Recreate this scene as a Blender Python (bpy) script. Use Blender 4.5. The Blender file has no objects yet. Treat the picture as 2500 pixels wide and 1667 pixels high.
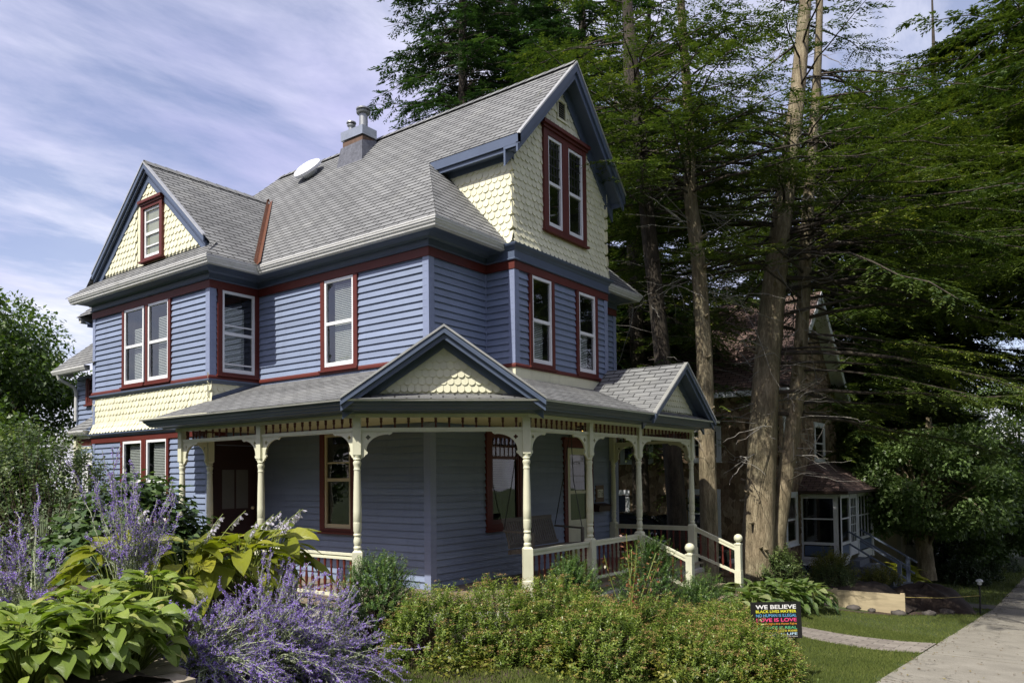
import bpy, math, random
import numpy as np
from mathutils import Vector, Matrix

# ------------------------------------------------------------------ camera
SC = bpy.context.scene
COL = SC.collection
def camera():
    F, pitch, roll, yaw, cy = 1860.67, 0.032, -0.0113, 0.6406, 1101.97
    f = Vector((math.cos(yaw)*math.cos(pitch), math.sin(yaw)*math.cos(pitch), math.sin(pitch)))
    r = Vector((math.sin(yaw), -math.cos(yaw), 0.0))
    u = r.cross(f)
    r2 = r*math.cos(roll) + u*math.sin(roll)
    u2 = u*math.cos(roll) - r*math.sin(roll)
    cam = bpy.data.cameras.new("camera")
    ob = bpy.data.objects.new("camera", cam); COL.objects.link(ob)
    M = Matrix(((r2.x, u2.x, -f.x, 0.0), (r2.y, u2.y, -f.y, 0.0), (r2.z, u2.z, -f.z, 1.62), (0, 0, 0, 1)))
    ob.matrix_world = M
    cam.sensor_width = 36.0
    cam.lens = F/2500.0*36.0
    cam.shift_y = (cy-833.5)/2500.0
    cam.clip_start = 0.1; cam.clip_end = 3000.0
    SC.camera = ob
camera()

# ------------------------------------------------------------------ light
SUN_EL = math.radians(51.5)
SUN_DIR = Vector((-0.9992*math.cos(SUN_EL), 0.04*math.cos(SUN_EL), math.sin(SUN_EL)))
def sky_and_sun():
    w = bpy.data.worlds.new("World"); SC.world = w; w.use_nodes = True
    nt = w.node_tree; nt.nodes.clear()
    N = nt.nodes.new; L = nt.links.new
    out = N("ShaderNodeOutputWorld")
    sky = N("ShaderNodeTexSky"); sky.sky_type = 'NISHITA'; sky.sun_disc = False
    sky.sun_elevation = SUN_EL; sky.sun_rotation = math.radians(272.3)
    sky.air_density = 1.0; sky.dust_density = 1.2; sky.ozone_density = 2.2
    tint = N("ShaderNodeMix"); tint.data_type = 'RGBA'; tint.blend_type = 'MULTIPLY'
    tint.inputs[0].default_value = 1.0; L(sky.outputs[0], tint.inputs[6]); tint.inputs[7].default_value = (1.12, 0.96, 1.0, 1)
    b1 = N("ShaderNodeBackground"); b1.inputs[1].default_value = 0.115; L(tint.outputs[2], b1.inputs[0])
    tc = N("ShaderNodeTexCoord")
    sep = N("ShaderNodeSeparateXYZ"); L(tc.outputs["Generated"], sep.inputs[0])
    zz = N("ShaderNodeMath"); zz.operation = 'MAXIMUM'; L(sep.outputs[2], zz.inputs[0]); zz.inputs[1].default_value = 0.02
    za = N("ShaderNodeMath"); za.operation = 'ADD'; L(zz.outputs[0], za.inputs[0]); za.inputs[1].default_value = 0.14
    dx = N("ShaderNodeMath"); dx.operation = 'DIVIDE'; L(sep.outputs[0], dx.inputs[0]); L(za.outputs[0], dx.inputs[1])
    dy = N("ShaderNodeMath"); dy.operation = 'DIVIDE'; L(sep.outputs[1], dy.inputs[0]); L(za.outputs[0], dy.inputs[1])
    cmb = N("ShaderNodeCombineXYZ"); L(dx.outputs[0], cmb.inputs[0]); L(dy.outputs[0], cmb.inputs[1])
    mp = N("ShaderNodeMapping"); mp.inputs["Rotation"].default_value = (0, 0, math.radians(52)); mp.inputs["Scale"].default_value = (0.85, 1.75, 1); L(cmb.outputs[0], mp.inputs[0])
    n1 = N("ShaderNodeTexNoise"); n1.inputs["Scale"].default_value = 1.35; n1.inputs["Detail"].default_value = 11; n1.inputs["Roughness"].default_value = 0.6; n1.inputs["Distortion"].default_value = 0.25
    L(mp.outputs[0], n1.inputs[0])
    r1 = N("ShaderNodeValToRGB"); r1.color_ramp.elements[0].position = 0.40; r1.color_ramp.elements[1].position = 0.60; L(n1.outputs[0], r1.inputs[0])
    n2 = N("ShaderNodeTexNoise"); n2.inputs["Scale"].default_value = 1.1; n2.inputs["Detail"].default_value = 6; L(cmb.outputs[0], n2.inputs[0])
    r2 = N("ShaderNodeValToRGB"); r2.color_ramp.elements[0].position = 0.35; r2.color_ramp.elements[0].color = (0.50, 0.50, 0.75, 1)
    r2.color_ramp.elements[1].position = 0.62; r2.color_ramp.elements[1].color = (0.86, 0.86, 0.97, 1); L(n2.outputs[0], r2.inputs[0])
    b2 = N("ShaderNodeBackground"); b2.inputs[1].default_value = 0.86; L(r2.outputs[0], b2.inputs[0])
    cover = N("ShaderNodeMath"); cover.operation = 'MULTIPLY_ADD'; L(r1.outputs[0], cover.inputs[0]); cover.inputs[1].default_value = 0.7; cover.inputs[2].default_value = 0.2
    mix = N("ShaderNodeMixShader"); L(cover.outputs[0], mix.inputs[0]); L(b1.outputs[0], mix.inputs[1]); L(b2.outputs[0], mix.inputs[2])
    L(mix.outputs[0], out.inputs[0])
    s = bpy.data.lights.new("sun", 'SUN'); s.energy = 4.2; s.angle = math.radians(0.5); s.color = (1.0, 0.95, 0.86)
    so = bpy.data.objects.new("sun", s); COL.objects.link(so)
    so.rotation_mode = 'QUATERNION'; so.rotation_quaternion = (-SUN_DIR).to_track_quat('-Z', 'Y')
    so.location = (0, 0, 40)
sky_and_sun()
SC.view_settings.view_transform = 'Standard'
SC.view_settings.look = 'None'
SC.view_settings.exposure = 0.58
SC.view_settings.gamma = 1.0
SC.render.engine = 'CYCLES'
SC.cycles.max_bounces = 6
SC.cycles.transparent_max_bounces = 8
SC.cycles.caustics_reflective = False
SC.cycles.caustics_refractive = False

# ------------------------------------------------------------------ helpers
class MB:
    """collects faces; build() links them as ONE mesh object"""
    def __init__(s): s.v = []; s.f = []; s.m = []; s.uv = {}
    def add(s, vs, fs, m=0):
        b = len(s.v); s.v += [tuple(p) for p in vs]
        for f in fs: s.f.append(tuple(b+i for i in f)); s.m.append(m)
    def face(s, pts, m=0, uv=None):
        b = len(s.v); s.v += [tuple(p) for p in pts]; s.f.append(tuple(range(b, b+len(pts)))); s.m.append(m)
        if uv is not None: s.uv[len(s.f)-1] = uv
    def box(s, x0, x1, y0, y1, z0, z1, m=0):
        s.obox((x0, y0, z0), (x1-x0, 0, 0), (0, y1-y0, 0), (0, 0, z1-z0), m)
    def obox(s, o, a, b, c, m=0):
        o, a, b, c = Vector(o), Vector(a), Vector(b), Vector(c)
        if a.cross(b).dot(c) < 0: a, b = b, a
        P = [o, o+a, o+a+b, o+b, o+c, o+a+c, o+a+b+c, o+b+c]
        s.add(P, [(3, 2, 1, 0), (4, 5, 6, 7), (0, 1, 5, 4), (1, 2, 6, 5), (2, 3, 7, 6), (3, 0, 4, 7)], m)
    def bar(s, p0, p1, w, h, up=(0, 0, 1), m=0):
        p0, p1, up = Vector(p0), Vector(p1), Vector(up)
        d = p1-p0; side = d.cross(up).normalized(); upp = side.cross(d).normalized()
        s.obox(p0-side*w/2-upp*h/2, d, side*w, upp*h, m)
    def prism(s, pts, vec, m=0):
        pts = [Vector(p) for p in pts]; vec = Vector(vec); n = len(pts)
        nrm = Vector((0, 0, 0))
        for i in range(n): nrm += pts[i].cross(pts[(i+1) % n])
        if nrm.dot(vec) > 0: pts = pts[::-1]
        s.add(pts+[p+vec for p in pts], [tuple(range(n)), tuple(range(2*n-1, n-1, -1))]+[(i, i+n, (i+1) % n+n, (i+1) % n) for i in range(n)], m)
    def tube(s, pts, rad, n=6, m=0, cap=True):
        pts = [Vector(p) for p in pts]; b = len(s.v); k = len(pts)
        ref = Vector((0.31, 0.17, 0.93))
        for i, p in enumerate(pts):
            d = (pts[min(i+1, k-1)]-pts[max(i-1, 0)]).normalized()
            a = d.cross(ref)
            if a.length < 1e-3: a = d.cross(Vector((1, 0, 0)))
            a.normalize(); c = d.cross(a)
            for j in range(n):
                t = 2*math.pi*j/n; s.v.append(tuple(p+(a*math.cos(t)+c*math.sin(t))*rad[i]))
        for i in range(k-1):
            for j in range(n):
                s.f.append((b+i*n+j, b+i*n+(j+1) % n, b+(i+1)*n+(j+1) % n, b+(i+1)*n+j)); s.m.append(m)
        if cap:
            s.f.append(tuple(b+j for j in range(n))[::-1]); s.m.append(m)
            s.f.append(tuple(b+(k-1)*n+j for j in range(n))); s.m.append(m)
    def lathe(s, prof, c=(0, 0, 0), n=16, m=0):
        b = len(s.v); k = len(prof)
        for r, z in prof:
            for j in range(n):
                t = 2*math.pi*j/n; s.v.append((c[0]+r*math.cos(t), c[1]+r*math.sin(t), c[2]+z))
        for i in range(k-1):
            for j in range(n):
                s.f.append((b+i*n+j, b+i*n+(j+1) % n, b+(i+1)*n+(j+1) % n, b+(i+1)*n+j)); s.m.append(m)
        s.f.append(tuple(b+j for j in range(n))[::-1]); s.m.append(m)
        s.f.append(tuple(b+(k-1)*n+j for j in range(n))); s.m.append(m)
    def sweep(s, path, prof, m=0):
        """profile of (outward, z) points swept along a horizontal path, mitred; outward is the right-hand side"""
        P = [Vector((p[0], p[1])) for p in path]; k = len(P); offs = []
        for i in range(k):
            n1 = n2 = None
            if i > 0: d = (P[i]-P[i-1]).normalized(); n1 = Vector((d.y, -d.x))
            if i < k-1: d = (P[i+1]-P[i]).normalized(); n2 = Vector((d.y, -d.x))
            if n1 is None: o = n2
            elif n2 is None: o = n1
            else: o = (n1+n2)/(1.0+n1.dot(n2))
            offs.append(o)
        q = len(prof); b = len(s.v)
        for i in range(k):
            for (o, z) in prof: s.v.append((P[i].x+offs[i].x*o, P[i].y+offs[i].y*o, z))
        for i in range(k-1):
            for j in range(q):
                a, c = j, (j+1) % q
                s.f.append((b+i*q+a, b+i*q+c, b+(i+1)*q+c, b+(i+1)*q+a)); s.m.append(m)
        s.f.append(tuple(b+j for j in range(q))[::-1]); s.m.append(m)
        s.f.append(tuple(b+(k-1)*q+j for j in range(q))); s.m.append(m)
    def mesh(s, name, mats, smooth=False, angle=None):
        me = bpy.data.meshes.new(name); me.from_pydata(s.v, [], s.f)
        for mm in (mats if isinstance(mats, (list, tuple)) else [mats]): me.materials.append(mm)
        if any(s.m): me.polygons.foreach_set("material_index", s.m)
        if s.uv:
            ul = me.uv_layers.new(name="uv")
            for fi, uv in s.uv.items():
                for li, c in zip(me.polygons[fi].loop_indices, uv): ul.data[li].uv = c
        if smooth:
            me.polygons.foreach_set("use_smooth", [True]*len(me.polygons))
            if angle: 
                try: me.set_sharp_from_angle(angle=angle)
                except Exception: pass
        me.update(); return me
    def build(s, name, mats, parent=None, smooth=False, angle=None):
        return link(name, s.mesh(name, mats, smooth, angle), parent)

def link(name, me, parent=None, loc=None, rotz=0.0):
    o = bpy.data.objects.new(name, me); COL.objects.link(o)
    if loc is not None: o.location = loc
    if rotz: o.rotation_euler = (0, 0, rotz)
    if parent is not None:
        o.parent = parent
        if parent.type == 'EMPTY' and 'own_space' not in parent: o.matrix_parent_inverse = Matrix.Translation(-Vector(parent.location))
    return o
def tag(o, label=None, cat=None, group=None, kind=None):
    if label: o["label"] = label
    if cat: o["category"] = cat
    if group: o["group"] = group
    if kind: o["kind"] = kind
    return o
def thing(name, loc, label, cat, group=None):
    o = bpy.data.objects.new(name, None); COL.objects.link(o); o.location = loc; o.empty_display_size = 0.2
    return tag(o, label, cat, group)

def np_mesh(name, V, F, mat, tone=None, uv=None, smooth=False):
    """V (N,3), F (M,k) all the same k; tone: one value per vertex"""
    V = np.ascontiguousarray(V, dtype=np.float32); F = np.ascontiguousarray(F, dtype=np.int32)
    me = bpy.data.meshes.new(name); M, k = F.shape
    me.vertices.add(len(V)); me.vertices.foreach_set("co", V.ravel())
    me.loops.add(M*k); me.loops.foreach_set("vertex_index", F.ravel())
    me.polygons.add(M); me.polygons.foreach_set("loop_start", np.arange(0, M*k, k, dtype=np.int32))
    if smooth: me.polygons.foreach_set("use_smooth", np.ones(M, dtype=bool))
    me.update(calc_edges=True)
    if tone is not None:
        at = me.attributes.new("tone", 'FLOAT', 'POINT'); at.data.foreach_set("value", np.ascontiguousarray(tone, dtype=np.float32))
    if uv is not None:
        ul = me.uv_layers.new(name="uv"); ul.data.foreach_set("uv", np.ascontiguousarray(uv[F.ravel()], dtype=np.float32).ravel())
    me.materials.append(mat); return me

# ------------------------------------------------------------------ materials
def new_mat(name):
    m = bpy.data.materials.new(name); m.use_nodes = True
    nt = m.node_tree; p = nt.nodes["Principled BSDF"]
    return m, nt, p
def coords(nt, kind="Object", scale=None):
    tc = nt.nodes.new("ShaderNodeTexCoord")
    if scale is None: return tc.outputs[kind]
    mp = nt.nodes.new("ShaderNodeMapping"); mp.inputs["Scale"].default_value = scale
    nt.links.new(tc.outputs[kind], mp.inputs[0]); return mp.outputs[0]
def noise(nt, vec, scale, detail=4, rough=0.55):
    n = nt.nodes.new("ShaderNodeTexNoise"); n.inputs["Scale"].default_value = scale; n.inputs["Detail"].default_value = detail; n.inputs["Roughness"].default_value = rough
    nt.links.new(vec, n.inputs[0]); return n.outputs[0]
def ramp(nt, fac, stops):
    r = nt.nodes.new("ShaderNodeValToRGB"); e = r.color_ramp.elements
    while len(e) < len(stops): e.new(0.5)
    for i, (p, c) in enumerate(stops): e[i].position = p; e[i].color = (*c, 1) if len(c) == 3 else c
    nt.links.new(fac, r.inputs[0]); return r.outputs[0]
def bump(nt, h, strength=0.3, dist=0.01):
    b = nt.nodes.new("ShaderNodeBump"); b.inputs["Strength"].default_value = strength; b.inputs["Distance"].default_value = dist
    nt.links.new(h, b.inputs["Height"]); return b.outputs[0]
def mixc(nt, fac, a, b, mode='MIX'):
    m = nt.nodes.new("ShaderNodeMix"); m.data_type = 'RGBA'; m.blend_type = mode
    for i, x in ((0, fac), (6, a), (7, b)):
        if isinstance(x, (int, float)): m.inputs[i].default_value = x
        elif isinstance(x, (tuple, list)): m.inputs[i].default_value = (*x, 1) if len(x) == 3 else x
        else: nt.links.new(x, m.inputs[i])
    return m.outputs[2]
def mul(c, k): return tuple(min(1.0, x*k) for x in c)
def paint(name, c, rough=0.5, var=0.14, stretch=(1.0, 1.0, 1.0), scale=3.0, grime=None, bmp=0.12, island=0.0):
    m, nt, p = new_mat(name)
    v = coords(nt, "Object", stretch)
    n = noise(nt, v, scale, 6, 0.65)
    col = ramp(nt, n, [(0.25, mul(c, 1-var)), (0.75, mul(c, 1+var))])
    if grime:
        g = noise(nt, coords(nt, "Object", (1.3, 1.3, 0.35)), 5.0, 7, 0.7)
        gf = ramp(nt, g, [(0.52, (0, 0, 0)), (0.78, (0.55, 0.55, 0.55))])
        col = mixc(nt, gf, col, grime)
    if island:
        ge = nt.nodes.new("ShaderNodeNewGeometry"); lo, hi = 1-island, 1+island
        col = mixc(nt, 1.0, col, ramp(nt, ge.outputs["Random Per Island"], [(0.0, (lo, lo, lo)), (1.0, (hi, hi, hi))]), 'MULTIPLY')
    nt.links.new(col, p.inputs["Base Color"]); p.inputs["Roughness"].default_value = rough
    f = noise(nt, coords(nt, "Object", (14, 14, 40)), 3.0, 4)
    nt.links.new(bump(nt, f, bmp, 0.004), p.inputs["Normal"])
    return m
def plain(name, c, rough=0.5, metal=0.0, emit=None, es=0.0):
    m, nt, p = new_mat(name); p.inputs["Roughness"].default_value = rough; p.inputs["Metallic"].default_value = metal
    n = noise(nt, coords(nt), 6.0, 4)
    nt.links.new(ramp(nt, n, [(0.3, mul(c, 0.88)), (0.7, mul(c, 1.1))]), p.inputs["Base Color"])
    if emit: p.inputs["Emission Color"].default_value = (*emit, 1); p.inputs["Emission Strength"].default_value = es
    return m
def shingle_mat(name, c, bw=0.3, rh=0.125, var=0.3):
    m, nt, p = new_mat(name)
    uv = nt.nodes.new("ShaderNodeUVMap"); uv.uv_map = "uv"
    br = nt.nodes.new("ShaderNodeTexBrick"); br.inputs["Scale"].default_value = 1.0; br.inputs["Mortar Size"].default_value = 0.012
    br.inputs["Brick Width"].default_value = bw; br.inputs["Row Height"].default_value = rh; br.inputs["Mortar Smooth"].default_value = 0.2; br.inputs["Bias"].default_value = 0.0
    br.inputs["Color1"].default_value = (*mul(c, 1-var*0.45), 1); br.inputs["Color2"].default_value = (*mul(c, 1+var*0.45), 1); br.inputs["Mortar"].default_value = (*mul(c, 0.18), 1)
    nt.links.new(uv.outputs[0], br.inputs[0])
    g = noise(nt, coords(nt), 60.0, 3, 0.8); s2 = noise(nt, coords(nt, "Object", (1, 1, 0.6)), 1.1, 8, 0.68)
    col = mixc(nt, 1.0, br.outputs[0], ramp(nt, g, [(0.25, (0.72, 0.72, 0.72)), (0.75, (1.2, 1.2, 1.2))]), 'MULTIPLY')
    col = mixc(nt, 1.0, col, ramp(nt, s2, [(0.3, (0.70, 0.70, 0.71)), (0.55, (1.0, 1.0, 1.0)), (0.72, (1.2, 1.19, 1.14))]), 'MULTIPLY')
    nt.links.new(col, p.inputs["Base Color"]); p.inputs["Roughness"].default_value = 0.9
    h = mixc(nt, 0.4, br.outputs[1], g)
    nt.links.new(bump(nt, h, 0.35, -0.006), p.inputs["Normal"])
    return m
def glass_mat(name, tint=(0.9, 0.94, 0.92), refl=0.09, rough=0.02):
    m = bpy.data.materials.new(name); m.use_nodes = True; nt = m.node_tree; nt.nodes.clear()
    out = nt.nodes.new("ShaderNodeOutputMaterial"); t = nt.nodes.new("ShaderNodeBsdfTransparent"); g = nt.nodes.new("ShaderNodeBsdfGlossy")
    t.inputs[0].default_value = (*tint, 1); g.inputs["Roughness"].default_value = rough; g.inputs[0].default_value = (0.95, 0.97, 1, 1)
    fr = nt.nodes.new("ShaderNodeLayerWeight"); fr.inputs[0].default_value = 0.35
    ma = nt.nodes.new("ShaderNodeMath"); ma.operation = 'MULTIPLY_ADD'; nt.links.new(fr.outputs[0], ma.inputs[0]); ma.inputs[1].default_value = 0.55; ma.inputs[2].default_value = refl
    n = noise(nt, coords(nt), 1.3, 2); b = bump(nt, n, 0.08, 0.05); nt.links.new(b, g.inputs["Normal"])
    mx = nt.nodes.new("ShaderNodeMixShader"); nt.links.new(ma.outputs[0], mx.inputs[0]); nt.links.new(t.outputs[0], mx.inputs[1]); nt.links.new(g.outputs[0], mx.inputs[2])
    nt.links.new(mx.outputs[0], out.inputs[0]); return m
def leaf_mat(name, dark, light, tip=None, rough=0.45, trans=0.35, veins=False, spec=0.5):
    m, nt, p = new_mat(name)
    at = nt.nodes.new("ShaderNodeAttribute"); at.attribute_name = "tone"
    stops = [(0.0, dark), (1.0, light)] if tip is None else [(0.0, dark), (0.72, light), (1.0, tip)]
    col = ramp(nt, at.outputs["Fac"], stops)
    if veins:
        uv = nt.nodes.new("ShaderNodeUVMap"); uv.uv_map = "uv"
        w = nt.nodes.new("ShaderNodeTexWave"); w.wave_type = 'BANDS'; w.bands_direction = 'X'; w.inputs["Scale"].default_value = 2.6; w.inputs["Distortion"].default_value = 0.6
        nt.links.new(uv.outputs[0], w.inputs[0])
        col = mixc(nt, 1.0, col, ramp(nt, w.outputs[0], [(0.1, (0.72, 0.78, 0.7)), (0.5, (1.05, 1.05, 1.05))]), 'MULTIPLY')
        nt.links.new(bump(nt, w.outputs[0], 0.5, 0.006), p.inputs["Normal"])
    nt.links.new(col, p.inputs["Base Color"]); p.inputs["Roughness"].default_value = rough; p.inputs["Specular IOR Level"].default_value = spec
    tr = nt.nodes.new("ShaderNodeBsdfTranslucent"); nt.links.new(mixc(nt, 1.0, col, (1.08, 1.22, 0.6), 'MULTIPLY'), tr.inputs[0])
    mx = nt.nodes.new("ShaderNodeMixShader"); mx.inputs[0].default_value = trans
    nt.links.new(p.outputs[0], mx.inputs[1]); nt.links.new(tr.outputs[0], mx.inputs[2])
    nt.links.new(mx.outputs[0], nt.nodes["Material Output"].inputs[0]); return m
def bark_mat(name, a, b, sc=9.0):
    m, nt, p = new_mat(name)
    v = coords(nt, "Object", (1, 1, 0.22)); n = noise(nt, v, sc, 8, 0.7); n2 = noise(nt, coords(nt), 1.3, 4)
    col = mixc(nt, 1.0, ramp(nt, n, [(0.30, mul(a, 0.55)), (0.46, a), (0.66, b)]), ramp(nt, n2, [(0.3, (0.75, 0.78, 0.7)), (0.7, (1.15, 1.1, 1.05))]), 'MULTIPLY')
    nt.links.new(col, p.inputs["Base Color"]); p.inputs["Roughness"].default_value = 0.9
    vo = nt.nodes.new("ShaderNodeTexVoronoi"); vo.feature = 'DISTANCE_TO_EDGE'; vo.inputs["Scale"].default_value = 26.0; nt.links.new(coords(nt, "Object", (1, 1, 0.16)), vo.inputs[0])
    pl = ramp(nt, vo.outputs[0], [(0.0, (0, 0, 0)), (0.12, (1, 1, 1))]); col = mixc(nt, 1.0, col, ramp(nt, vo.outputs[0], [(0.0, (0.72, 0.7, 0.68)), (0.1, (1, 1, 1))]), 'MULTIPLY'); nt.links.new(col, p.inputs["Base Color"])
    nt.links.new(bump(nt, mixc(nt, 0.3, n, pl), 0.9, 0.02), p.inputs["Normal"]); return m

BLUE = (0.20, 0.245, 0.35)
M_siding = paint("blue siding paint", BLUE, 0.5, 0.1, (0.6, 0.6, 3.0), 2.2, grime=(0.14, 0.165, 0.235), island=0.09)
M_trimblue = paint("slate blue trim paint", (0.085, 0.112, 0.172), 0.42, 0.12)
M_cornerblue = paint("blue corner board paint", (0.22, 0.26, 0.385), 0.45, 0.08)
M_red = paint("oxblood trim paint", (0.10, 0.014, 0.008), 0.6, 0.18, grime=(0.08, 0.02, 0.016))
M_cream = paint("cream shingle paint", (0.73, 0.71, 0.515), 0.55, 0.07, grime=(0.50, 0.48, 0.34), island=0.06)
M_post = paint("pale sage cream paint", (0.66, 0.655, 0.49), 0.48, 0.08, grime=(0.45, 0.44, 0.33))
M_ceiling = paint("porch ceiling paint", (0.62, 0.58, 0.36), 0.6, 0.06)
M_white = paint("white sash paint", (0.78, 0.79, 0.8), 0.4, 0.05)
M_tan = paint("tan sash paint", (0.52, 0.44, 0.28), 0.45, 0.08)
M_gutter = paint("grey white gutter metal", (0.60, 0.60, 0.58), 0.4, 0.12, (0.3, 0.3, 6), 6.0, grime=(0.28, 0.27, 0.24))
M_drip = plain("metal drip edge", (0.58, 0.58, 0.54), 0.35, 0.6)
M_roof = shingle_mat("grey asphalt shingle", (0.198, 0.202, 0.20))
M_copper = plain("copper valley", (0.17, 0.07, 0.035), 0.5, 0.5)
M_spindle = paint("dark red spindle paint", (0.085, 0.016, 0.012), 0.5, 0.15)
M_glass = glass_mat("window glass")
M_darkglass = glass_mat("porch window glass", (0.5, 0.55, 0.52), 0.05)
M_unlit = plain("unlit hollow", (0.028, 0.028, 0.03), 0.9)  # shade of unlit rooms and hollows put into a near-black colour
M_blind = paint("blind slat", (0.82, 0.83, 0.79), 0.6, 0.06)
M_door = paint("dark red door paint", (0.028, 0.011, 0.009), 0.4, 0.2)
M_floor = paint("porch floor boards", (0.235, 0.19, 0.14), 0.5, 0.15, (1, 12, 1), 2.0)
M_stone = paint("foundation stone", (0.42, 0.40, 0.36), 0.85, 0.25, scale=7.0, bmp=0.6)
M_brick = paint("chimney brick", (0.13, 0.08, 0.055), 0.85, 0.3, scale=9.0, bmp=0.5)
M_tar = paint("tarred chimney flashing", (0.10, 0.105, 0.125), 0.6, 0.5, scale=12.0, bmp=1.0)
M_metal = plain("galvanised metal", (0.42, 0.45, 0.47), 0.35, 0.75)
M_metaldark = plain("weathered flue metal", (0.30, 0.31, 0.31), 0.45, 0.6)
M_wood = paint("weathered swing wood", (0.13, 0.115, 0.095), 0.7, 0.25, (1, 6, 6), 4.0)
M_iron = plain("black iron", (0.02, 0.02, 0.022), 0.45, 0.3)
M_lace = paint("door curtain", (0.20, 0.17, 0.11), 0.8, 0.3, (5, 5, 0.4), 4.0)
# ------------------------------------------------------------------ building helpers
class Wall:
    """a wall segment A -> B in plan; outward is its right-hand side"""
    def __init__(s, A, B):
        s.A = Vector((A[0], A[1])); s.B = Vector((B[0], B[1])); d = s.B-s.A; s.L = d.length
        s.u = d.normalized(); s.n = Vector((s.u.y, -s.u.x))
    def P(s, u, z, o=0.0):
        q = s.A+s.u*u+s.n*o; return Vector((q.x, q.y, z))
    def U(s, x, y): return (Vector((x, y))-s.A).dot(s.u)
    def box(s, mb, u0, u1, z0, z1, o0, o1, m=0):
        mb.obox(s.P(u0, z0, o0), Vector((s.u.x, s.u.y, 0))*(u1-u0), Vector((s.n.x, s.n.y, 0))*(o1-o0), Vector((0, 0, z1-z0)), m)
RND = random.Random(7)
def siding(mb, w, z0, z1, openings=(), e=0.104, base=0.0, lip=0.028):
    z = z0
    while z < z1-0.01:
        zt = min(z+e, z1); mid = (z+zt)/2
        cuts = sorted((o[0], o[1]) for o in openings if o[2] < mid < o[3])
        u = 0.0; spans = []
        for a, b in cuts:
            if a > u: spans.append((u, a))
            u = max(u, b)
        if u < w.L: spans.append((u, w.L))
        j = RND.uniform(-0.002, 0.002)
        P = w.P; cutspans = []
        for a, b in spans:
            q = a
            while b-q > 4.2: l = RND.uniform(1.6, 3.6); cutspans.append((q, q+l-0.0015)); q += l
            cutspans.append((q, b))
        for a, b in cutspans:
            mb.face([P(a, z+j, base+lip), P(b, z+j, base+lip), P(b, zt+0.004, base+0.001), P(a, zt+0.004, base+0.001)])
            mb.face([P(a, z+j, base), P(b, z+j, base), P(b, z+j, base+lip), P(a, z+j, base+lip)])
        z += e
def fishscale(mb, P, inside, u0, u1, z0, z1, w=0.122, e=0.115, flare=None):
    """scalloped shingles; P(u, z, off) gives the point, inside(u, z) keeps or drops a shingle"""
    rows = int((z1-z0)/e)+2
    for k in range(rows):
        zb = z0+k*e; u = u0+(w/2 if k % 2 else 0.0)-w
        while u < u1+w:
            if inside(u, zb+e*0.45):
                hw = w*0.48; r = hw; d = RND.uniform(-0.004, 0.004); tl = RND.uniform(0.020, 0.027)
                top = zb+e*1.75
                pts = [(u-hw, top), (u-hw, zb+r+d)]
                arc = []
                for q in range(1, 8):
                    t = math.pi+math.pi*q/8; arc.append((u+r*math.cos(t), zb+r*0.92+d+r*0.92*math.sin(t)))
                pts += arc+[(u+hw, zb+r+d), (u+hw, top)]
                fl = (lambda z: 0.0) if flare is None else flare
                def off(z): return 0.003+tl*(top-z)/(top-zb)+fl(z)
                mb.face([P(a, z, off(z)) for a, z in pts])
                edge = [(u-hw, zb+r+d)]+arc+[(u+hw, zb+r+d)]
                for (a, z), (b, y) in zip(edge[:-1], edge[1:]):
                    mb.face([P(a, z, off(z)), P(a, z, fl(z)-0.002), P(b, y, fl(y)-0.002), P(b, y, off(y))])
            u += w
def clip2(poly, k, val, keep_above):
    out = []; n = len(poly)
    for i in range(n):
        a, b = poly[i], poly[(i+1) % n]
        ia = a[k] >= val-1e-9 if keep_above else a[k] <= val+1e-9
        ib = b[k] >= val-1e-9 if keep_above else b[k] <= val+1e-9
        if ia: out.append(a)
        if ia != ib:
            t = (val-a[k])/(b[k]-a[k]); out.append(tuple(a[j]+(b[j]-a[j])*t for j in range(2)))
    return out
def roof_face(mb, pts, e=0.125, lift=0.0055, m=0):
    """a convex sloping roof polygon laid in overlapping shingle courses"""
    pts = [Vector(p) for p in pts]; n = Vector((0, 0, 0))
    for i in range(len(pts)): n += pts[i].cross(pts[(i+1) % len(pts)])
    n.normalize()
    if n.z < 0: n = -n; pts = pts[::-1]
    up = (Vector((0, 0, 1))-n*n.z).normalized(); ud = up.cross(n)
    O = pts[0]; q = [((p-O).dot(ud), (p-O).dot(up)) for p in pts]
    # common rows: measure v from height zero so neighbouring pieces share their courses
    sl = math.sqrt(max(1e-6, 1-n.z*n.z)); v00 = O.z/sl
    vmin = min(a[1] for a in q); vmax = max(a[1] for a in q)
    u00 = O.dot(ud)
    k0 = int(math.floor((vmin+v00)/e)); k1 = int(math.ceil((vmax+v00)/e))
    for k in range(k0, k1):
        a = k*e-v00; b = a+e
        c = clip2(clip2(q, 1, a, True), 1, b, False)
        if len(c) < 3: continue
        def W(x): return O+ud*x[0]+up*x[1]+n*(lift*(b-x[1])/e+0.001)
        mb.face([W(x) for x in c], m, [(x[0]+u00, x[1]+v00) for x in c])
        low = [x for x in c if abs(x[1]-a) < 1e-6]
        if len(low) >= 2:
            low.sort(); x, y = low[0], low[-1]
            mb.face([W(x), O+ud*x[0]+up*x[1], O+ud*y[0]+up*y[1], W(y)], m, [(x[0]+u00, a+v00)]*4)
def loft(mb, lines, m=0):
    k = len(lines[0]); b = len(mb.v)
    for l in lines: mb.v += [tuple(p) for p in l]
    for i in range(len(lines)-1):
        for j in range(k-1):
            mb.f.append((b+i*k+j, b+i*k+j+1, b+(i+1)*k+j+1, b+(i+1)*k+j)); mb.m.append(m)
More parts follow.
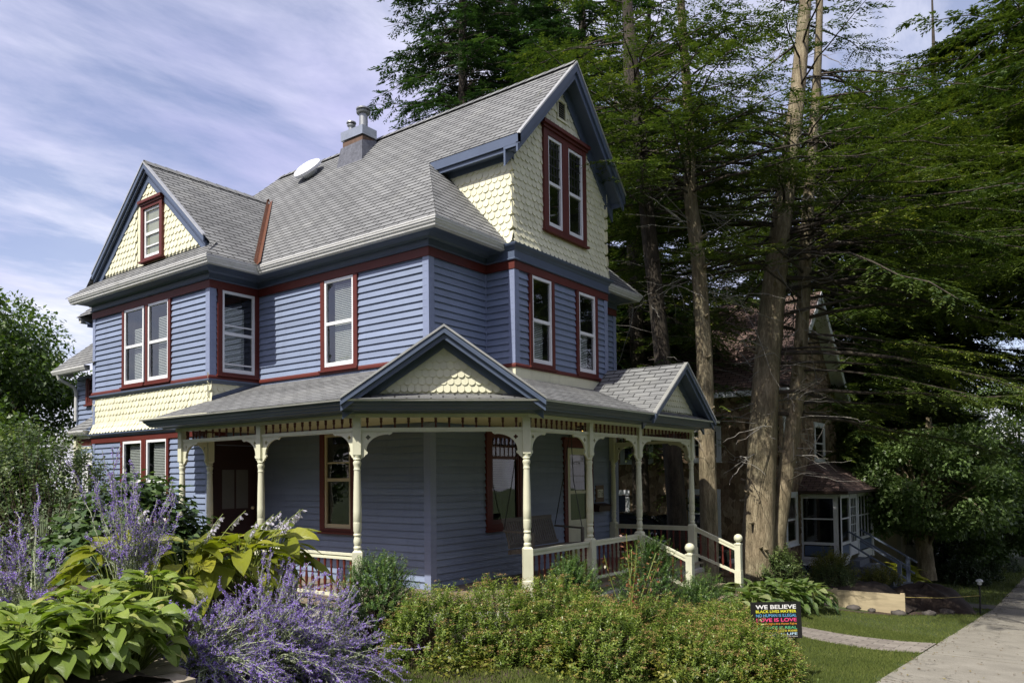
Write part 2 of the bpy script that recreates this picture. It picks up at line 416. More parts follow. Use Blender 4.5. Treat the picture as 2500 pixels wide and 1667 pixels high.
def offset(path, o, z):
    P = [Vector((p[0], p[1])) for p in path]; out = []
    for i in range(len(P)):
        n1 = n2 = None
        if i > 0: d = (P[i]-P[i-1]).normalized(); n1 = Vector((d.y, -d.x))
        if i < len(P)-1: d = (P[i+1]-P[i]).normalized(); n2 = Vector((d.y, -d.x))
        q = n2 if n1 is None else n1 if n2 is None else (n1+n2)/(1+n1.dot(n2))
        out.append(Vector((P[i].x+q.x*o, P[i].y+q.y*o, z)))
    return out

def sash_window(parent, w, u0, u1, z0, z1, zm=None, frame=M_white, casing=M_red, cw=0.085, head=0.0, sill=0.05, blind=None,
                glass=M_glass, lites=None, lead=None, cap=False, storm=False, proud=0.05, sides=(True, True)):
    """double-hung window on wall w: casing, sill, sash, glass, blind and the unlit hollow behind"""
    root = None
    c = MB()
    if sides[0]: w.box(c, u0-cw, u0, z0-sill, z1+head, 0.0, proud)
    if sides[1]: w.box(c, u1, u1+cw, z0-sill, z1+head, 0.0, proud)
    if head > 0: w.box(c, u0, u1, z1, z1+head, 0.0, proud-0.003)
    if sill > 0: w.box(c, u0-cw-0.02, u1+cw+0.02, z0-sill-0.03, z0-sill, 0.0, proud+0.03); w.box(c, u0, u1, z0-sill, z0, 0.0, proud-0.003)
    if cap:
        w.box(c, u0-cw-0.03, u1+cw+0.03, z1+head, z1+head+0.05, 0.0, proud+0.05); w.box(c, u0-cw-0.015, u1+cw+0.015, z1+head-0.04, z1+head, 0.0, proud+0.02)
    win = c.build("window", casing, parent)
    s = MB(); t = 0.045; zm = zm if zm is not None else (z0+z1)/2
    w.box(s, u0, u0+t, z0, z1, 0.0, 0.036); w.box(s, u1-t, u1, z0, z1, 0.0, 0.036)
    w.box(s, u0+t, u1-t, z1-t, z1, 0.0, 0.034); w.box(s, u0+t, u1-t, z0, z0+t*1.5, -0.01, 0.03)
    w.box(s, u0+t, u1-t, zm-0.025, zm+0.025, -0.012, 0.028)
    for q in (storm or ()): w.box(s, u0+t, u1-t, q-0.012, q+0.012, 0.0, 0.024)
    if lites and lead:
        s.build("sash", frame, win); s = MB()
    if lites:
        (nu, nz) = lites
        for i in range(1, nu): uu = u0+t+(u1-u0-2*t)*i/nu; w.box(s, uu-0.01, uu+0.01, zm+0.025, z1-t, 0.0, 0.018)
        for j in range(1, nz): q = zm+(z1-zm)*j/nz; w.box(s, u0+t, u1-t, q-0.01, q+0.01, 0.0, 0.017)
    s.build("sash" if not lead else "lead_cames", lead or frame, win)
    g = MB()
    g.face([w.P(u0+t, zm, 0.012), w.P(u1-t, zm, 0.012), w.P(u1-t, z1-t, 0.012), w.P(u0+t, z1-t, 0.012)])
    g.build("glass", glass, win); g = MB()
    g.face([w.P(u0+t, z0+t, 0.002), w.P(u1-t, z0+t, 0.002), w.P(u1-t, zm, 0.002), w.P(u0+t, zm, 0.002)])
    g.build("glass", glass, win)
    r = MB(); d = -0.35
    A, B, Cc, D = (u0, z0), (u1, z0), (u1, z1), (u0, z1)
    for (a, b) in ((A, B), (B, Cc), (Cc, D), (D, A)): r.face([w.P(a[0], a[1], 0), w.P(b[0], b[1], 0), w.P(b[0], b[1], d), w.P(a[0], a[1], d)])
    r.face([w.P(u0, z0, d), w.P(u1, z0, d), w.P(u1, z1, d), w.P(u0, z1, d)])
    r.build("unlit_room", M_unlit, win)  # near-black box painted as the unlit room behind the glass
    if blind:
        b0, b1, f0, f1 = blind
        k = MB(); z = b0; uu0 = u0+t+(u1-u0-2*t)*f0; uu1 = u0+t+(u1-u0-2*t)*f1
        while z < b1:
            k.face([w.P(uu0, z, -0.05), w.P(uu1, z, -0.05), w.P(uu1, z+0.022, -0.066), w.P(uu0, z+0.022, -0.066)]); z += 0.029
        k.build("blind", M_blind, win)
    return win

class Gable:
    """gable front: O centre of the fascia plane, n outward, w half width at the eave, ze eave height, za apex height"""
    def __init__(s, O, n, w, ze, za, setback):
        s.O = Vector((O[0], O[1])); s.n = Vector((n[0], n[1])).normalized(); s.u = Vector((-s.n.y, s.n.x)); s.w = w; s.ze = ze; s.za = za; s.s = setback
        s.k = (za-ze)/w; s.q = math.sqrt(1+s.k*s.k)
    def P(s, a, z, b=0.0):
        q = s.O+s.u*a-s.n*b; return Vector((q.x, q.y, z))
    def line(s, a, drop): return s.za-s.k*abs(a)-drop*s.q
    def band(s, mb, d0, d1, b0, b1, w=None, m=0):
        w = w or s.w
        for sg in (-1, 1):
            pts = [s.P(0, s.za-d0*s.q, b0), s.P(sg*w, s.za-s.k*w-d0*s.q, b0), s.P(sg*w, s.za-s.k*w-d1*s.q, b0), s.P(0, s.za-d1*s.q, b0)]
            mb.prism(pts, Vector((-s.n.x, -s.n.y, 0))*(b1-b0), m)
    def trim(s, parent, h1=0.10, h2=0.17, soff=0.10, frieze=0.14, base=0.0):
        f = MB(); s.band(f, 0.006, h1, 0.0, 0.035); s.band(f, h1-0.02, h2, 0.037, 0.07)
        s.band(f, soff, soff+0.03, 0.072, s.s)              # soffit
        s.band(f, soff+0.032, soff+0.032+frieze, s.s-0.035, s.s-0.002)
        f.build("bargeboard", M_trimblue, parent)
        d = MB(); s.band(d, -0.012, 0.012, -0.014, 0.05); d.build("drip_edge", M_drip, parent)
    def wall(s, parent, name, z0, drop, w_sh=0.122, e=0.115, side=None, mat=None, hole=None):
        m = MB(); b = s.s
        half = (s.za-drop*s.q-z0)/s.k
        m.face([s.P(-half-0.1, z0-0.02, b), s.P(half+0.1, z0-0.02, b), s.P(0, s.za-drop*s.q+0.1*s.k, b)])
        def PP(u, z, o): return s.P(u, z, b-o)
        def ins(u, z): return z < s.line(u, drop)-0.0 and (hole is None or not (hole[0] < u < hole[1] and hole[2] < z < hole[3]))
        fishscale(m, PP, ins, -half, half, z0, s.za, w_sh, e)
        return m.build(name, mat or M_cream, parent)
# ------------------------------------------------------------------ the blue house
X1, Y1, XB, YB, YE, X2, YT, X3, X4, YR = 8.104, 7.52, 7.163, 11.613, 15.69, 9.441, 6.96, 12.285, 13.617, 17.4
HOUSE = thing("victorian_house", (10.86, 11.5, -0.7), "two storey blue clapboard house with cream shingled gables and wraparound porch", "house")
ZT, ZS = 4.83, 3.322
def house_walls():
    W = {}
    W['bay'] = Wall((XB, YE), (XB, YB)); W['ret'] = Wall((XB, YB), (X1, YB)); W['left'] = Wall((X1, YB), (X1, Y1))
    W['front'] = Wall((X1, Y1), (X2, Y1)); W['tret'] = Wall((X2, Y1), (X2, YT)); W['tower'] = Wall((X2, YT), (X3, YT))
    W['tret2'] = Wall((X3, YT), (X3, Y1)); W['front2'] = Wall((X3, Y1), (X4, Y1)); W['right'] = Wall((X4, Y1), (X4, YR))
    W['back'] = Wall((X4, YR), (X1, YR)); W['rear'] = Wall((X1, YR), (X1, YE)); W['bayback'] = Wall((X1, YE), (XB, YE)); W['gf'] = Wall((X1, Y1), (X4, Y1))
    return W
WL = house_walls()
def yw(y): return YE-y          # bay wall: distance along from its far end
def build_house_shell():
    # clapboards
    op2 = {'bay': [(yw(14.43), yw(12.84), 3.40, ZT)], 'ret': [(0.20, 0.835, 3.42, ZT)], 'left': [(YB-9.78, YB-9.10, 3.40, ZT)],
           'tower': [(9.86-X2, 10.43-X2, 3.40, ZT), (11.27-X2, 11.845-X2, 3.40, ZT)]}
    m = MB()
    for k in ('bay', 'ret', 'left', 'front', 'tret', 'tower', 'tret2', 'front2'):
        siding(m, WL[k], ZS+0.04, ZT, op2.get(k, ()))
    for k in ('left', 'front', 'front2'): siding(m, WL[k], 2.3, ZS+0.04)
    for k in ('right', 'back', 'rear', 'bayback'): siding(m, WL[k], -0.55, ZT)
    m.build("upper_wall", M_siding, HOUSE)
    g = MB()
    siding(g, WL['left'], -0.1, 2.42, [(YB-9.80, YB-9.17, 0.80, 2.36)])
    siding(g, WL['gf'], -0.1, 2.42, [(9.48-X1, 10.24-X1, 0.84, 2.30), (11.72-X1, 12.52-X1, 0.0, 2.12)])
    siding(g, WL['ret'], -0.1, 2.42, [(0.08, 0.86, 0.0, 2.24)])
    siding(g, WL['bay'], -0.55, 2.36, [(yw(14.47), yw(12.90), 0.8, 2.36)])
    g.build("lower_wall", M_siding, HOUSE)
    f = MB()
    path = [(X4, YR), (X1, YR), (X1, YE), (XB, YE), (XB, YB), (X1, YB), (X1, Y1), (X4, Y1), (X4, YR)]
    f.sweep(path[3:], [(0.0, -1.3), (0.03, -1.3), (0.03, -0.5), (0.0, -0.5)]); f.build("foundation", M_stone, HOUSE)
    # corner boards
    def corner(x, y, wa, wb, z0, z1, t=0.026, wd=0.095):
        c = MB(); wa.box(c, wa.L-wd, wa.L+t, z0, z1, 0.0, t); wb.box(c, 0.0, wd, z0, z1, 0.0, t); c.build("corner_board", M_cornerblue, HOUSE)
    corner(0, 0, WL['left'], WL['front'], ZS+0.04, ZT); corner(0, 0, WL['left'], WL['gf'], 0, 2.4, 0.03)
    corner(0, 0, WL['bay'], WL['ret'], ZS+0.04, ZT); corner(0, 0, WL['bay'], WL['ret'], -0.5, 2.36)
    corner(0, 0, WL['tret'], WL['tower'], ZS+0.04, ZT); corner(0, 0, WL['tower'], WL['tret2'], ZS+0.04, ZT)
    corner(0, 0, WL['front2'], WL['right'], -0.5, ZT); corner(0, 0, WL['bayback'], WL['bay'], -0.5, ZT, 0.026, 0.08)
    for w, u in ((WL['left'], 0.0), (WL['front'], WL['front'].L-0.04)): c = MB(); w.box(c, u, u+0.04, ZS+0.04, ZT, 0.0, 0.024); c.build("corner_board", M_cornerblue, HOUSE)
    # red bands, bead, frieze
    full = [(X1, YE), (XB, YE), (XB, YB), (X1, YB), (X1, Y1), (X2, Y1), (X2, YT), (X3, YT), (X3, Y1), (X4, Y1), (X4, YR)]
    r = MB(); r.sweep(full, [(0.0, ZT), (0.036, ZT), (0.036, 4.962), (0.0, 4.962)])
    r.sweep(full, [(0.0, ZS-0.022), (0.05, ZS-0.022), (0.05, ZS+0.012), (0.036, ZS+0.04), (0.0, ZS+0.042)])
    r.build("red_band", M_red, HOUSE)
    r2 = MB(); r2.sweep([(X1, YE), (XB, YE), (XB, YB), (XB+0.3, YB)], [(0.0, 2.352), (0.034, 2.352), (0.034, 2.455), (0.0, 2.455)]); r2.build("red_band", M_red, HOUSE)
    b = MB()
    b.sweep(full, [(0.0, 4.964), (0.06, 4.964), (0.066, 4.978), (0.06, 4.992), (0.0, 4.995)])
    bay = [(X1, YE), (XB, YE), (XB, YB), (X1, YB)]
    b.sweep(bay, [(0.0, ZS-0.10), (0.03, ZS-0.10), (0.045, ZS-0.075), (0.07, ZS-0.05), (0.07, ZS-0.024), (0.0, ZS-0.024)])
    b.sweep([(X1, YE), (XB, YE), (XB, YB), (XB+0.3, YB)], [(0.0, 2.457), (0.05, 2.457), (0.06, 2.48), (0.095, 2.51), (0.095, 2.532), (0.0, 2.54)])
    tw = [(X2, Y1), (X2, YT), (X3, YT), (X3, Y1)]
    b.sweep(tw, [(0.0, 4.997), (0.045, 4.997), (0.045, 5.11), (0.055, 5.118), (0.07, 5.15), (0.105, 5.175), (0.118, 5.2), (0.118, 5.212), (0.0, 5.23)])
    wmain = [(X1-0.3, YE), (XB, YE), (XB, YB), (X1, YB), (X1, Y1), (X2, Y1)]
    gut = [(X1-0.3, YE+0.36), (XB-0.36, YE+0.36), (XB-0.36, YB-0.47), (X1-0.36, YB-0.47), (X1-0.36, Y1-0.47), (X2, Y1-0.47)]
    def eave(wp, gp, z=0.0):
        loft(b, [offset(wp, 0.045, 4.997+z), offset(wp, 0.045, 5.07+z), offset(wp, 0.075, 5.075+z), offset(wp, 0.09, 5.1+z), offset(wp, 0.16, 5.13+z), offset(gp, -0.13, 5.135+z), offset(gp, -0.06, 5.135+z)])
    eave(wmain, gut)
    wm2 = [(X3, Y1), (X4, Y1), (X4, YR), (X1-0.3, YR)]; gu2 = [(X3, Y1-0.47), (X4+0.36, Y1-0.47), (X4+0.36, YR+0.47), (X1-0.3, YR+0.47)]
    eave(wm2, gu2)
    b.build("frieze", M_trimblue, HOUSE)
    gprof = [(0.0, 5.25), (0.004, 5.236), (-0.004, 5.222), (-0.004, 5.205), (-0.016, 5.195), (-0.022, 5.172), (-0.04, 5.152), (-0.046, 5.128), (-0.125, 5.124), (-0.125, 5.23), (-0.115, 5.23), (-0.112, 5.17), (-0.03, 5.19), (-0.012, 5.245)]
    q = MB(); q.sweep(gut[1:-1]+[(X2-0.06, Y1-0.47)], gprof); q.build("gutter", M_gutter, HOUSE)
    q = MB(); q.sweep(gu2, gprof); q.build("gutter", M_gutter, HOUSE)
    # cream shingle apron below the bay window
    s = MB()
    for k in ('bayback', 'bay', 'ret'):
        w = WL[k]; s.face([w.P(0, 2.5, 0.002), w.P(w.L, 2.5, 0.002), w.P(w.L, 3.3, 0.002), w.P(0, 3.3, 0.002)])
        fl = lambda z: 0.07*max(0.0, (2.78-z)/0.24)**1.6 if z < 2.78 else 0.0
        fishscale(s, w.P, lambda u, z: -0.02 < u < w.L+0.02, 0, w.L, 2.535, 3.17, 0.122, 0.112, fl)
    s.build("shingle_apron", M_cream, HOUSE)
    # tower walls above the frieze
    t = MB(); w = WL['tower']
    cx = (X2+X3)/2-X2
    lim = lambda u, z: z < 8.30-1.10*abs(u-cx) and 0 <= u <= w.L
    hole = (10.27-X2, 11.56-X2, 5.62, 7.42); vent = (10.70-X2, 10.98-X2, 7.67, 8.03)
    def ins(u, z): return lim(u, z) and not (hole[0] < u < hole[1] and hole[2] < z < hole[3]) and not (vent[0] < u < vent[1] and vent[2] < z < vent[3])
    fl = lambda z: 0.06*max(0.0, (5.75-z)/0.55)**1.8 if z < 5.75 else 0.0
    for (a0, a1, c0, c1) in ((0, hole[0], 5.2, 6.9), (hole[1], w.L, 5.2, 6.9)):
        t.face([w.P(a0, c0, 0), w.P(a1, c0, 0), w.P(a1, c1, 0), w.P(a0, c1, 0)])
    t.face([w.P(hole[0], 5.2, 0), w.P(hole[1], 5.2, 0), w.P(hole[1], hole[2], 0), w.P(hole[0], hole[2], 0)])
    t.face([w.P(0, 6.9, 0), w.P(hole[0], 6.9, 0), w.P(hole[0], 8.0, 0), w.P(hole[0]-0.9, 6.92, 0)])
    t.face([w.P(hole[1], 6.9, 0), w.P(w.L, 6.9, 0), w.P(w.L-0.05, 6.92, 0), w.P(hole[1], 7.9, 0)])
    t.face([w.P(hole[0], hole[3], 0), w.P(hole[1], hole[3], 0), w.P(hole[1], 7.9, 0), w.P(cx, 8.5, 0), w.P(hole[0], 7.9, 0)])
    fishscale(t, w.P, ins, 0, w.L, 5.225, 8.4, 0.122, 0.115, fl)
    for k, sgn in (('l', 1), ('r', -1)):
        ww = Wall((X2, 9.2), (X2, YT)) if k == 'l' else Wall((X3, YT), (X3, 9.2))
        t.face([ww.P(0, 5.0, 0), ww.P(ww.L, 5.0, 0), ww.P(ww.L, 6.95, 0), ww.P(0, 6.95, 0)])
        fishscale(t, ww.P, lambda u, z: 0 <= u <= ww.L+0.01, 0, ww.L, 5.225, 6.7, 0.122, 0.115, fl)
    t.build("shingle_wall", M_cream, HOUSE)
    v = MB(); w.box(v, vent[0], vent[0]+0.03, vent[2], vent[3], 0, 0.03); w.box(v, vent[1]-0.03, vent[1], vent[2], vent[3], 0, 0.03)
    w.box(v, vent[0], vent[1], vent[3]-0.03, vent[3], 0, 0.032); w.box(v, vent[0]-0.02, vent[1]+0.02, vent[2]-0.02, vent[2]+0.015, 0, 0.04)
    for i in range(8):
        z = vent[2]+0.03+i*0.038; v.face([w.P(vent[0]+0.03, z, 0.028), w.P(vent[1]-0.03, z, 0.028), w.P(vent[1]-0.03, z+0.022, 0.006), w.P(vent[0]+0.03, z+0.022, 0.006)])
    vo = v.build("gable_vent", M_cream, HOUSE)
    d = MB(); d.face([w.P(vent[0]+0.02, vent[2]+0.02, 0.003), w.P(vent[1]-0.02, vent[2]+0.02, 0.003), w.P(vent[1]-0.02, vent[3]-0.02, 0.003), w.P(vent[0]+0.02, vent[3]-0.02, 0.003)]); d.build("vent_screen", M_unlit, vo)
build_house_shell()

def build_house_roof():
    r = MB(); xr, zr = 10.86, 8.60; k = (zr-5.25)/(xr-7.75)
    L = lambda x: 5.25+k*(x-7.75); R = lambda x: 5.25+k*(13.97-x)
    l3 = lambda pts: [(x, y, L(x)) for x, y in pts]; r3 = lambda pts: [(x, y, R(x)) for x, y in pts]
    roof_face(r, l3([(7.75, 7.05), (9.2, 8.50), (9.2, 12.915), (7.75, 11.14)]))
    roof_face(r, l3([(9.2, 6.65), (xr, 6.65), (xr, 13.65), (9.80, 13.65), (9.2, 12.915)]))
    roof_face(r, l3([(9.80, 13.65), (xr, 13.65), (xr, 14.75), (9.45, 16.16), (7.75, 16.16)]))
    roof_face(r, l3([(7.75, 16.16), (9.45, 16.16), (7.75, 17.86)]))
    F = lambda y: 5.25+k*(y-7.05)
    roof_face(r, [(7.75, 7.05, F(7.05)), (9.44, 7.05, F(7.05)), (9.44, 8.74, F(8.74))])
    roof_face(r, [(13.97, 7.05, F(7.05)), (12.285, 7.05, F(7.05)), (12.285, 8.74, F(8.74))])
    roof_face(r, r3([(12.52, 6.65), (xr, 6.65), (xr, 14.75), (12.52, 14.75)]))
    roof_face(r, r3([(13.97, 7.05), (12.52, 8.50), (12.52, 16.41), (13.97, 17.86)]))
    roof_face(r, r3([(xr, 14.75), (12.52, 14.75), (12.52, 16.41)]))
    B = lambda y: 5.25+k*(17.86-y)
    roof_face(r, [(7.75, 17.86, 5.25), (13.97, 17.86, 5.25), (xr, 14.75, B(14.75))])
    # bay roof
    kb = (7.46-5.25)/2.51; S = lambda y: 5.25+kb*(y-11.14); T = lambda y: 5.25+kb*(16.16-y)
    roof_face(r, [(x, y, S(y)) for x, y in [(7.08, 11.14), (7.75, 11.14), (9.80, 13.65), (7.08, 13.65)]])
    roof_face(r, [(x, y, S(y)) for x, y in [(6.81, 11.14), (7.08, 11.14), (7.08, 11.50)]])
    roof_face(r, [(x, y, T(y)) for x, y in [(7.08, 16.16), (7.75, 16.16), (9.80, 13.65), (7.08, 13.65)]])
    roof_face(r, [(6.81, 11.14, 5.25), (6.81, 16.16, 5.25), (7.22, 15.80, 5.25+0.41*0.87), (7.22, 11.50, 5.25+0.41*0.87)])
    # ridge and hip caps
    def caps(p0, p1, n):
        p0, p1 = Vector(p0), Vector(p1); d = (p1-p0)
        for i in range(n):
            a = p0+d*(i/n); b = p0+d*((i+1.25)/n if i < n-1 else 1.0)
            side = d.cross(Vector((0, 0, 1))).normalized()*0.105; lo = 0.020; hi = 0.034
            for sg in (-1, 1):
                dn = Vector((0, 0, -0.088))
                r.face([a+Vector((0, 0, hi+0.012)), b+Vector((0, 0, lo+0.012)), b+side*sg+dn+Vector((0, 0, lo)), a+side*sg+dn+Vector((0, 0, hi))], 0, [(i*0.3+0.05, 0.03)]*4)
    caps((xr, 6.65, zr), (xr, 14.75, zr), 40); caps((7.08, 13.65, 7.46), (9.80, 13.65, 7.46), 13)
    ro = r.build("roof", M_roof, HOUSE)
    # copper valleys
    v = MB()
    def valley(a, b):
        a, b = Vector(a), Vector(b); d = (b-a).normalized(); s = d.cross(Vector((0, 0, 1))).normalized()*0.055
        for sg in (-1, 1):
            m = Vector((0, 0, 0.05)); v.face([a+Vector((0, 0, 0.018)), b+Vector((0, 0, 0.018)), b+s*sg+m+Vector((0, 0, 0.03)), a+s*sg+m+Vector((0, 0, 0.03))])
    valley((7.70, 11.08, 5.22), (9.80, 13.65, 7.46)); valley((7.70, 16.22, 5.22), (9.80, 13.65, 7.46))
    v.build("valley_flashing", M_copper, ro)
    # tower gable
    G = Gable((xr, 6.64), (0, -1), 1.67, zr-k*1.67, zr, 0.31); G.trim(HOUSE, 0.11, 0.19, 0.10, 0.17)
    for sg, x in ((-1, xr-1.67), (1, xr+1.67)):
        z = zr-k*1.67; e = MB()
        e.box(min(x, x+sg*-0.03), max(x, x+sg*-0.03), 6.64, 8.60, z-0.15, z-0.005)
        e.box(min(x-sg*0.035, x-sg*0.065), max(x-sg*0.035, x-sg*0.065), 6.72, 8.5, z-0.215, z-0.12)
        e.box(min(x-sg*0.07, x-sg*0.26), max(x-sg*0.07, x-sg*0.26), 6.9, 8.5, z-0.17, z-0.15)
        xx = x-sg*0.245; e.box(min(xx, xx+sg*0.03), max(xx, xx+sg*0.03), 6.93, 8.6, z-0.26, z-0.172)
        e.build("eave_fascia", M_trimblue, HOUSE)
    # bay gable
    Gb = Gable((7.07, 13.65), (-1, 0), 1.98, 7.46-kb*1.98, 7.46, 0.13); Gb.trim(HOUSE, 0.085, 0.13, 0.08, 0.15)
    Gb.wall(HOUSE, "gable_wall", 5.63, 0.245, hole=(-0.46, 0.46, 5.5, 6.75))
    # chimney
    c = MB(); c.box(10.34, 10.66, 11.36, 11.95, 7.6, 8.49); ch = c.build("chimney", M_brick, ro)
    t = MB()
    for (x0, x1, y0, y1, z1) in ((10.26, 10.70, 11.30, 12.02, 8.38),):
        t.add([(x0-0.05, y0-0.06, 7.7), (x1, y0-0.06, 7.7), (x1, y1+0.05, 7.7), (x0-0.05, y1+0.05, 7.7), (x0+0.05, y0+0.04, z1), (x1, y0+0.04, z1+0.1), (x1, y1-0.04, z1+0.1), (x0+0.05, y1-0.04, z1-0.02)],
              [(4, 5, 6, 7), (0, 1, 5, 4), (1, 2, 6, 5), (2, 3, 7, 6), (3, 0, 4, 7)])
    t.build("flashing", M_tar, ch)
    q = MB(); q.box(10.31, 10.70, 11.33, 11.98, 8.51, 8.69); q.build("chimney_cap", M_metal, ch)
    a = MB(); a.lathe([(0.085, 0), (0.085, 0.27), (0.135, 0.275), (0.145, 0.30), (0.10, 0.31), (0.10, 0.345), (0.145, 0.35), (0.145, 0.375), (0.10, 0.40), (0.04, 0.41)], (10.44, 11.44, 8.70), 18); a.build("flue", M_metaldark, ch, True, 0.6)
    a = MB(); a.lathe([(0.055, 0), (0.055, 0.09), (0.085, 0.11), (0.085, 0.13), (0.06, 0.135), (0.06, 0.16), (0.10, 0.165), (0.095, 0.19), (0.03, 0.21)], (10.42, 11.78, 8.70), 16); a.build("flue", M_metaldark, ch, True, 0.6)
    # white roof fan
    nrm = Vector((-k, 0, 1)).normalized(); cen = Vector((10.40, 13.02, L(10.40)))
    d = MB(); d.lathe([(0.17, -0.05), (0.17, 0.10), (0.2, 0.11)], (0, 0, 0), 20); neck = d.mesh("fan_neck", M_metal, True, 0.6)
    fo = link("roof_fan", neck, HOUSE)
    M = Matrix.Translation(cen) @ Vector((0, 0, 1)).rotation_difference(nrm).to_matrix().to_4x4()
    fo.data.transform(M)
    d = MB(); d.lathe([(0.02, 0.13), (0.31, 0.105), (0.33, 0.12), (0.33, 0.17), (0.305, 0.20), (0.20, 0.235), (0.05, 0.245)], (0, 0, 0), 28); dm = d.mesh("fan_dome", M_white, True, 0.5); dm.transform(M); link("fan_dome", dm, fo)
build_house_roof()

def build_house_windows():
    w = WL['bay']; 
    for a, b in ((14.43, 13.72), (13.57, 12.86)):
        first = a > 14
        sash_window(HOUSE, w, yw(a), yw(b), 3.42, ZT-0.005, 4.12, cw=0.075, sill=0.05, blind=(3.5, 4.45 if first else 4.55, 0.28, 1.0), sides=(True, not first) if first else (True, True))
    sash_window(HOUSE, WL['ret'], 0.20, 0.835, 3.43, ZT-0.005, 4.10, cw=0.085, sill=0.045, blind=(3.47, 4.55, 0.0, 0.8), storm=(4.24, 3.58))
    sash_window(HOUSE, WL['left'], YB-9.79, YB-9.09, 3.41, ZT-0.012, 4.11, cw=0.09, sill=0.05, blind=(3.5, ZT-0.1, 0.18, 1.0))
    w = WL['tower']
    sash_window(HOUSE, w, 9.865-X2, 10.43-X2, 3.42, ZT-0.012, 4.11, cw=0.075, sill=0.06, blind=(3.5, 4.1, 0.0, 0.78))
    sash_window(HOUSE, w, 11.275-X2, 11.84-X2, 3.42, ZT-0.012, 4.11, cw=0.075, sill=0.06, blind=(3.5, 4.1, 0.0, 0.78))
    # tower gable pair
    z0, z1 = 5.75, 7.255
    c = MB(); a0, a1 = 10.235-X2, 11.565-X2
    w.box(c, a0, a0+0.13, 5.66, 7.35, 0, 0.055); w.box(c, a1-0.10, a1, 5.66, 7.35, 0, 0.055); w.box(c, 10.80-X2, 10.985-X2, 5.74, 7.26, 0, 0.053)
    w.box(c, a0+0.13, a1-0.10, z1+0.005, 7.35, 0, 0.05); w.box(c, a0+0.13, a1-0.10, 5.66, z0-0.005, 0, 0.05); w.box(c, a0-0.03, a1+0.03, 5.625, 5.66, 0, 0.09)
    w.box(c, a0-0.03, a1+0.03, 7.35, 7.40, 0, 0.08); w.box(c, a0-0.055, a1+0.055, 7.40, 7.46, 0, 0.12)
    win = c.build("gable_window_surround", M_red, HOUSE)
    for (u0, u1) in ((10.365, 10.80), (10.985, 11.465)):
        sash_window(win, w, u0-X2, u1-X2, z0, z1, 6.48, cw=0.0, sill=0.0, sides=(False, False), lites=(4, 5), lead=M_iron)
    # bay gable window
    wb = Wall((7.20, YE), (7.20, YB)); U = lambda y: YE-y
    sash_window(HOUSE, wb, U(13.77), U(13.20), 5.70, 6.62, 6.15, cw=0.09, head=0.10, sill=0.05, cap=True, storm=(6.38, 5.92), proud=0.07)
    # ground floor
    sash_window(HOUSE, WL['left'], YB-9.80, YB-9.17, 0.82, 2.32, 1.59, frame=M_tan, cw=0.11, head=0.09, sill=0.06, glass=M_darkglass, storm=(1.86,))
    g = WL['gf']
    win = sash_window(HOUSE, g, 9.48-X1, 10.24-X1, 0.86, 2.28, 1.92, frame=M_spindle, cw=0.12, head=0.1, sill=0.09, glass=M_darkglass, lites=(6, 2), blind=(1.42, 1.86, 0.0, 0.86))
    w = WL['bay']
    for a, b in ((14.47, 13.77), (13.61, 12.91)):
        sash_window(HOUSE, w, yw(a), yw(b), 0.9, 2.348, 1.6, cw=0.075, sill=0.05, blind=(0.98, 2.28, 0.1, 0.95))
    # entrance with storm door
    c = MB(); u0, u1 = 11.725-X1, 12.515-X1
    g.box(c, u0-0.11, u0, 0.0, 2.13, 0, 0.045); g.box(c, u1, u1+0.11, 0, 2.13, 0, 0.045); g.box(c, u0-0.13, u1+0.13, 2.13, 2.26, 0, 0.05); g.box(c, u0-0.17, u1+0.17, 2.26, 2.31, 0, 0.09)
    d = c.build("front_door", M_red, HOUSE)
    s = MB(); g.box(s, u0, u0+0.10, 0.02, 2.12, -0.02, 0.03); g.box(s, u1-0.10, u1, 0.02, 2.12, -0.02, 0.03); g.box(s, u0+0.1, u1-0.1, 2.0, 2.12, -0.02, 0.028)
    g.box(s, u0+0.1, u1-0.1, 0.02, 0.12, -0.02, 0.028); g.box(s, u0+0.1, u1-0.1, 0.72, 0.80, -0.02, 0.028); g.box(s, u0+0.1, u1-0.1, 0.12, 0.72, -0.02, 0.008); g.box(s, u0+0.1, u1-0.1, 1.28, 1.34, -0.02, 0.024)
    s.build("storm_door", M_post, d)
    q = MB(); q.face([g.P(u0+0.1, 0.8, 0), g.P(u1-0.1, 0.8, 0), g.P(u1-0.1, 2.0, 0), g.P(u0+0.1, 2.0, 0)]); q.build("glass", M_darkglass, d)
    q = MB()
    for i in range(24):
        a = u0+0.1+(u1-u0-0.2)*i/24; b = u0+0.1+(u1-u0-0.2)*(i+1)/24; o = 0.012*(-1)**i
        q.face([g.P(a, 0.8, -0.05+o), g.P(b, 0.8, -0.05-o), g.P(b, 2.0, -0.05-o*0.6), g.P(a, 2.0, -0.05+o*0.6)])
    q.build("curtain", M_lace, d)
    # side door on the bay return
    w = WL['ret']; c = MB(); w.box(c, 0.02, 0.09, 0, 2.26, 0, 0.045); w.box(c, 0.85, 0.92, 0, 2.26, 0, 0.045); w.box(c, 0.02, 0.92, 2.2, 2.3, 0, 0.047)
    w.box(c, 0.09, 0.85, 0.02, 2.2, -0.05, 0.0); w.box(c, 0.2, 0.74, 0.25, 0.62, -0.05, 0.012); w.box(c, 0.2, 0.74, 0.68, 1.0, -0.05, 0.012)
    d = c.build("side_door", M_door, HOUSE)
    q = MB(); w.box(q, 0.22, 0.45, 1.12, 1.78, 0.0, 0.008); w.box(q, 0.49, 0.72, 1.12, 1.78, 0.0, 0.008); q.build("door_pane", paint("grey door curtain", (0.10, 0.10, 0.095), 0.4), d)
    q = MB(); q.lathe([(0.01, 0.0), (0.028, 0.01), (0.03, 0.03), (0.012, 0.05)], (0, 0, 0), 12)
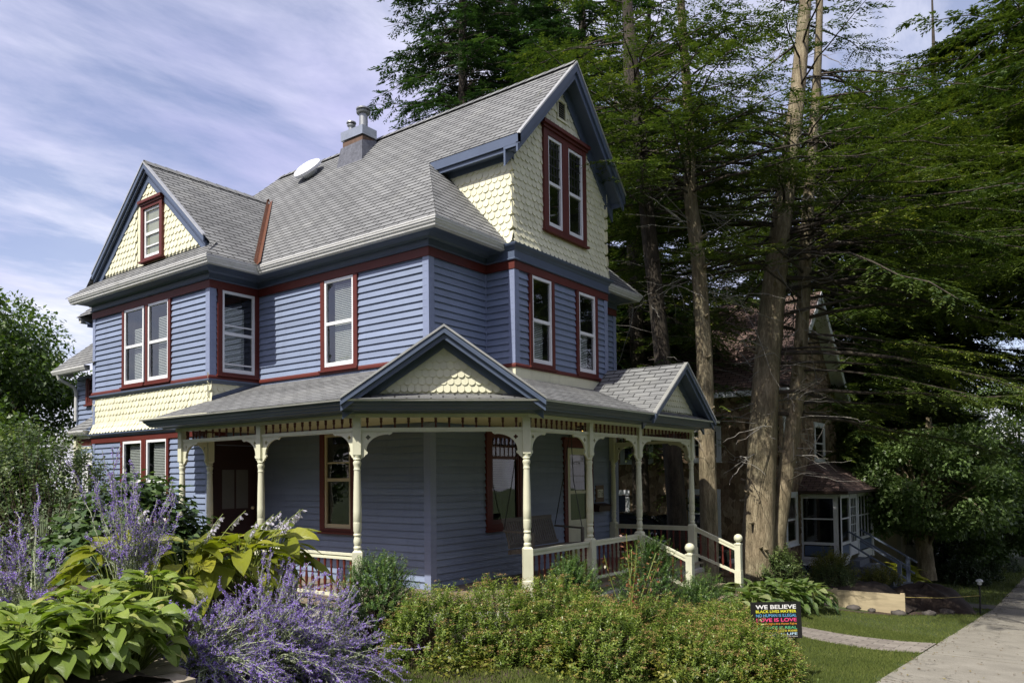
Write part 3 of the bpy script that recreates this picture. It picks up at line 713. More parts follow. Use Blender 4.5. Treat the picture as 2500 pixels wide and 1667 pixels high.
    me = q.mesh("door_knob", plain("ivory knob", (0.6, 0.5, 0.3), 0.3)); me.transform(Matrix.Translation(w.P(0.80, 1.12, 0.0)) @ Matrix.Rotation(math.radians(90), 4, 'X')); link("door_knob", me, d)
    # number board
    m = MB(); g.box(m, 12.74-X1, 13.03-X1, 1.10, 1.42, 0.0, 0.035); nb = m.build("number_board", paint("brown plaque", (0.10, 0.06, 0.03), 0.5), HOUSE)
    m = MB(); g.box(m, 12.79-X1, 12.985-X1, 1.19, 1.34, 0.036, 0.045); m.build("number_tile", paint("white tile", (0.7, 0.69, 0.62), 0.3, 0.05), nb)
    text_on("1716", nb, "house_number", M_iron, g.P(12.797-X1, 1.205, 0.047), Vector((1, 0, 0)), Vector((0, 0, 1)), 0.18, 0.12, 0.01)
def text_on(body, parent, name, mat, org, ux, uz, width, height, bold=0.0):
    cu = bpy.data.curves.new(name, 'FONT'); cu.body = body; cu.size = 1.0; cu.offset = bold
    o = bpy.data.objects.new(name, cu); COL.objects.link(o)
    dg = bpy.context.evaluated_depsgraph_get(); dg.update()
    me = bpy.data.meshes.new_from_object(o.evaluated_get(dg)); me.name = name
    bpy.data.objects.remove(o)
    n = len(me.vertices); co = np.empty(n*3, dtype=np.float32); me.vertices.foreach_get("co", co); co = co.reshape(-1, 3)
    mn, mx = co.min(0), co.max(0); a = (co[:, 0]-mn[0])/max(1e-6, mx[0]-mn[0])*width; b = (co[:, 1]-mn[1])/max(1e-6, mx[1]-mn[1])*height
    new = np.array(org)[None]+a[:, None]*np.array(ux)[None]+b[:, None]*np.array(uz)[None]
    me.vertices.foreach_set("co", new.astype(np.float32).ravel()); me.materials.clear(); me.materials.append(mat); me.update()
    return link(name, me, parent)

build_house_windows()
# ------------------------------------------------------------------ the porch
PX, PY, PX8 = 6.611, 5.794, 13.332
P3, P4, P5 = (PX, 9.42), (PX, 7.393), (8.087, PY)
def build_porch():
    own = lambda o: o
    # floor, skirt, steps
    f = MB(); out = [(6.50, 11.6), (6.50, 7.35), (8.04, 5.68), (13.44, 5.68), (13.44, 7.52)]
    top = [(8.104, 11.6), (6.50, 11.6), (6.50, 7.35), (8.04, 5.68), (13.44, 5.68), (13.44, 7.52), (8.104, 7.52)]
    f.face([(x, y, 0.0) for x, y in [(6.50, 11.6), (6.50, 7.35), (8.104, 7.35), (8.104, 11.6)]]); f.face([(x, y, 0.0) for x, y in [(6.5, 7.35), (8.04, 5.68), (8.104, 5.68), (8.104, 7.35)]])
    f.face([(x, y, 0.0) for x, y in [(8.104, 5.68), (13.44, 5.68), (13.44, 7.52), (8.104, 7.52)]])
    f.sweep(out, [(0.0, -0.03), (0.03, -0.03), (0.03, 0.0), (0.0, 0.0)]); f.build("porch_floor", M_floor, HOUSE)
    s = MB(); s.sweep(out, [(-0.05, -1.0), (-0.02, -1.0), (-0.02, -0.03), (-0.05, -0.03)]); s.sweep(out[1:4], [(0.0, -0.9), (0.06, -0.9), (0.06, -0.12), (0.0, -0.10)]); s.build("porch_skirt", M_stone, HOUSE)
    st = MB()
    for i in range(4): st.box(11.29, 13.27, 5.68-0.27*(i+1), 5.70-0.27*i, -1.0, -0.17*(i+1)+0.0)
    st.build("steps", M_floor, HOUSE)
    # ceiling and beams
    c = MB(); c.face([(x, y, 2.415) for x, y in [(8.104, 11.6), (6.62, 11.6), (6.62, 7.393), (8.104, 7.393)]][::-1]); c.face([(x, y, 2.415) for x, y in [(6.62, 7.393), (8.087, 5.8), (8.104, 5.8), (8.104, 7.393)]][::-1])
    c.face([(x, y, 2.415) for x, y in [(8.104, 5.8), (13.33, 5.8), (13.33, 7.52), (8.104, 7.52)]][::-1]); c.build("porch_ceiling", M_ceiling, HOUSE)
    line = [(PX, 11.62), P4, P5, (PX8, PY), (PX8, 7.5)]
    b = MB(); b.sweep(line, [(-0.05, 2.385), (0.05, 2.385), (0.05, 2.432), (-0.05, 2.432)]); b.build("porch_beam", M_post, HOUSE)
    eave = [(X1-0.02, 11.66), (PX, 11.66), P4, P5, (PX8, PY), (PX8, 7.51)]
    k = MB(); k.sweep(eave, [(-0.1, 2.434), (0.15, 2.434), (0.165, 2.452), (0.20, 2.458), (0.30, 2.462), (0.305, 2.478), (0.325, 2.49), (0.345, 2.52), (0.36, 2.528), (0.375, 2.56), (0.375, 2.568), (-0.1, 2.568)])
    k.build("porch_cornice", M_trimblue, HOUSE)
    d = MB(); d.sweep(eave, [(0.2, 2.569), (0.40, 2.569), (0.408, 2.562), (0.412, 2.583), (0.2, 2.586)]); d.build("drip_edge", M_drip, HOUSE)
    # roof
    sl = 0.356; r = MB()
    Lz = lambda x: 2.585+sl*(x-6.20); Fz = lambda y: 2.585+sl*(y-5.385); Dz = lambda x, y: 2.585+sl*((x-6.20)+(y-7.222))*0.7071
    nx, ny = -0.7345, -0.6786   # outward normal of the diagonal side
    Dz = lambda x, y: 2.585+sl*(-(nx*(x-PX)+ny*(y-7.393))+0.41)
    V1 = (6.20, 7.21); V2 = (7.92, 5.385)
    roof_face(r, [(x, y, Lz(x)) for x, y in [(6.20, 11.68), (8.104, 11.68), (8.104, 8.03), V1]], 0.12)
    roof_face(r, [(x, y, Dz(x, y)) for x, y in [V1, (8.104, 8.03), (8.104, 7.52), (8.78, 7.52), V2]], 0.12)
    roof_face(r, [(x, y, Fz(y)) for x, y in [V2, (8.78, 7.52), (9.45, 7.52), (9.45, 5.385)]], 0.12)
    roof_face(r, [(x, y, Fz(y)) for x, y in [(9.45, 5.385), (9.45, 6.97), (12.29, 6.97), (12.29, 5.385)]], 0.12)
    roof_face(r, [(x, y, Fz(y)) for x, y in [(12.29, 5.385), (12.29, 7.52), (13.74, 7.52), (13.74, 5.385)]], 0.12)
    # gables over the diagonal corner and over the steps
    n = Vector((nx, ny)); mid = Vector(((V1[0]+V2[0])/2, (V1[1]+V2[1])/2))+n*0.02
    Gd = Gable(mid, n, 1.27, 2.60, 3.50, 0.26); Gr = Gable((12.27, 5.37), (0, -1), 1.24, 2.60, 3.525, 0.26)
    for G, dep in ((Gd, 1.5), (Gr, 2.2)):
        roof_face(r, [G.P(-G.w, G.ze, 0), G.P(0, G.za, 0), G.P(0, G.za, dep), G.P(-G.w, G.ze, dep)], 0.12)
        roof_face(r, [G.P(G.w, G.ze, 0), G.P(0, G.za, 0), G.P(0, G.za, dep), G.P(G.w, G.ze, dep)], 0.12)
        G.trim(HOUSE, 0.075, 0.135, 0.07, 0.10)
        G.wall(HOUSE, "gable_wall", G.ze+0.088, 0.215, 0.090, 0.096)
    r.build("porch_roof", M_roof, HOUSE)
    a = MB(); w = WL['tower']; w.box(a, -0.0, w.L, 3.08, ZS-0.022, 0, 0.03); WL['tret'].box(a, 0, WL['tret'].L+0.03, 3.1, ZS-0.022, 0, 0.03); a.build("skirt_board", M_cream, HOUSE)
    a = MB(); w = WL['ret']
    for j in range(8):
        x0 = XB+0.02+(X1-XB)*j/8; x1 = XB+0.02+(X1-XB)*(j+1)/8
        a.add([(x0, YB-0.03, Lz(x0)+0.005), (x1, YB-0.03, Lz(x1)+0.005), (x1, YB-0.03, Lz(x1)+0.075), (x0, YB-0.03, Lz(x0)+0.075), (x0, YB, Lz(x0)+0.075), (x1, YB, Lz(x1)+0.075)], [(0, 1, 2, 3), (3, 2, 5, 4)])
    a.build("flashing_board", M_trimblue, HOUSE)
    # posts
    def post_mesh():
        m = MB()
        def sq(h, z0, z1, ch=0.0): m.box(-h, h, -h, h, z0, z1)
        sq(0.073, 0.0, 0.255)
        m.add([(-0.073, -0.073, 0.255), (0.073, -0.073, 0.255), (0.073, 0.073, 0.255), (-0.073, 0.073, 0.255), (-0.064, -0.064, 0.27), (0.064, -0.064, 0.27), (0.064, 0.064, 0.27), (-0.064, 0.064, 0.27)], [(0, 1, 5, 4), (1, 2, 6, 5), (2, 3, 7, 6), (3, 0, 4, 7)])
        sq(0.0635, 0.26, 0.675)
        m.add([(-0.0635, -0.0635, 0.675), (0.0635, -0.0635, 0.675), (0.0635, 0.0635, 0.675), (-0.0635, 0.0635, 0.675), (-0.042, -0.042, 0.70), (0.042, -0.042, 0.70), (0.042, 0.042, 0.70), (-0.042, 0.042, 0.70)], [(0, 1, 5, 4), (1, 2, 6, 5), (2, 3, 7, 6), (3, 0, 4, 7)])
        m.lathe([(0.047, 0.69), (0.047, 0.70), (0.041, 0.705), (0.044, 0.71), (0.050, 0.722), (0.050, 0.738), (0.044, 0.75), (0.038, 0.754), (0.044, 0.775), (0.051, 0.80), (0.050, 0.825), (0.043, 0.862), (0.040, 0.872), (0.046, 0.878), (0.051, 0.89), (0.050, 0.903), (0.043, 0.912),
                 (0.046, 0.93), (0.052, 0.945), (0.053, 1.045), (0.0505, 1.048), (0.053, 1.052), (0.0505, 1.058), (0.053, 1.062), (0.052, 1.2), (0.048, 1.45), (0.041, 1.69), (0.040, 1.712), (0.046, 1.718), (0.046, 1.726), (0.041, 1.735), (0.042, 1.765), (0.049, 1.79), (0.052, 1.805), (0.049, 1.825), (0.040, 1.832), (0.041, 1.845), (0.050, 1.85), (0.050, 1.862), (0.045, 1.87), (0.048, 1.885), (0.05, 1.90)], (0, 0, 0), 20)
        m.add([(-0.036, -0.036, 1.885), (0.036, -0.036, 1.885), (0.036, 0.036, 1.885), (-0.036, 0.036, 1.885), (-0.051, -0.051, 1.91), (0.051, -0.051, 1.91), (0.051, 0.051, 1.91), (-0.051, 0.051, 1.91)], [(3, 2, 1, 0), (0, 1, 5, 4), (1, 2, 6, 5), (2, 3, 7, 6), (3, 0, 4, 7)])
        sq(0.051, 1.91, 2.384)
        return m.mesh("porch_post", M_post, True, 0.6)
    pm = post_mesh(); base = Vector(HOUSE.location)
    spots = [((PX, 11.50), 0), (P3, 0), (P4, math.radians(43)), (P5, math.radians(43)), ((9.668, PY), 0), ((11.232, PY), 0), ((PX8, PY), 0), ((PX8, 7.44), 0), ((7.09, 11.50), 0)]
    for (x, y), rz in spots: link("porch_post", pm, HOUSE, (x, y, 0.0), rz)
    # sawn brackets with a quatrefoil hole
    cu = bpy.data.curves.new("bracket", 'CURVE'); cu.dimensions = '2D'; cu.fill_mode = 'BOTH'; cu.extrude = 0.013
    def spl(pts):
        s = cu.splines.new('POLY'); s.points.add(len(pts)-1); s.use_cyclic_u = True
        for p, q in zip(s.points, pts): p.co = (q[0], q[1], 0, 1)
    pts = [(0.0, 0.0), (0.40, 0.0), (0.385, -0.022), (0.37, -0.026), (0.36, -0.038), (0.345, -0.030)]
    for i in range(13):
        t = i/12*math.pi/2; pts.append((0.335-0.268*math.sin(t), -0.028-0.205*(1-math.cos(t))))
    pts += [(0.066, -0.242), (0.082, -0.252), (0.084, -0.27), (0.07, -0.284), (0.052, -0.292), (0.045, -0.31), (0.02, -0.328), (0.0, -0.345)]
    spl(pts)
    q = []
    for i in range(32):
        t = 2*math.pi*i/32; rr = 0.017+0.014*abs(math.cos(2*t))**0.8; q.append((0.088+rr*math.cos(t), -0.066+rr*math.sin(t)))
    spl(q)
    o = bpy.data.objects.new("bracket", cu); COL.objects.link(o); dg = bpy.context.evaluated_depsgraph_get(); dg.update()
    bm_ = bpy.data.meshes.new_from_object(o.evaluated_get(dg)); bpy.data.objects.remove(o)
    bm_.transform(Matrix.Rotation(math.radians(90), 4, 'X')); bm_.materials.clear(); bm_.materials.append(M_post); bm_.name = "bracket"
    sp = MB(); sp.lathe([(0.017, 0.0), (0.017, 0.014), (0.011, 0.022), (0.010, 0.05), (0.017, 0.078), (0.019, 0.088), (0.013, 0.097), (0.018, 0.105), (0.018, 0.129)], (0, 0, 0), 8); spm = sp.mesh("spindle", M_spindle, True, 0.7)
    ba = MB(); ba.lathe([(0.019, 0.0), (0.019, 0.05), (0.012, 0.065), (0.016, 0.10), (0.022, 0.16), (0.013, 0.26), (0.012, 0.32), (0.018, 0.335), (0.013, 0.35), (0.019, 0.40), (0.019, 0.455)], (0, 0, 0), 8); bam = ba.mesh("baluster", M_red, True, 0.7)
    spans = [((PX, 11.50), P3, 11, 0), (P3, P4, 12, 1), (P4, P5, 12, 0), (P5, (9.668, PY), 12, 1), ((9.668, PY), (11.232, PY), 12, 1), ((11.232, PY), (PX8, PY), 15, 0), ((PX8, PY), (PX8, 7.44), 11, 1), ((PX, 11.5), (7.09, 11.5), 3, 0)]
    for A, B, n, rail in spans:
        A, B = Vector(A), Vector(B); d = (B-A).normalized(); a = A+d*0.05; b = B-d*0.05; ang = math.atan2(d.y, d.x)
        m = MB(); m.bar((a.x, a.y, 2.235), (b.x, b.y, 2.235), 0.05, 0.042); m.bar((a.x, a.y, 2.207), (b.x, b.y, 2.207), 0.036, 0.012)
        fr = m.build("spindle_frieze", M_post, HOUSE)
        for i in range(n):
            p = A.lerp(B, (i+0.75)/(n+0.5)); link("spindle", spm, fr, (p.x, p.y, 2.256))
        if (B-A).length > 0.8: scale = 1.0
        else: scale = 0.5
        for P, an in ((a, ang), (b, ang+math.pi)):
            o = link("bracket", bm_, HOUSE, (P.x, P.y, 2.20), an)
            if scale != 1.0: o.scale = (0.53, 1, 1.05)
        if rail:
            ends = 0.064
            a = A+d*ends; b = B-d*ends; m = MB()
            m.bar((a.x, a.y, 0.640), (b.x, b.y, 0.640), 0.062, 0.028); m.bar((a.x, a.y, 0.612), (b.x, b.y, 0.612), 0.038, 0.028); m.bar((a.x, a.y, 0.586), (b.x, b.y, 0.586), 0.05, 0.024)
            m.bar((a.x, a.y, 0.108), (b.x, b.y, 0.108), 0.05, 0.04)
            rl = m.build("porch_railing", M_post, HOUSE)
            nb = int((b-a).length/0.125)
            for i in range(nb):
                p = a.lerp(b, (i+0.5)/nb); link("baluster", bam, rl, (p.x, p.y, 0.125))
    # stair rails and newels
    for x in (11.232, PX8):
        m = MB(); h = 0.058; y = 4.93
        m.box(x-h, x+h, y-h, y+h, -1.1, -0.10); m.box(x-0.052, x+0.052, y-0.052, y+0.052, -0.10, 0.355); m.box(x-0.06, x+0.06, y-0.06, y+0.06, 0.355, 0.375)
        m.lathe([(0.05, 0.375), (0.04, 0.39), (0.03, 0.395), (0.032, 0.40), (0.055, 0.415), (0.072, 0.44), (0.076, 0.468), (0.072, 0.495), (0.055, 0.522), (0.03, 0.538), (0.004, 0.543)], (x, y, 0), 20)
        m.build("newel_post", M_post, HOUSE, True, 0.5)
        m = MB(); a = (x, PY-0.06, 0.635); b = (x, y+0.052, 0.315)
        def sh(p, z): return (p[0], p[1], p[2]+z)
        m.bar(a, b, 0.062, 0.028); m.bar(sh(a, -0.03), sh(b, -0.03), 0.038, 0.03); m.bar(sh(a, -0.056), sh(b, -0.056), 0.05, 0.022); m.bar((x, PY-0.06, 0.14), (x, y+0.05, -0.14), 0.045, 0.045)
        rl = m.build("stair_railing", M_post, HOUSE)
        for i in range(5):
            t = (i+0.7)/5.4; q = Vector(a).lerp(Vector(b), t); link("baluster", bam, rl, (x, q.y, q.z-0.52))
    # ceiling lantern (lit)
    l = MB(); l.box(10.37, 10.53, 6.30, 6.46, 2.38, 2.40); l.box(10.39, 10.51, 6.32, 6.44, 2.34, 2.36)
    for dx in (10.39, 10.50):
        for dy in (6.32, 6.43): l.box(dx, dx+0.012, dy, dy+0.012, 2.20, 2.36)
    l.box(10.39, 10.512, 6.32, 6.442, 2.185, 2.20); l.tube([(10.45, 6.38, 2.36), (10.45, 6.38, 2.42)], [0.012, 0.012], 6)
    lo = l.build("ceiling_lantern", M_iron, HOUSE)
    q = MB(); q.lathe([(0.01, 2.21), (0.035, 2.225), (0.038, 2.29), (0.012, 2.33)], (10.45, 6.38, 0), 10); q.build("lamp_bulb", plain("lit bulb", (0.9, 0.6, 0.15), 0.4, 0, (1.0, 0.62, 0.12), 1.6), lo)
build_porch()
# ------------------------------------------------------------------ ground
def sm(t): t = np.clip(t, 0, 1); return t*t*(3-2*t)
def z_side(x):
    x = np.asarray(x, float); return np.where(x < 25, -0.04-0.087*x, np.where(x < 60, -2.215-0.05*(x-25), -3.965-0.012*(x-60)))
def z_pad(x):
    x = np.asarray(x, float)
    return np.where(x < 0, -0.1, np.where(x < 11, -0.1-0.055*x, np.where(x < 17.2, -0.705-0.012*(x-11), np.where(x < 19.4, -0.78-0.33*(x-17.2), np.where(x < 60, -1.506-0.055*(x-19.4), -3.739-0.012*(x-60))))))
def gz(x, y):
    b = sm((np.asarray(y, float)-2.2)/(2.8+3.2*sm((np.asarray(x, float)-11.5)/4.0))); return (1-b)*z_side(x)+b*z_pad(x)
def bed_z(x, y):
    x = np.asarray(x, float); y = np.asarray(y, float)
    xe = 2.86+2.5*sm((y-5.3)/1.3); a = sm((xe+0.1-x)/0.45)*(y > 4.64)
    return gz(x, y)*(1-a)+(0.40+0.16*sm((y-5.9)/1.2)-0.25*sm((y-8.0)/3))*a
def ground():
    xs = np.concatenate([np.linspace(-300, -8, 14), np.arange(-6, 45, 0.4), np.geomspace(46, 900, 26)])
    ys = np.concatenate([np.linspace(-300, -6, 12), np.arange(-4, 22, 0.4), np.geomspace(23, 900, 26)])
    X, Y = np.meshgrid(xs, ys, indexing='ij'); Z = gz(X, Y)
    V = np.stack([X, Y, Z], -1).reshape(-1, 3); n, m = len(xs), len(ys)
    i, j = np.meshgrid(np.arange(n-1), np.arange(m-1), indexing='ij'); a = (i*m+j).ravel()
    F = np.stack([a, a+m, a+m+1, a+1], -1)
    mt, nt, p = new_mat("lawn and soil")
    n1 = noise(nt, coords(nt), 1.2, 6, 0.65); n2 = noise(nt, coords(nt), 28.0, 4, 0.7)
    col = ramp(nt, n1, [(0.3, (0.035, 0.055, 0.012)), (0.55, (0.055, 0.082, 0.018)), (0.75, (0.085, 0.085, 0.03))])
    col = mixc(nt, 1.0, col, ramp(nt, n2, [(0.3, (0.6, 0.6, 0.6)), (0.7, (1.35, 1.35, 1.3))]), 'MULTIPLY')
    nt.links.new(col, p.inputs["Base Color"]); p.inputs["Roughness"].default_value = 0.95; nt.links.new(bump(nt, n2, 0.6, 0.03), p.inputs["Normal"])
    tag(link("ground", np_mesh("ground", V, F, mt, smooth=True)), kind="structure")
    # planting bed on the high side, behind the stone wall
    xs = np.arange(-7, 6.6, 0.2); ys = np.concatenate([[4.66, 4.7, 4.8, 4.95], np.arange(5.1, 13.0, 0.25)])
    X, Y = np.meshgrid(xs, ys, indexing='ij'); rr = np.random.default_rng(3)
    Z = bed_z(X, Y)+0.006+rr.uniform(0, 0.03, X.shape); Z = np.where(X > 2.96+2.5*sm((Y-5.3)/1.3), gz(X, Y)-0.05, Z)
    V = np.stack([X, Y, Z], -1).reshape(-1, 3); n, m = len(xs), len(ys); i, j = np.meshgrid(np.arange(n-1), np.arange(m-1), indexing='ij'); a = (i*m+j).ravel()
    soil = paint("dark garden soil", (0.045, 0.032, 0.02), 0.95, 0.4, scale=12, bmp=0.8)
    tag(link("planting_bed", np_mesh("planting_bed", V, np.stack([a, a+m, a+m+1, a+1], -1), soil, smooth=True)), kind="structure")
    # mulch strip at the front of the house and below the neighbour's bed
    def sheet(name, pts, mat, lift, kind="structure", nu=24, nv=5):
        """pts: four plan corners; a sheet that follows the ground"""
        A, B, Cc, D = [np.array(p, float) for p in pts]; u, v = np.meshgrid(np.linspace(0, 1, nu), np.linspace(0, 1, nv), indexing='ij'); u = u[..., None]; v = v[..., None]
        Q = (A*(1-u)+B*u)*(1-v)+(D*(1-u)+Cc*u)*v; Z = gz(Q[..., 0], Q[..., 1])+lift
        V = np.concatenate([Q, Z[..., None]], -1).reshape(-1, 3); i, j = np.meshgrid(np.arange(nu-1), np.arange(nv-1), indexing='ij'); a = (i*nv+j).ravel()
        uv = np.concatenate([u*np.linalg.norm(B-A), v*np.linalg.norm(D-A)], -1).reshape(-1, 2)
        return tag(link(name, np_mesh(name, V, np.stack([a, a+nv, a+nv+1, a+1], -1), mat, uv=uv, smooth=True)), kind=kind)
    sheet("mulch_bed", [(5.6, 4.7), (14.6, 4.0), (14.6, 6.2), (5.6, 7.6)], soil, 0.02)
    mulch = paint("brown wood mulch", (0.05, 0.032, 0.02), 0.95, 0.5, scale=25, bmp=0.9)
    sheet("mulch_strip", [(17.6, 4.3), (22.3, 2.35), (22.2, 2.95), (18.4, 4.6)], mulch, 0.012)
    drive = paint("worn driveway concrete", (0.10, 0.095, 0.085), 0.9, 0.2, scale=4)
    sheet("driveway", [(15.7, 6.4), (17.2, 6.9), (17.9, 22.0), (15.7, 22.0)], drive, 0.012, nu=4, nv=40)
    # front walk of pavers
    mt, nt, p = new_mat("clay and concrete pavers"); uvn = nt.nodes.new("ShaderNodeUVMap"); uvn.uv_map = "uv"
    br = nt.nodes.new("ShaderNodeTexBrick"); br.inputs["Scale"].default_value = 1.0; br.inputs["Brick Width"].default_value = 0.42; br.inputs["Row Height"].default_value = 0.21; br.inputs["Mortar Size"].default_value = 0.007
    br.inputs["Color1"].default_value = (0.20, 0.175, 0.15, 1); br.inputs["Color2"].default_value = (0.29, 0.26, 0.225, 1); br.inputs["Mortar"].default_value = (0.03, 0.028, 0.022, 1)
    nt.links.new(uvn.outputs[0], br.inputs[0]); g = noise(nt, coords(nt), 14, 5, 0.7)
    nt.links.new(mixc(nt, 1.0, br.outputs[0], ramp(nt, g, [(0.3, (0.75, 0.75, 0.75)), (0.7, (1.2, 1.2, 1.2))]), 'MULTIPLY'), p.inputs["Base Color"]); p.inputs["Roughness"].default_value = 0.9
    nt.links.new(bump(nt, br.outputs[1], 0.5, -0.01), p.inputs["Normal"])
    sheet("front_path", [(11.5, 4.75), (13.25, 2.06), (14.85, 2.06), (13.3, 4.75)], mt, 0.016, nu=14, nv=8)
    # sidewalk slabs
    mt, nt, p = new_mat("sidewalk concrete"); n1 = noise(nt, coords(nt), 2.0, 6, 0.65); n2 = noise(nt, coords(nt), 70, 3, 0.8)
    col = mixc(nt, 1.0, ramp(nt, n1, [(0.3, (0.215, 0.20, 0.165)), (0.7, (0.30, 0.28, 0.235))]), ramp(nt, n2, [(0.3, (0.7, 0.7, 0.7)), (0.7, (1.2, 1.2, 1.2))]), 'MULTIPLY')
    vo = nt.nodes.new("ShaderNodeTexVoronoi"); vo.feature = 'DISTANCE_TO_EDGE'; vo.inputs["Scale"].default_value = 0.45; w2 = noise(nt, coords(nt), 3.0, 5)
    wv = nt.nodes.new("ShaderNodeVectorMath"); wv.operation = 'ADD'; nt.links.new(coords(nt), wv.inputs[0]); nt.links.new(w2, wv.inputs[1]); nt.links.new(wv.outputs[0], vo.inputs[0])
    col = mixc(nt, ramp(nt, vo.outputs[0], [(0.0, (1, 1, 1)), (0.006, (0, 0, 0))]), col, (0.06, 0.055, 0.045))
    nt.links.new(col, p.inputs["Base Color"]); p.inputs["Roughness"].default_value = 0.92; nt.links.new(bump(nt, n2, 0.35, 0.006), p.inputs["Normal"])
    m = MB(); x = -8.0; rr = random.Random(5)
    while x < 70:
        L = 1.52; dz = rr.uniform(-0.006, 0.006)
        z0, z1 = float(z_side(x+0.006)), float(z_side(x+L-0.006)); y0, y1 = 0.32, 2.03
        V = [(x+0.011, y0, z0), (x+L-0.011, y0, z1), (x+L-0.011, y1, z1), (x+0.011, y1, z0)]
        m.add([(a, b, c-0.12) for a, b, c in V]+[(a, b, c+0.022+dz) for a, b, c in V], [(4, 5, 6, 7), (0, 1, 5, 4), (1, 2, 6, 5), (2, 3, 7, 6), (3, 0, 4, 7)])
        x += L
    tag(m.build("sidewalk", mt), kind="structure")
    m = MB(); m.face([(-200, -9.5, -0.12+17.4), (-200, -2.2, -0.12+17.4), (0, -2.2, -0.16), (0, -9.5, -0.16)]); m.face([(0, -9.5, -0.16), (0, -2.2, -0.16), (25, -2.2, -2.335), (25, -9.5, -2.335)]); m.face([(25, -9.5, -2.335), (25, -2.2, -2.335), (60, -2.2, -4.085), (60, -9.5, -4.085)])
    for f in range(3): pass
    # short pavers linking neighbour drive and far walk
    sheet("neighbour_path", [(24.6, 2.05), (25.9, 2.05), (25.7, 4.4), (24.5, 4.4)], drive, 0.016, nu=4, nv=10)
ground()

# ------------------------------------------------------------------ rear wing of the blue house
def rear_wing():
    m = MB(); w = Wall((7.55, 17.3), (7.55, YE)); e = Wall((8.1, 17.3), (7.55, 17.3))
    siding(m, w, -0.5, 3.85, [(0.55, 0.98, 3.25, 3.75), (0.4, 1.05, 0.0, 2.1)]); siding(m, e, -0.5, 3.85); m.build("wing_wall", M_siding, HOUSE)
    sash_window(HOUSE, w, 0.56, 0.97, 3.27, 3.78, 3.5, cw=0.09, sill=0.05, frame=M_spindle)
    r = MB(); roof_face(r, [(7.1, 17.5, 3.95), (7.1, YE-0.1, 3.95), (8.1, YE-0.1, 4.80), (8.1, 17.5, 4.80)]); r.build("wing_roof", M_roof, HOUSE); r = MB()
    roof_face(r, [(7.0, 16.5, 2.62), (7.0, YE+0.02, 2.62), (7.55, YE+0.02, 2.99), (7.55, 16.5, 2.99)]); r.build("rear_porch_roof", M_roof, HOUSE)
    g = MB(); g.sweep([(7.5, 17.5), (7.09, 17.5), (7.09, YE+0.3)], [(0, 3.95), (0.0, 3.92), (-0.03, 3.86), (-0.12, 3.855), (-0.12, 3.95)]); g.build("gutter", M_gutter, HOUSE); g = MB(); g.sweep([(6.99, 16.5), (6.99, YE+0.1)], [(0, 2.62), (0, 2.59), (-0.03, 2.54), (-0.12, 2.535), (-0.12, 2.62)]); g.build("gutter", M_gutter, HOUSE); g = MB()
    g.tube([(7.15, 17.3, 3.86), (7.17, 17.3, 3.78), (7.46, 17.25, 3.62), (7.5, 17.25, 3.5), (7.5, 17.25, 2.9)], [0.038]*5, 8); g.build("downspout", M_gutter, HOUSE)
    b = MB(); b.box(7.1, 7.2, YE, 16.45, 2.47, 2.53); b.box(7.1, 7.2, YE, 16.45, 2.26, 2.30)
    for y in (16.38,): b.box(7.10, 7.20, y-0.05, y+0.05, 1.9, 2.53); b.lathe([(0.05, 0.0), (0.05, 0.7), (0.04, 0.75), (0.052, 0.9), (0.042, 1.75), (0.05, 1.8), (0.05, 1.9)], (7.15, y, 0), 12)
    fr = b.build("rear_porch_frame", M_post, HOUSE)
    for i in range(11):
        s = MB(); s.lathe([(0.018, 2.26), (0.011, 2.3), (0.018, 2.35), (0.018, 2.4)], (7.15, 15.75+i*0.055, 0.06), 7); s.build("spindle", M_spindle, fr)
    d = MB(); w.box(d, 0.33, 0.40, 0, 2.15, 0, 0.04); w.box(d, 1.05, 1.12, 0, 2.15, 0, 0.04); w.box(d, 0.33, 1.12, 2.1, 2.2, 0, 0.042); w.box(d, 0.4, 0.52, 0, 2.1, -0.02, 0.01); w.box(d, 0.93, 1.05, 0, 2.1, -0.02, 0.01); w.box(d, 0.52, 0.93, 0, 0.9, -0.02, 0.008); w.box(d, 0.52, 0.93, 1.95, 2.1, -0.02, 0.008)
    do = d.build("rear_door", M_white, HOUSE); q = MB(); q.face([w.P(0.52, 0.9, -0.01), w.P(0.93, 0.9, -0.01), w.P(0.93, 1.95, -0.01), w.P(0.52, 1.95, -0.01)]); q.build("glass", M_darkglass, do)
rear_wing()

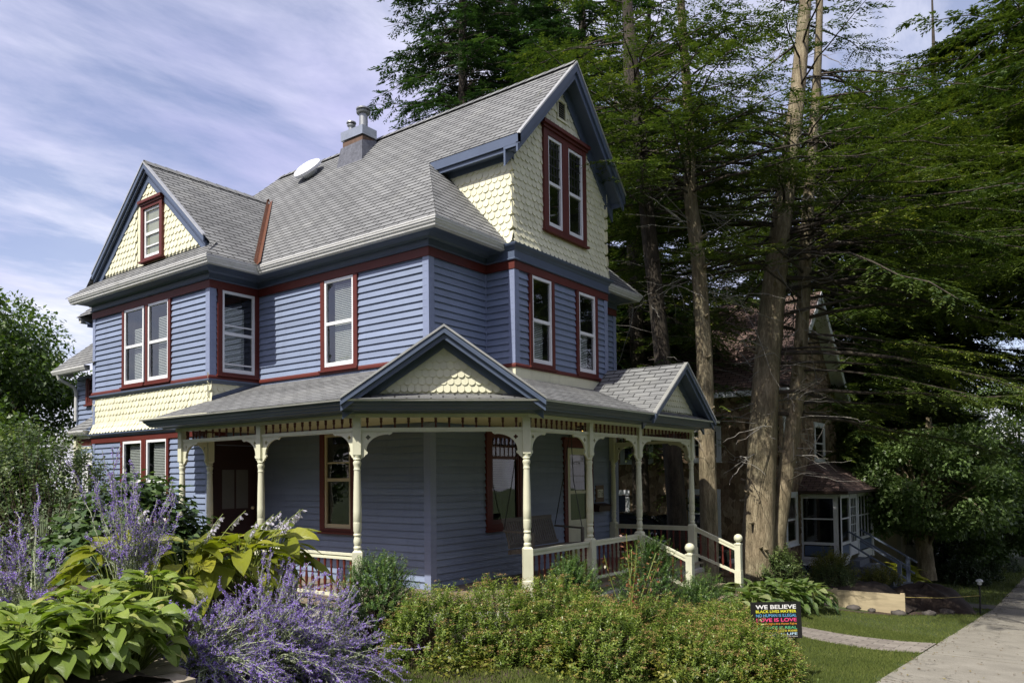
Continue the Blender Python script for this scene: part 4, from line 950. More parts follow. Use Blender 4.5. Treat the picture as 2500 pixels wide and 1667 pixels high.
# ------------------------------------------------------------------ things on and beside the porch
def mailbox():
    t = thing("mailbox", (12.87, 7.48, 0.93), "dark wall mailbox hanging below the 1716 number board on the porch", "mailbox")
    m = MB(); m.prism([(12.66, 7.50, 0.92), (12.66, 7.38, 0.92), (12.66, 7.37, 1.02), (12.66, 7.50, 1.06)], (0.42, 0, 0)); m.build("box", M_door, t)
    m = MB(); m.prism([(12.645, 7.505, 1.065), (12.645, 7.36, 1.022), (12.645, 7.355, 1.034), (12.645, 7.505, 1.08)], (0.45, 0, 0)); m.build("lid", M_door, t)
mailbox()
def porch_swing():
    t = thing("porch_swing", (9.8, 6.68, 0.5), "weathered grey slatted wooden porch swing hanging from chains beside the front window", "porch swing")
    x0, x1, yf, yb = 9.1, 10.52, 6.42, 6.86
    m = MB()
    for i in range(7): y = yf+0.02+i*0.062; m.box(x0, x1, y, y+0.05, 0.535-i*0.006, 0.557-i*0.006)
    m.build("seat", M_wood, t)
    m = MB(); m.bar((x0, yf, 0.515), (x1, yf, 0.515), 0.035, 0.06); m.bar((x0, yb, 0.48), (x1, yb, 0.48), 0.035, 0.06)
    for x in (x0+0.03, (x0+x1)/2, x1-0.03): m.bar((x, yf, 0.512), (x, yb, 0.478), 0.04, 0.05)
    m.build("seat_frame", M_wood, t)
    m = MB(); m.bar((x0, yb+0.13, 0.955), (x1-0.1, yb+0.13, 0.955), 0.03, 0.055); m.bar((x0, yb+0.0, 0.565), (x1-0.1, yb+0.0, 0.565), 0.03, 0.05)
    n = 22
    for i in range(n): x = x0+0.03+(x1-0.16-x0)*i/(n-1); m.bar((x, yb+0.005, 0.57), (x, yb+0.125, 0.94), 0.036, 0.014, (0, 1, 0.3))
    m.build("backrest", M_wood, t)
    for x in (x0+0.01, x1-0.02):
        m = MB(); m.bar((x, yf, 0.775), (x-0.0, yb+0.1, 0.80), 0.06, 0.028); m.bar((x, yf+0.015, 0.53), (x, yf+0.015, 0.765), 0.045, 0.04, (0, 1, 0)); m.build("armrest", M_wood, t)
        m = MB(); m.tube([(x, yf+0.02, 0.79), (x-0.02, yf+0.16, 1.55), (x-0.02, 6.62, 2.41)], [0.007]*3, 5); m.tube([(x, yb+0.1, 0.82), (x-0.02, yb-0.08, 1.55), (x-0.02, 6.62, 2.41)], [0.007]*3, 5); m.build("chain", M_iron, t)
porch_swing()

def yard_sign():
    # board faces the camera side of the walk
    D = Vector((9.10, 2.92, 0)); f = Vector((0.80, 0.60, 0)); r = Vector((0.60, -0.80, 0)); g = float(gz(9.1, 2.92))
    t = thing("yard_sign", (9.10, 2.92, g), "black yard sign of coloured slogan lines standing in the shrub edge", "yard sign")
    r = (r+f*0.06).normalized(); up = (Vector((0, 0, 1))-r*0.035).normalized(); nb = r.cross(up).normalized()
    if nb.dot(f) > 0: nb = -nb
    W, H = 0.605, 0.43; c0 = Vector((9.10, 2.92, -0.325))-r*W/2
    m = MB(); m.obox(c0, r*W, nb*0.008, up*H); m.build("panel", plain("black printed board", (0.012, 0.012, 0.013), 0.35), t)
    m = MB()
    for k in (0.17, 0.43): m.tube([c0+r*k-nb*0.004+up*0.2-Vector((0, 0, 0.0)), c0+r*k-nb*0.004-up*0.5], [0.0045]*2, 6)
    m.tube([c0+r*0.17-nb*0.004-up*0.06, c0+r*0.43-nb*0.004-up*0.06], [0.0045]*2, 6); m.build("wire_stake", M_metal, t)
    rows = [("WE BELIEVE", (0.9, 0.9, 0.9), 0.030, 0.056, 0.486, 0.018), ("BLACK LIVES MATTER", (0.85, 0.82, 0.05), 0.093, 0.038, 0.486, 0.018), ("NO HUMAN IS ILLEGAL", (0.16, 0.5, 0.85), 0.139, 0.040, 0.486, 0.0),
            ("LOVE IS LOVE", (0.9, 0.07, 0.25), 0.187, 0.048, 0.486, 0.022), ("Women's Rights Are Human Rights", (0.85, 0.36, 0.03), 0.241, 0.036, 0.486, 0.008), ("SCIENCE IS REAL", (0.14, 0.62, 0.28), 0.284, 0.037, 0.486, 0.005),
            ("ALL BODIES ARE GOOD BODIES", (0.85, 0.72, 0.08), 0.328, 0.025, 0.486, 0.014), ("WATER IS LIFE", (0.55, 0.78, 0.92), 0.36, 0.033, 0.486, 0.014), ("Injustice Anywhere Is A Threat to Justice Everywhere", (0.85, 0.85, 0.85), 0.40, 0.017, 0.486, 0.008)]
    for body, col, top, h, wd, bold in rows:
        m = plain("sign ink "+body.split()[0].lower(), col, 0.5)
        text_on(body, t, "slogan", m, c0+r*0.06+nb*0.0095+up*(H-top-h+0.004), r, up, wd, h*0.86, bold)
yard_sign()

def stone_wall():
    t = thing("stone_retaining_wall", (2.6, 4.62, -0.3), "low tan stone block retaining wall holding up the hosta bed", "retaining wall")
    rr = random.Random(11); m = MB(); c = MB()
    def run(A, B, z0f):
        A, B = Vector((*A, 0)), Vector((*B, 0)); d = (B-A).normalized(); n = Vector((d.y, -d.x, 0)); L = (B-A).length
        for row in range(6):
            x = -rr.uniform(0, 0.3)
            while x < L:
                l = rr.uniform(0.27, 0.42); a = max(x, 0)+0.005; b = min(x+l, L)-0.005
                if b-a > 0.05:
                    p = A+d*a; zt = 0.345-row*0.13; o = rr.uniform(-0.012, 0.012)
                    mb = c if row == 0 else m
                    mb.obox(Vector((p.x, p.y, zt-0.122))+n*(o+(0.03 if row == 0 else 0)), d*(b-a), -n*0.27, Vector((0, 0, 0.122)))
                x += l
    run((-3.0, 4.68), (2.80, 4.62), 0); run((2.80, 4.62+0.24), (2.92, 5.6), 0); run((2.92, 5.6), (4.3, 6.1), 0)
    M = paint("tan wall block", (0.30, 0.255, 0.19), 0.9, 0.25, scale=9, bmp=0.9)
    m.build("block_courses", M, t); c.build("cap_stones", M, t)
stone_wall()

def car():
    t = thing("parked_car", (16.75, 8.6, -0.76), "black car parked in the driveway behind the porch steps", "car")
    t.rotation_euler = (0, 0, math.pi); t['own_space'] = 1
    paintm, nt, p = new_mat("black car paint"); p.inputs["Base Color"].default_value = (0.006, 0.006, 0.009, 1); p.inputs["Roughness"].default_value = 0.12; p.inputs["Coat Weight"].default_value = 0.8; p.inputs["Coat Roughness"].default_value = 0.04
    # +y is the nose; sections along the length: (y, sill z, half width at sill, waist z, half width at waist, top half width, top z)
    S = [(-2.25, .42, .62, .78, .68, .60, .82), (-2.12, .30, .80, .82, .84, .66, .98), (-1.6, .24, .87, .90, .89, .72, 1.02), (-0.9, .22, .88, .93, .90, .74, .98), (0.0, .22, .88, .94, .90, .76, .985), (0.8, .22, .88, .93, .90, .76, .97), (1.3, .24, .88, .88, .89, .74, .945), (1.8, .27, .86, .80, .86, .70, .86), (2.08, .30, .80, .70, .80, .62, .755), (2.25, .40, .62, .60, .66, .5, .64)]
    V = []; F = []
    for y, z0, w0, z1, w1, w2, z2 in S:
        V += [(-w0, y, z0), (-w1, y, z0+(z1-z0)*0.5), (-w1, y, z1), (-w2, y, z2), (0, y, z2+0.025), (w2, y, z2), (w1, y, z1), (w1, y, z0+(z1-z0)*0.5), (w0, y, z0)]
    for i in range(len(S)-1):
        for j in range(9): F.append((i*9+j, i*9+(j+1) % 9, (i+1)*9+(j+1) % 9, (i+1)*9+j))
    F.append(tuple(range(9))); F.append(tuple((len(S)-1)*9+j for j in range(9))[::-1])
    m = MB(); m.add(V, F); b = m.build("body", paintm, t, True, 0.7); mod = b.modifiers.new("smooth", 'SUBSURF'); mod.levels = 1; mod.render_levels = 1
    # cabin
    K = [(-1.95, .70, .99, .60, 1.0), (-1.35, .74, .98, .56, 1.36), (-0.6, .76, .98, .58, 1.47), (0.1, .76, .98, .58, 1.46), (0.45, .76, .98, .57, 1.40), (1.25, .72, .95, .62, .96)]
    m = MB(); V = []
    for y, w0, z0, w1, z1 in K: V += [(-w0, y, z0-0.02), (-w1, y, z1-0.03), (-w1*0.8, y, z1), (w1*0.8, y, z1), (w1, y, z1-0.03), (w0, y, z0-0.02)]
    F = []
    for i in range(len(K)-1):
        for j in range(5): F.append((i*6+j, i*6+j+1, (i+1)*6+j+1, (i+1)*6+j))
    m.add(V, F); m.build("roof", paintm, t, True, 0.6)
    gl = plain("dark car glass", (0.01, 0.012, 0.014), 0.03); gl.node_tree.nodes["Principled BSDF"].inputs["Specular IOR Level"].default_value = 0.9
    m = MB(); m.face([(-.60, 1.235, .99), (.60, 1.235, .99), (.50, .50, 1.40), (-.50, .50, 1.40)]); m.build("windshield", gl, t)
    for s in (-1, 1):
        m = MB(); m.face([(s*.748, .95, 1.0), (s*.765, -.2, 1.0), (s*.60, -.2, 1.41), (s*.59, .42, 1.37)][::s]); m.face([(s*.765, -.27, 1.0), (s*.75, -1.5, 1.0), (s*.585, -1.15, 1.36), (s*.60, -.27, 1.41)][::s]); m.build("side_window", gl, t)
        h = MB(); h.add([(s*.50, 2.16, .60), (s*.80, 1.98, .64), (s*.815, 1.90, .74), (s*.56, 2.06, .73), (s*.50, 2.12, .60), (s*.78, 1.93, .64), (s*.79, 1.86, .745), (s*.55, 2.02, .73)], [(0, 1, 2, 3)[::s], (0, 1, 5, 4), (1, 2, 6, 5), (2, 3, 7, 6), (3, 0, 4, 7)]); h.build("headlight", plain("headlight lens", (0.55, 0.57, 0.6), 0.1, 0.6), t)
        q = MB(); q.lathe([(0.03, -0.07), (0.075, -0.05), (0.085, 0.0), (0.07, 0.05)], (0, 0, 0), 10); me = q.mesh("mirror", paintm, True); me.transform(Matrix.Translation((s*.98, .82, 1.02)) @ Matrix.Rotation(math.radians(90), 4, 'X') @ Matrix.Scale(1.4, 4, (1, 0, 0))); link("mirror", me, t)
        for y in (-1.38, 1.38):
            q = MB(); q.lathe([(0.20, -0.11), (0.31, -0.10), (0.325, -0.05), (0.325, 0.05), (0.31, 0.10), (0.20, 0.11)], (0, 0, 0), 24); q.lathe([(0.02, -0.105), (0.20, -0.085), (0.2, 0.085), (0.02, 0.105)], (0, 0, 0), 14)
            me = q.mesh("wheel", plain("tyre rubber", (0.015, 0.015, 0.015), 0.7), True, 0.6); me.transform(Matrix.Translation((s*.80, y, .325)) @ Matrix.Rotation(math.radians(90), 4, 'Y')); link("wheel", me, t)
    g = MB()
    for i in range(5): z = .42+i*.045; g.box(-.44, .44, 2.19+(.22-i*.03)*0.1, 2.225+(.22-i*.03)*0.1, z, z+.02)
    g.box(-.46, .46, 2.17, 2.20, .40, .64); g.build("grille", plain("chrome grille", (0.4, 0.42, 0.44), 0.2, 0.9), t)
    g = MB(); g.box(-.72, .72, 2.05, 2.25, .26, .36); g.build("bumper", plain("bumper plastic", (0.03, 0.03, 0.032), 0.5), t)
    g = MB(); g.box(-.16, .16, 2.24, 2.255, .36, .46); g.build("number_plate", M_white, t)
    for c in t.children: c.matrix_parent_inverse = Matrix.Identity(4)
car()

# ------------------------------------------------------------------ neighbouring houses
def cedar(name):
    m, nt, p = new_mat(name); v = coords(nt, "Object", (6.0, 6.0, 5.2)); vo = nt.nodes.new("ShaderNodeTexVoronoi"); vo.inputs["Scale"].default_value = 1.0; vo.inputs["Randomness"].default_value = 0.9; nt.links.new(v, vo.inputs[0])
    n = noise(nt, coords(nt, "Object", (40, 40, 3)), 1.0, 5, 0.7)
    col = mixc(nt, 1.0, ramp(nt, vo.outputs["Color"], [(0.1, (0.12, 0.078, 0.046)), (0.5, (0.27, 0.185, 0.115)), (0.9, (0.42, 0.33, 0.22))]), ramp(nt, n, [(0.3, (0.6, 0.6, 0.6)), (0.7, (1.3, 1.3, 1.3))]), 'MULTIPLY')
    nt.links.new(col, p.inputs["Base Color"]); p.inputs["Roughness"].default_value = 0.9; nt.links.new(bump(nt, n, 0.5, 0.01), p.inputs["Normal"]); return m
def shake_wall(mb, w, z0, z1, openings=(), e=0.19, sw=0.17):
    """every shake its own overlapping board"""
    rr = random.Random(21); rows = int((z1-z0)/e)+1
    for k in range(rows):
        zb = z0+k*e; u = -rr.uniform(0, sw)
        while u < w.L:
            l = sw*rr.uniform(0.6, 1.35); a = max(0, u+0.004); b = min(w.L, u+l-0.004); mid = (a+b)/2; zt = min(z1, zb+e*1.25)
            if b-a > 0.02 and not any(o[0] < mid < o[1] and o[2] < zb+e/2 < o[3] for o in openings):
                d = rr.uniform(-0.015, 0.01); o1 = rr.uniform(0.022, 0.04)
                mb.face([w.P(a, zb+d, o1), w.P(b, zb+d+rr.uniform(-.004, .004), o1), w.P(b, zt, 0.004), w.P(a, zt, 0.004)])
                mb.face([w.P(a, zb+d, 0), w.P(b, zb+d, 0), w.P(b, zb+d, o1), w.P(a, zb+d, o1)])
            u += l
def neighbour_house():
    t = thing("shingle_house", (24.5, 10.0, -1.6), "brown cedar shake house with a white enclosed porch and red brown roof", "house")
    XA, XBB, YA, YZ = 21.4, 27.6, 6.72, 17.0; ced = cedar("cedar shakes"); brown = shingle_mat("red brown asphalt shingle", (0.17, 0.112, 0.095)); wht = paint("white porch paint", (0.74, 0.77, 0.80), 0.5, 0.07, grime=(0.4, 0.42, 0.44)); bluep = paint("blue grey panel", (0.10, 0.15, 0.25), 0.5)
    wl = Wall((XA, YZ), (XA, YA)); wf = Wall((XA, YA), (XBB, YA)); wr = Wall((XBB, YA), (XBB, YZ)); wb = Wall((XBB, YZ), (XA, YZ))
    yy = lambda y: YZ-y
    win = [(yy(12.1), yy(11.45), -0.3, 1.02), (yy(11.55), yy(10.62), 2.03, 2.9), (yy(9.3), yy(8.5), -0.15, 1.05), (yy(9.2), yy(8.45), 2.03, 2.9)]
    m = MB(); shake_wall(m, wl, -1.5, 4.1, win); 
    fw = [(0.55, 1.45, -0.4, 0.95), (0.5, 1.3, 2.0, 3.1), (3.6, 4.6, 2.0, 3.1)]
    shake_wall(m, wf, -1.5, 4.1, fw); siding(m, wr, -1.6, 4.1, e=0.19); siding(m, wb, -1.6, 4.1, e=0.19)
    hx = (XA+XBB)/2
    for k in range(16):
        z = 4.1+k*0.19; hw = (7.1-z-0.1)/0.93
        if hw > 0.2: ww = Wall((hx-hw, YA), (hx+hw, YA)); shake_wall(m, ww, z, z+0.19)
    m.build("shake_wall", ced, t)
    for (a, b, z0, z1) in win: sash_window(t, wl, a, b, z0, z1, cw=0.10, head=0.12, sill=0.06, casing=wht)
    for (a, b, z0, z1) in fw: sash_window(t, wf, a, b, z0, z1, cw=0.10, head=0.12, sill=0.06, casing=wht)
    r = MB(); k = 0.93; ze = 3.95
    for sx in (-1, 1):
        xe = hx+sx*(hx-XA+0.4); roof_face(r, [(xe, YA-0.45, ze), (hx, YA-0.45, ze+k*(hx-XA+0.4)), (hx, YZ+0.4, ze+k*(hx-XA+0.4)), (xe, YZ+0.4, ze)], 0.14)
    ro = r.build("roof", brown, t)
    G = Gable((hx, YA-0.46), (0, -1), hx-XA+0.4, ze, ze+k*(hx-XA+0.4), 0.3); f = MB(); G.band(f, 0.0, 0.2, 0, 0.05); G.band(f, 0.08, 0.1, 0.05, 0.45); f.build("bargeboard", wht, t)
    f = MB(); f.box(XA-0.42, XA-0.36, YA-0.45, YZ+0.4, ze-0.16, ze-0.01); f.box(XA-0.36, XA, YA-0.4, YZ, ze-0.14, ze-0.12); f.build("eave_board", wht, t)
    # enclosed porch
    pa, pb, pf = 23.37, 27.65, 5.65
    sl = Wall((pa, YA), (pa, pf)); sf = Wall((pa, pf), (pb, pf)); sr = Wall((pb, pf), (pb, YA))
    def panel(w, u0, u1, p):
        w.box(p, u0, u1, 0.86, 1.0, 0, 0.03); w.box(p, u0, u1, -0.50, -0.42, 0, 0.06); w.box(p, u0, u1, -0.95, -0.86, 0, 0.05); w.box(p, u0, u1, -1.12, -0.95, -0.02, 0.01)
        w.box(p, u0, u0+0.07, -0.9, 0.9, 0, 0.035); w.box(p, u1-0.07, u1, -0.9, 0.9, 0, 0.035)
    p = MB(); p2 = MB(); panel(sl, 0, sl.L, p); panel(sf, 0, 1.15, p); panel(sf, 2.25, sf.L, p2); panel(sr, 0, sr.L, p2)
    sl.box(p, sl.L-0.14, sl.L+0.05, -1.15, 1.0, 0, 0.05); sf.box(p, -0.05, 0.14, -1.15, 1.0, 0, 0.05); sf.box(p2, sf.L-0.14, sf.L+0.05, -1.15, 1.0, 0, 0.05)
    sl.box(p, sl.L-0.16, sl.L+0.06, 0.90, 1.02, 0, 0.07); sf.box(p, -0.06, 0.16, 0.90, 1.02, 0, 0.07)
    for w, u0, u1, pp in ((sl, 0.07, sl.L-0.14, p), (sf, 0.14, 1.08, p), (sf, 2.32, sf.L-0.14, p2)): w.box(pp, u0, u1, 0.24, 0.28, 0, 0.03)
    for uu in (2.75, 3.2, 3.65): sf.box(p2, uu-0.015, uu+0.015, -0.42, 0.86, 0, 0.028)
    sf.box(p, 1.12, 1.22, -0.9, 1.0, 0, 0.05); sf.box(p2, 2.18, 2.28, -0.9, 1.0, 0, 0.05)
    po = p.build("porch_wall", wht, t); p2.build("porch_wall", wht, t)
    for w, u0, u1 in ((sl, 0.1, sl.L-0.18), (sf, 0.2, 1.05), (sf, 2.36, sf.L-0.2)): q = MB(); w.box(q, u0, u1, -0.82, -0.54, 0, 0.02); q.build("blue_panel", bluep, po)
    for w, u0, u1 in ((sl, 0.07, sl.L-0.14), (sf, 0.14, 1.08), (sf, 2.32, sf.L-0.14)): q = MB(); q.face([w.P(u0, -0.42, 0.008), w.P(u1, -0.42, 0.008), w.P(u1, 0.86, 0.008), w.P(u0, 0.86, 0.008)]); q.build("glass", M_darkglass, po)
    q = MB(); q.box(pa+0.03, pb-0.03, pf+0.25, pf+0.27, -0.9, 0.95); q.box(pa+0.25, pa+0.27, pf+0.28, YA-0.02, -0.9, 0.95); q.build("porch_interior", M_unlit, po)
    d = MB(); sf.box(d, 1.22, 1.36, -0.9, 0.95, -0.02, 0.02); sf.box(d, 2.04, 2.18, -0.9, 0.95, -0.02, 0.02); sf.box(d, 1.36, 2.04, 0.82, 0.95, -0.02, 0.02); sf.box(d, 1.36, 2.04, -0.9, -0.5, -0.02, 0.018)
    for i in range(1, 3): u = 1.36+0.68*i/3; sf.box(d, u-0.012, u+0.012, -0.5, 0.82, -0.01, 0.015)
    for i in range(1, 5): z = -0.5+1.32*i/5; sf.box(d, 1.36, 2.04, z-0.012, z+0.012, -0.01, 0.014)
    do = d.build("porch_door", wht, t); q = MB(); q.face([sf.P(1.36, -0.5, 0), sf.P(2.04, -0.5, 0), sf.P(2.04, 0.82, 0), sf.P(1.36, 0.82, 0)]); q.build("glass", M_darkglass, do)
    l = MB(); sl.box(l, 0.0, sl.L, -1.9, -1.5, -0.03, 0.0)
    for i in range(-4, 14):
        for sg in (-1, 1):
            a = i*0.1; l.bar(sl.P(max(0, min(sl.L, a)), -1.55, 0.01+0.006*sg), sl.P(max(0, min(sl.L, a+sg*0.42)), -1.13, 0.01+0.006*sg), 0.012, 0.03, (1, 0, 0))
    l.build("lattice", bluep, t)
    u = MB(); sl.box(u, 0, sl.L, -1.9, -1.12, -0.08, -0.06); sf.box(u, 0, sf.L, -2.0, -1.12, -0.08, -0.02); u.build("porch_base", M_unlit, t)
    r = MB(); zt = 1.98; ov = 0.35; e0 = 1.08
    A, B, Cc = (pa-ov, YA+0.1, e0), (pa-ov, pf-ov, e0), (pb+ov, pf-ov, e0); D = (pb+ov, YA+0.1, e0)
    roof_face(r, [A, B, (pa+1.05, YA, zt), (pa+0.55, YA+0.1, zt)], 0.14) if False else None
    hx0, hx1 = pa+1.05, pb-1.05
    roof_face(r, [B, Cc, (hx1, YA, zt), (hx0, YA, zt)], 0.13); roof_face(r, [(pa-ov, YA, e0), B, (hx0, YA, zt)], 0.13); roof_face(r, [(pb+ov, YA, e0), Cc, (hx1, YA, zt)], 0.13)
    r.build("porch_roof", brown, t)
    c = MB(); c.sweep([(pa, YA), (pa, pf), (pb, pf), (pb, YA)], [(0.0, 0.99), (ov-0.03, 0.99), (ov, 1.01), (ov, 1.075), (0.0, 1.075)]); c.build("porch_eave", plain("brown eave", (0.05, 0.03, 0.022), 0.6), t)
    s = MB()
    for i in range(5): s.box(24.45, 25.75, pf-0.30*(i+1), pf-0.30*i, -2.2, -0.95-0.17*i-0.08)
    s.build("steps", paint("grey step boards", (0.13, 0.15, 0.19), 0.6), t)
    for x, m_ in ((24.42, "near"), (25.78, "far")):
        h = MB(); h.bar((x, pf-0.02, -0.16), (x, pf-1.62, -1.12), 0.06, 0.045); h.bar((x, pf-0.02, -0.52), (x, pf-1.55, -1.46), 0.04, 0.05); h.box(x-0.05, x+0.05, pf-1.42, pf-1.32, -2.1, -0.98); h.build("hand_rail", paint("blue grey rail", (0.13, 0.16, 0.22), 0.5), t)
    return t
neighbour_house()
def simple_house(name, label, x0, x1, y0, y1, zb, ze, zr, wallc, roofc, trimc, wins, door=None, steps=False, arch=False):
    t = thing(name, ((x0+x1)/2, (y0+y1)/2, zb), label, "house"); wm = paint(name+" siding", wallc, 0.6, 0.1); rm = shingle_mat(name+" roof shingle", roofc); tm = paint(name+" trim", trimc, 0.5, 0.06)
    W = [Wall((x0, y1), (x0, y0)), Wall((x0, y0), (x1, y0)), Wall((x1, y0), (x1, y1)), Wall((x1, y1), (x0, y1))]
    ops = [[(a, b, c, d) for (k, a, b, c, d) in wins if k == i]+([door[1:]] if door and door[0] == i else []) for i in range(4)]
    m = MB()
    for i, w in enumerate(W): siding(m, w, zb-0.3, ze, ops[i], e=0.13)
    hx = (x0+x1)/2; kk = (zr-ze)/(hx-x0)
    for q in range(60):
        z = ze+q*0.13; hw = (zr-0.1-z)/kk
        if hw > 0.15: siding(m, Wall((hx-hw, y0), (hx+hw, y0)), z, z+0.13, e=0.13)
    m.build("wall", wm, t)
    for (k, a, b, c, d) in wins: sash_window(t, W[k], a, b, c, d, cw=0.1, head=0.1, sill=0.06, casing=tm)
    r = MB(); 
    for s, xe in ((-1, x0-0.4), (1, x1+0.4)): roof_face(r, [(xe, y0-0.4, ze-0.35), (hx, y0-0.4, zr), (hx, y1+0.4, zr), (xe, y1+0.4, ze-0.35)], 0.16)
    r.build("roof", rm, t)
    c = MB()
    for w in W: w.box(c, 0, 0.12, zb, ze, 0, 0.03); w.box(c, w.L-0.12, w.L, zb, ze, 0, 0.032)
    c.sweep([(x0, y1), (x0, y0), (x1, y0), (x1, y1)], [(0, ze-0.35), (0.04, ze-0.35), (0.04, ze-0.1), (0, ze-0.1)]); c.build("trim", tm, t)
    if door:
        k, a, b, z0, z1 = door; w = W[k]; d = MB(); w.box(d, a, b, z0, z1, -0.06, -0.02); w.box(d, a-0.1, a, z0, z1+0.1, 0, 0.05); w.box(d, b, b+0.1, z0, z1+0.1, 0, 0.05); w.box(d, a, b, z1, z1+0.1, 0, 0.05); d.build("door", tm, t)
        if steps:
            s = MB()
            for i in range(4): q = w.P((a+b)/2-0.8, zb-0.6, 0.3*i); s.obox(q, Vector((w.u.x, w.u.y, 0))*1.6, Vector((w.n.x, w.n.y, 0))*0.3, Vector((0, 0, z0-zb+0.6-0.18*i)))
            s.build("steps", M_stone, t)
            h = MB()
            for du in (-0.8, 0.8):
                p0 = w.P((a+b)/2+du, z0+0.8, 0.1); p1 = w.P((a+b)/2+du, z0+0.05, 1.4); h.bar(p0, p1, 0.05, 0.05)
                for i in range(9): q = p0.lerp(p1, i/8); h.tube([q, q-Vector((0, 0, 0.8))], [0.012]*2, 5)
            h.build("hand_rail", M_iron if arch else tm, t)
    return t
simple_house("cream_house", "pale cream house half hidden behind the neighbour's porch", 34.0, 42.0, 5.9, 16.0, -2.1, 2.6, 5.2, (0.52, 0.47, 0.30), (0.06, 0.055, 0.05), (0.45, 0.42, 0.3),
             [(0, 1.0, 2.0, -0.6, 0.9), (0, 8.0, 9.3, -0.9, 0.8), (1, 4.6, 6.6, -1.1, 0.7), (0, 4.0, 5.0, 1.1, 2.3), (1, 1.2, 2.4, 1.1, 2.3), (1, 5.2, 6.4, 1.1, 2.3)], (1, 1.2, 2.3, -1.4, 0.75), True, True)
simple_house("white_house", "white clapboard house with stair rails far down the street", 48.0, 56.0, 6.2, 16.0, -3.2, 3.4, 6.8, (0.66, 0.67, 0.7), (0.07, 0.07, 0.075), (0.75, 0.75, 0.76),
             [(0, 7.0, 8.2, -1.6, 0.2), (1, 4.8, 6.6, -1.6, 0.2), (1, 1.0, 2.2, 1.0, 2.6)], (1, 1.4, 2.5, -2.2, 0.1), True)

# ------------------------------------------------------------------ small street side things
def timber_edge():
    t = thing("timber_edging", (19.9, 4.7, -1.5), "pale timber board edging the neighbour's raised bed", "edging board")
    M = paint("raw pine board", (0.42, 0.35, 0.22), 0.75, 0.2, (8, 1, 8), 2.0)
    m = MB(); m.obox((19.85, 3.38, -1.72), (0.045, 0, 0), (0, 3.2, 0), (0, 0, 0.46)); m.build("board", M, t)
    for y in (3.40, 4.9, 6.4):
        m = MB(); m.box(19.90, 19.99, y, y+0.09, -1.9, -1.24); m.build("stake", M, t)
    xs = np.linspace(19.9, 24.6, 24); ys = np.linspace(3.4, 6.6, 16); X, Y = np.meshgrid(xs, ys, indexing='ij'); rr = np.random.default_rng(8)
    Z = gz(X, Y)+0.01+sm((Y-3.4)/1.0)*sm((24.0-X)/2.2)*(-1.32-gz(X, Y)).clip(0, 0.6)+rr.uniform(0, 0.07, X.shape)
    V = np.stack([X, Y, Z], -1).reshape(-1, 3); i, j = np.meshgrid(np.arange(23), np.arange(15), indexing='ij'); a = (i*16+j).ravel()
    tag(link("raised_bed", np_mesh("raised_bed", V, np.stack([a, a+16, a+17, a+1], -1), paint("dark mulch mound", (0.03, 0.02, 0.014), 0.95, 0.5, scale=16, bmp=1.0), smooth=True)), kind="structure")
timber_edge()
def soil_pile():
    V = []; n, k = 28, 9; rr = np.random.default_rng(9); g0 = float(gz(22.8, 3.4))
    for i in range(k+1):
        t = i/k
        for j in range(n):
            a = 2*math.pi*j/n; r = 1.3*t*(1+0.12*math.sin(3*a+1)+0.08*math.sin(5*a)); x = 22.8+r*math.cos(a)*1.1; y = 3.4+r*math.sin(a)*0.9
            V.append((x, y, max(float(gz(x, y))-0.05, g0+0.62*(1-t**2.6)*(1+0.1*math.sin(4*a))+rr.uniform(-0.03, 0.03)-0.02)))
    F = [(i*n+j, i*n+(j+1) % n, (i+1)*n+(j+1) % n, (i+1)*n+j) for i in range(k) for j in range(n)]
    tag(link("soil_pile", np_mesh("soil_pile", np.array(V), np.array(F), paint("dark brown soil heap", (0.028, 0.018, 0.013), 0.95, 0.5, scale=14, bmp=1.0), smooth=True)), "heap of dark brown soil just past the end of the timber board", "soil heap")
soil_pile()
def rocks():
    rr = np.random.default_rng(4); M = paint("grey brown field stone", (0.085, 0.075, 0.068), 0.9, 0.35, scale=8, bmp=0.7)
    labs = ["flat grey stone at the far end of the timber board", "dark rounded stone against the timber board", "pale wedge stone leaning on the timber board", "small brown stone in the mulch strip", "largest grey stone beside the mulch strip", "low stone nearest the lamp stake", "stone half sunk below the soil mound"]
    sp = [(19.6, 5.6, .13), (19.65, 5.05, .11), (19.62, 4.45, .13), (19.6, 4.05, .09), (19.7, 3.5, .14), (21.6, 2.75, .15), (20.6, 3.0, .14)]
    for (x, y, r), lab in zip(sp, labs):
        V = []; F = []; n, k = 10, 6
        for i in range(k+1):
            ph = math.pi*i/k
            for j in range(n):
                th = 2*math.pi*j/n; q = r*(0.75+0.45*rr.random()); V.append((q*math.sin(ph)*math.cos(th)*1.2, q*math.sin(ph)*math.sin(th), q*math.cos(ph)*0.6))
        for i in range(k):
            for j in range(n): F.append((i*n+j, i*n+(j+1) % n, (i+1)*n+(j+1) % n, (i+1)*n+j))
        o = link("field_stone", np_mesh("field_stone", np.array(V), np.array(F), M, smooth=True), None, (x, y, float(gz(x, y))+0.04), rr.random()*6)
        tag(o, lab, "rock", "stones along the timber edging")
rocks()
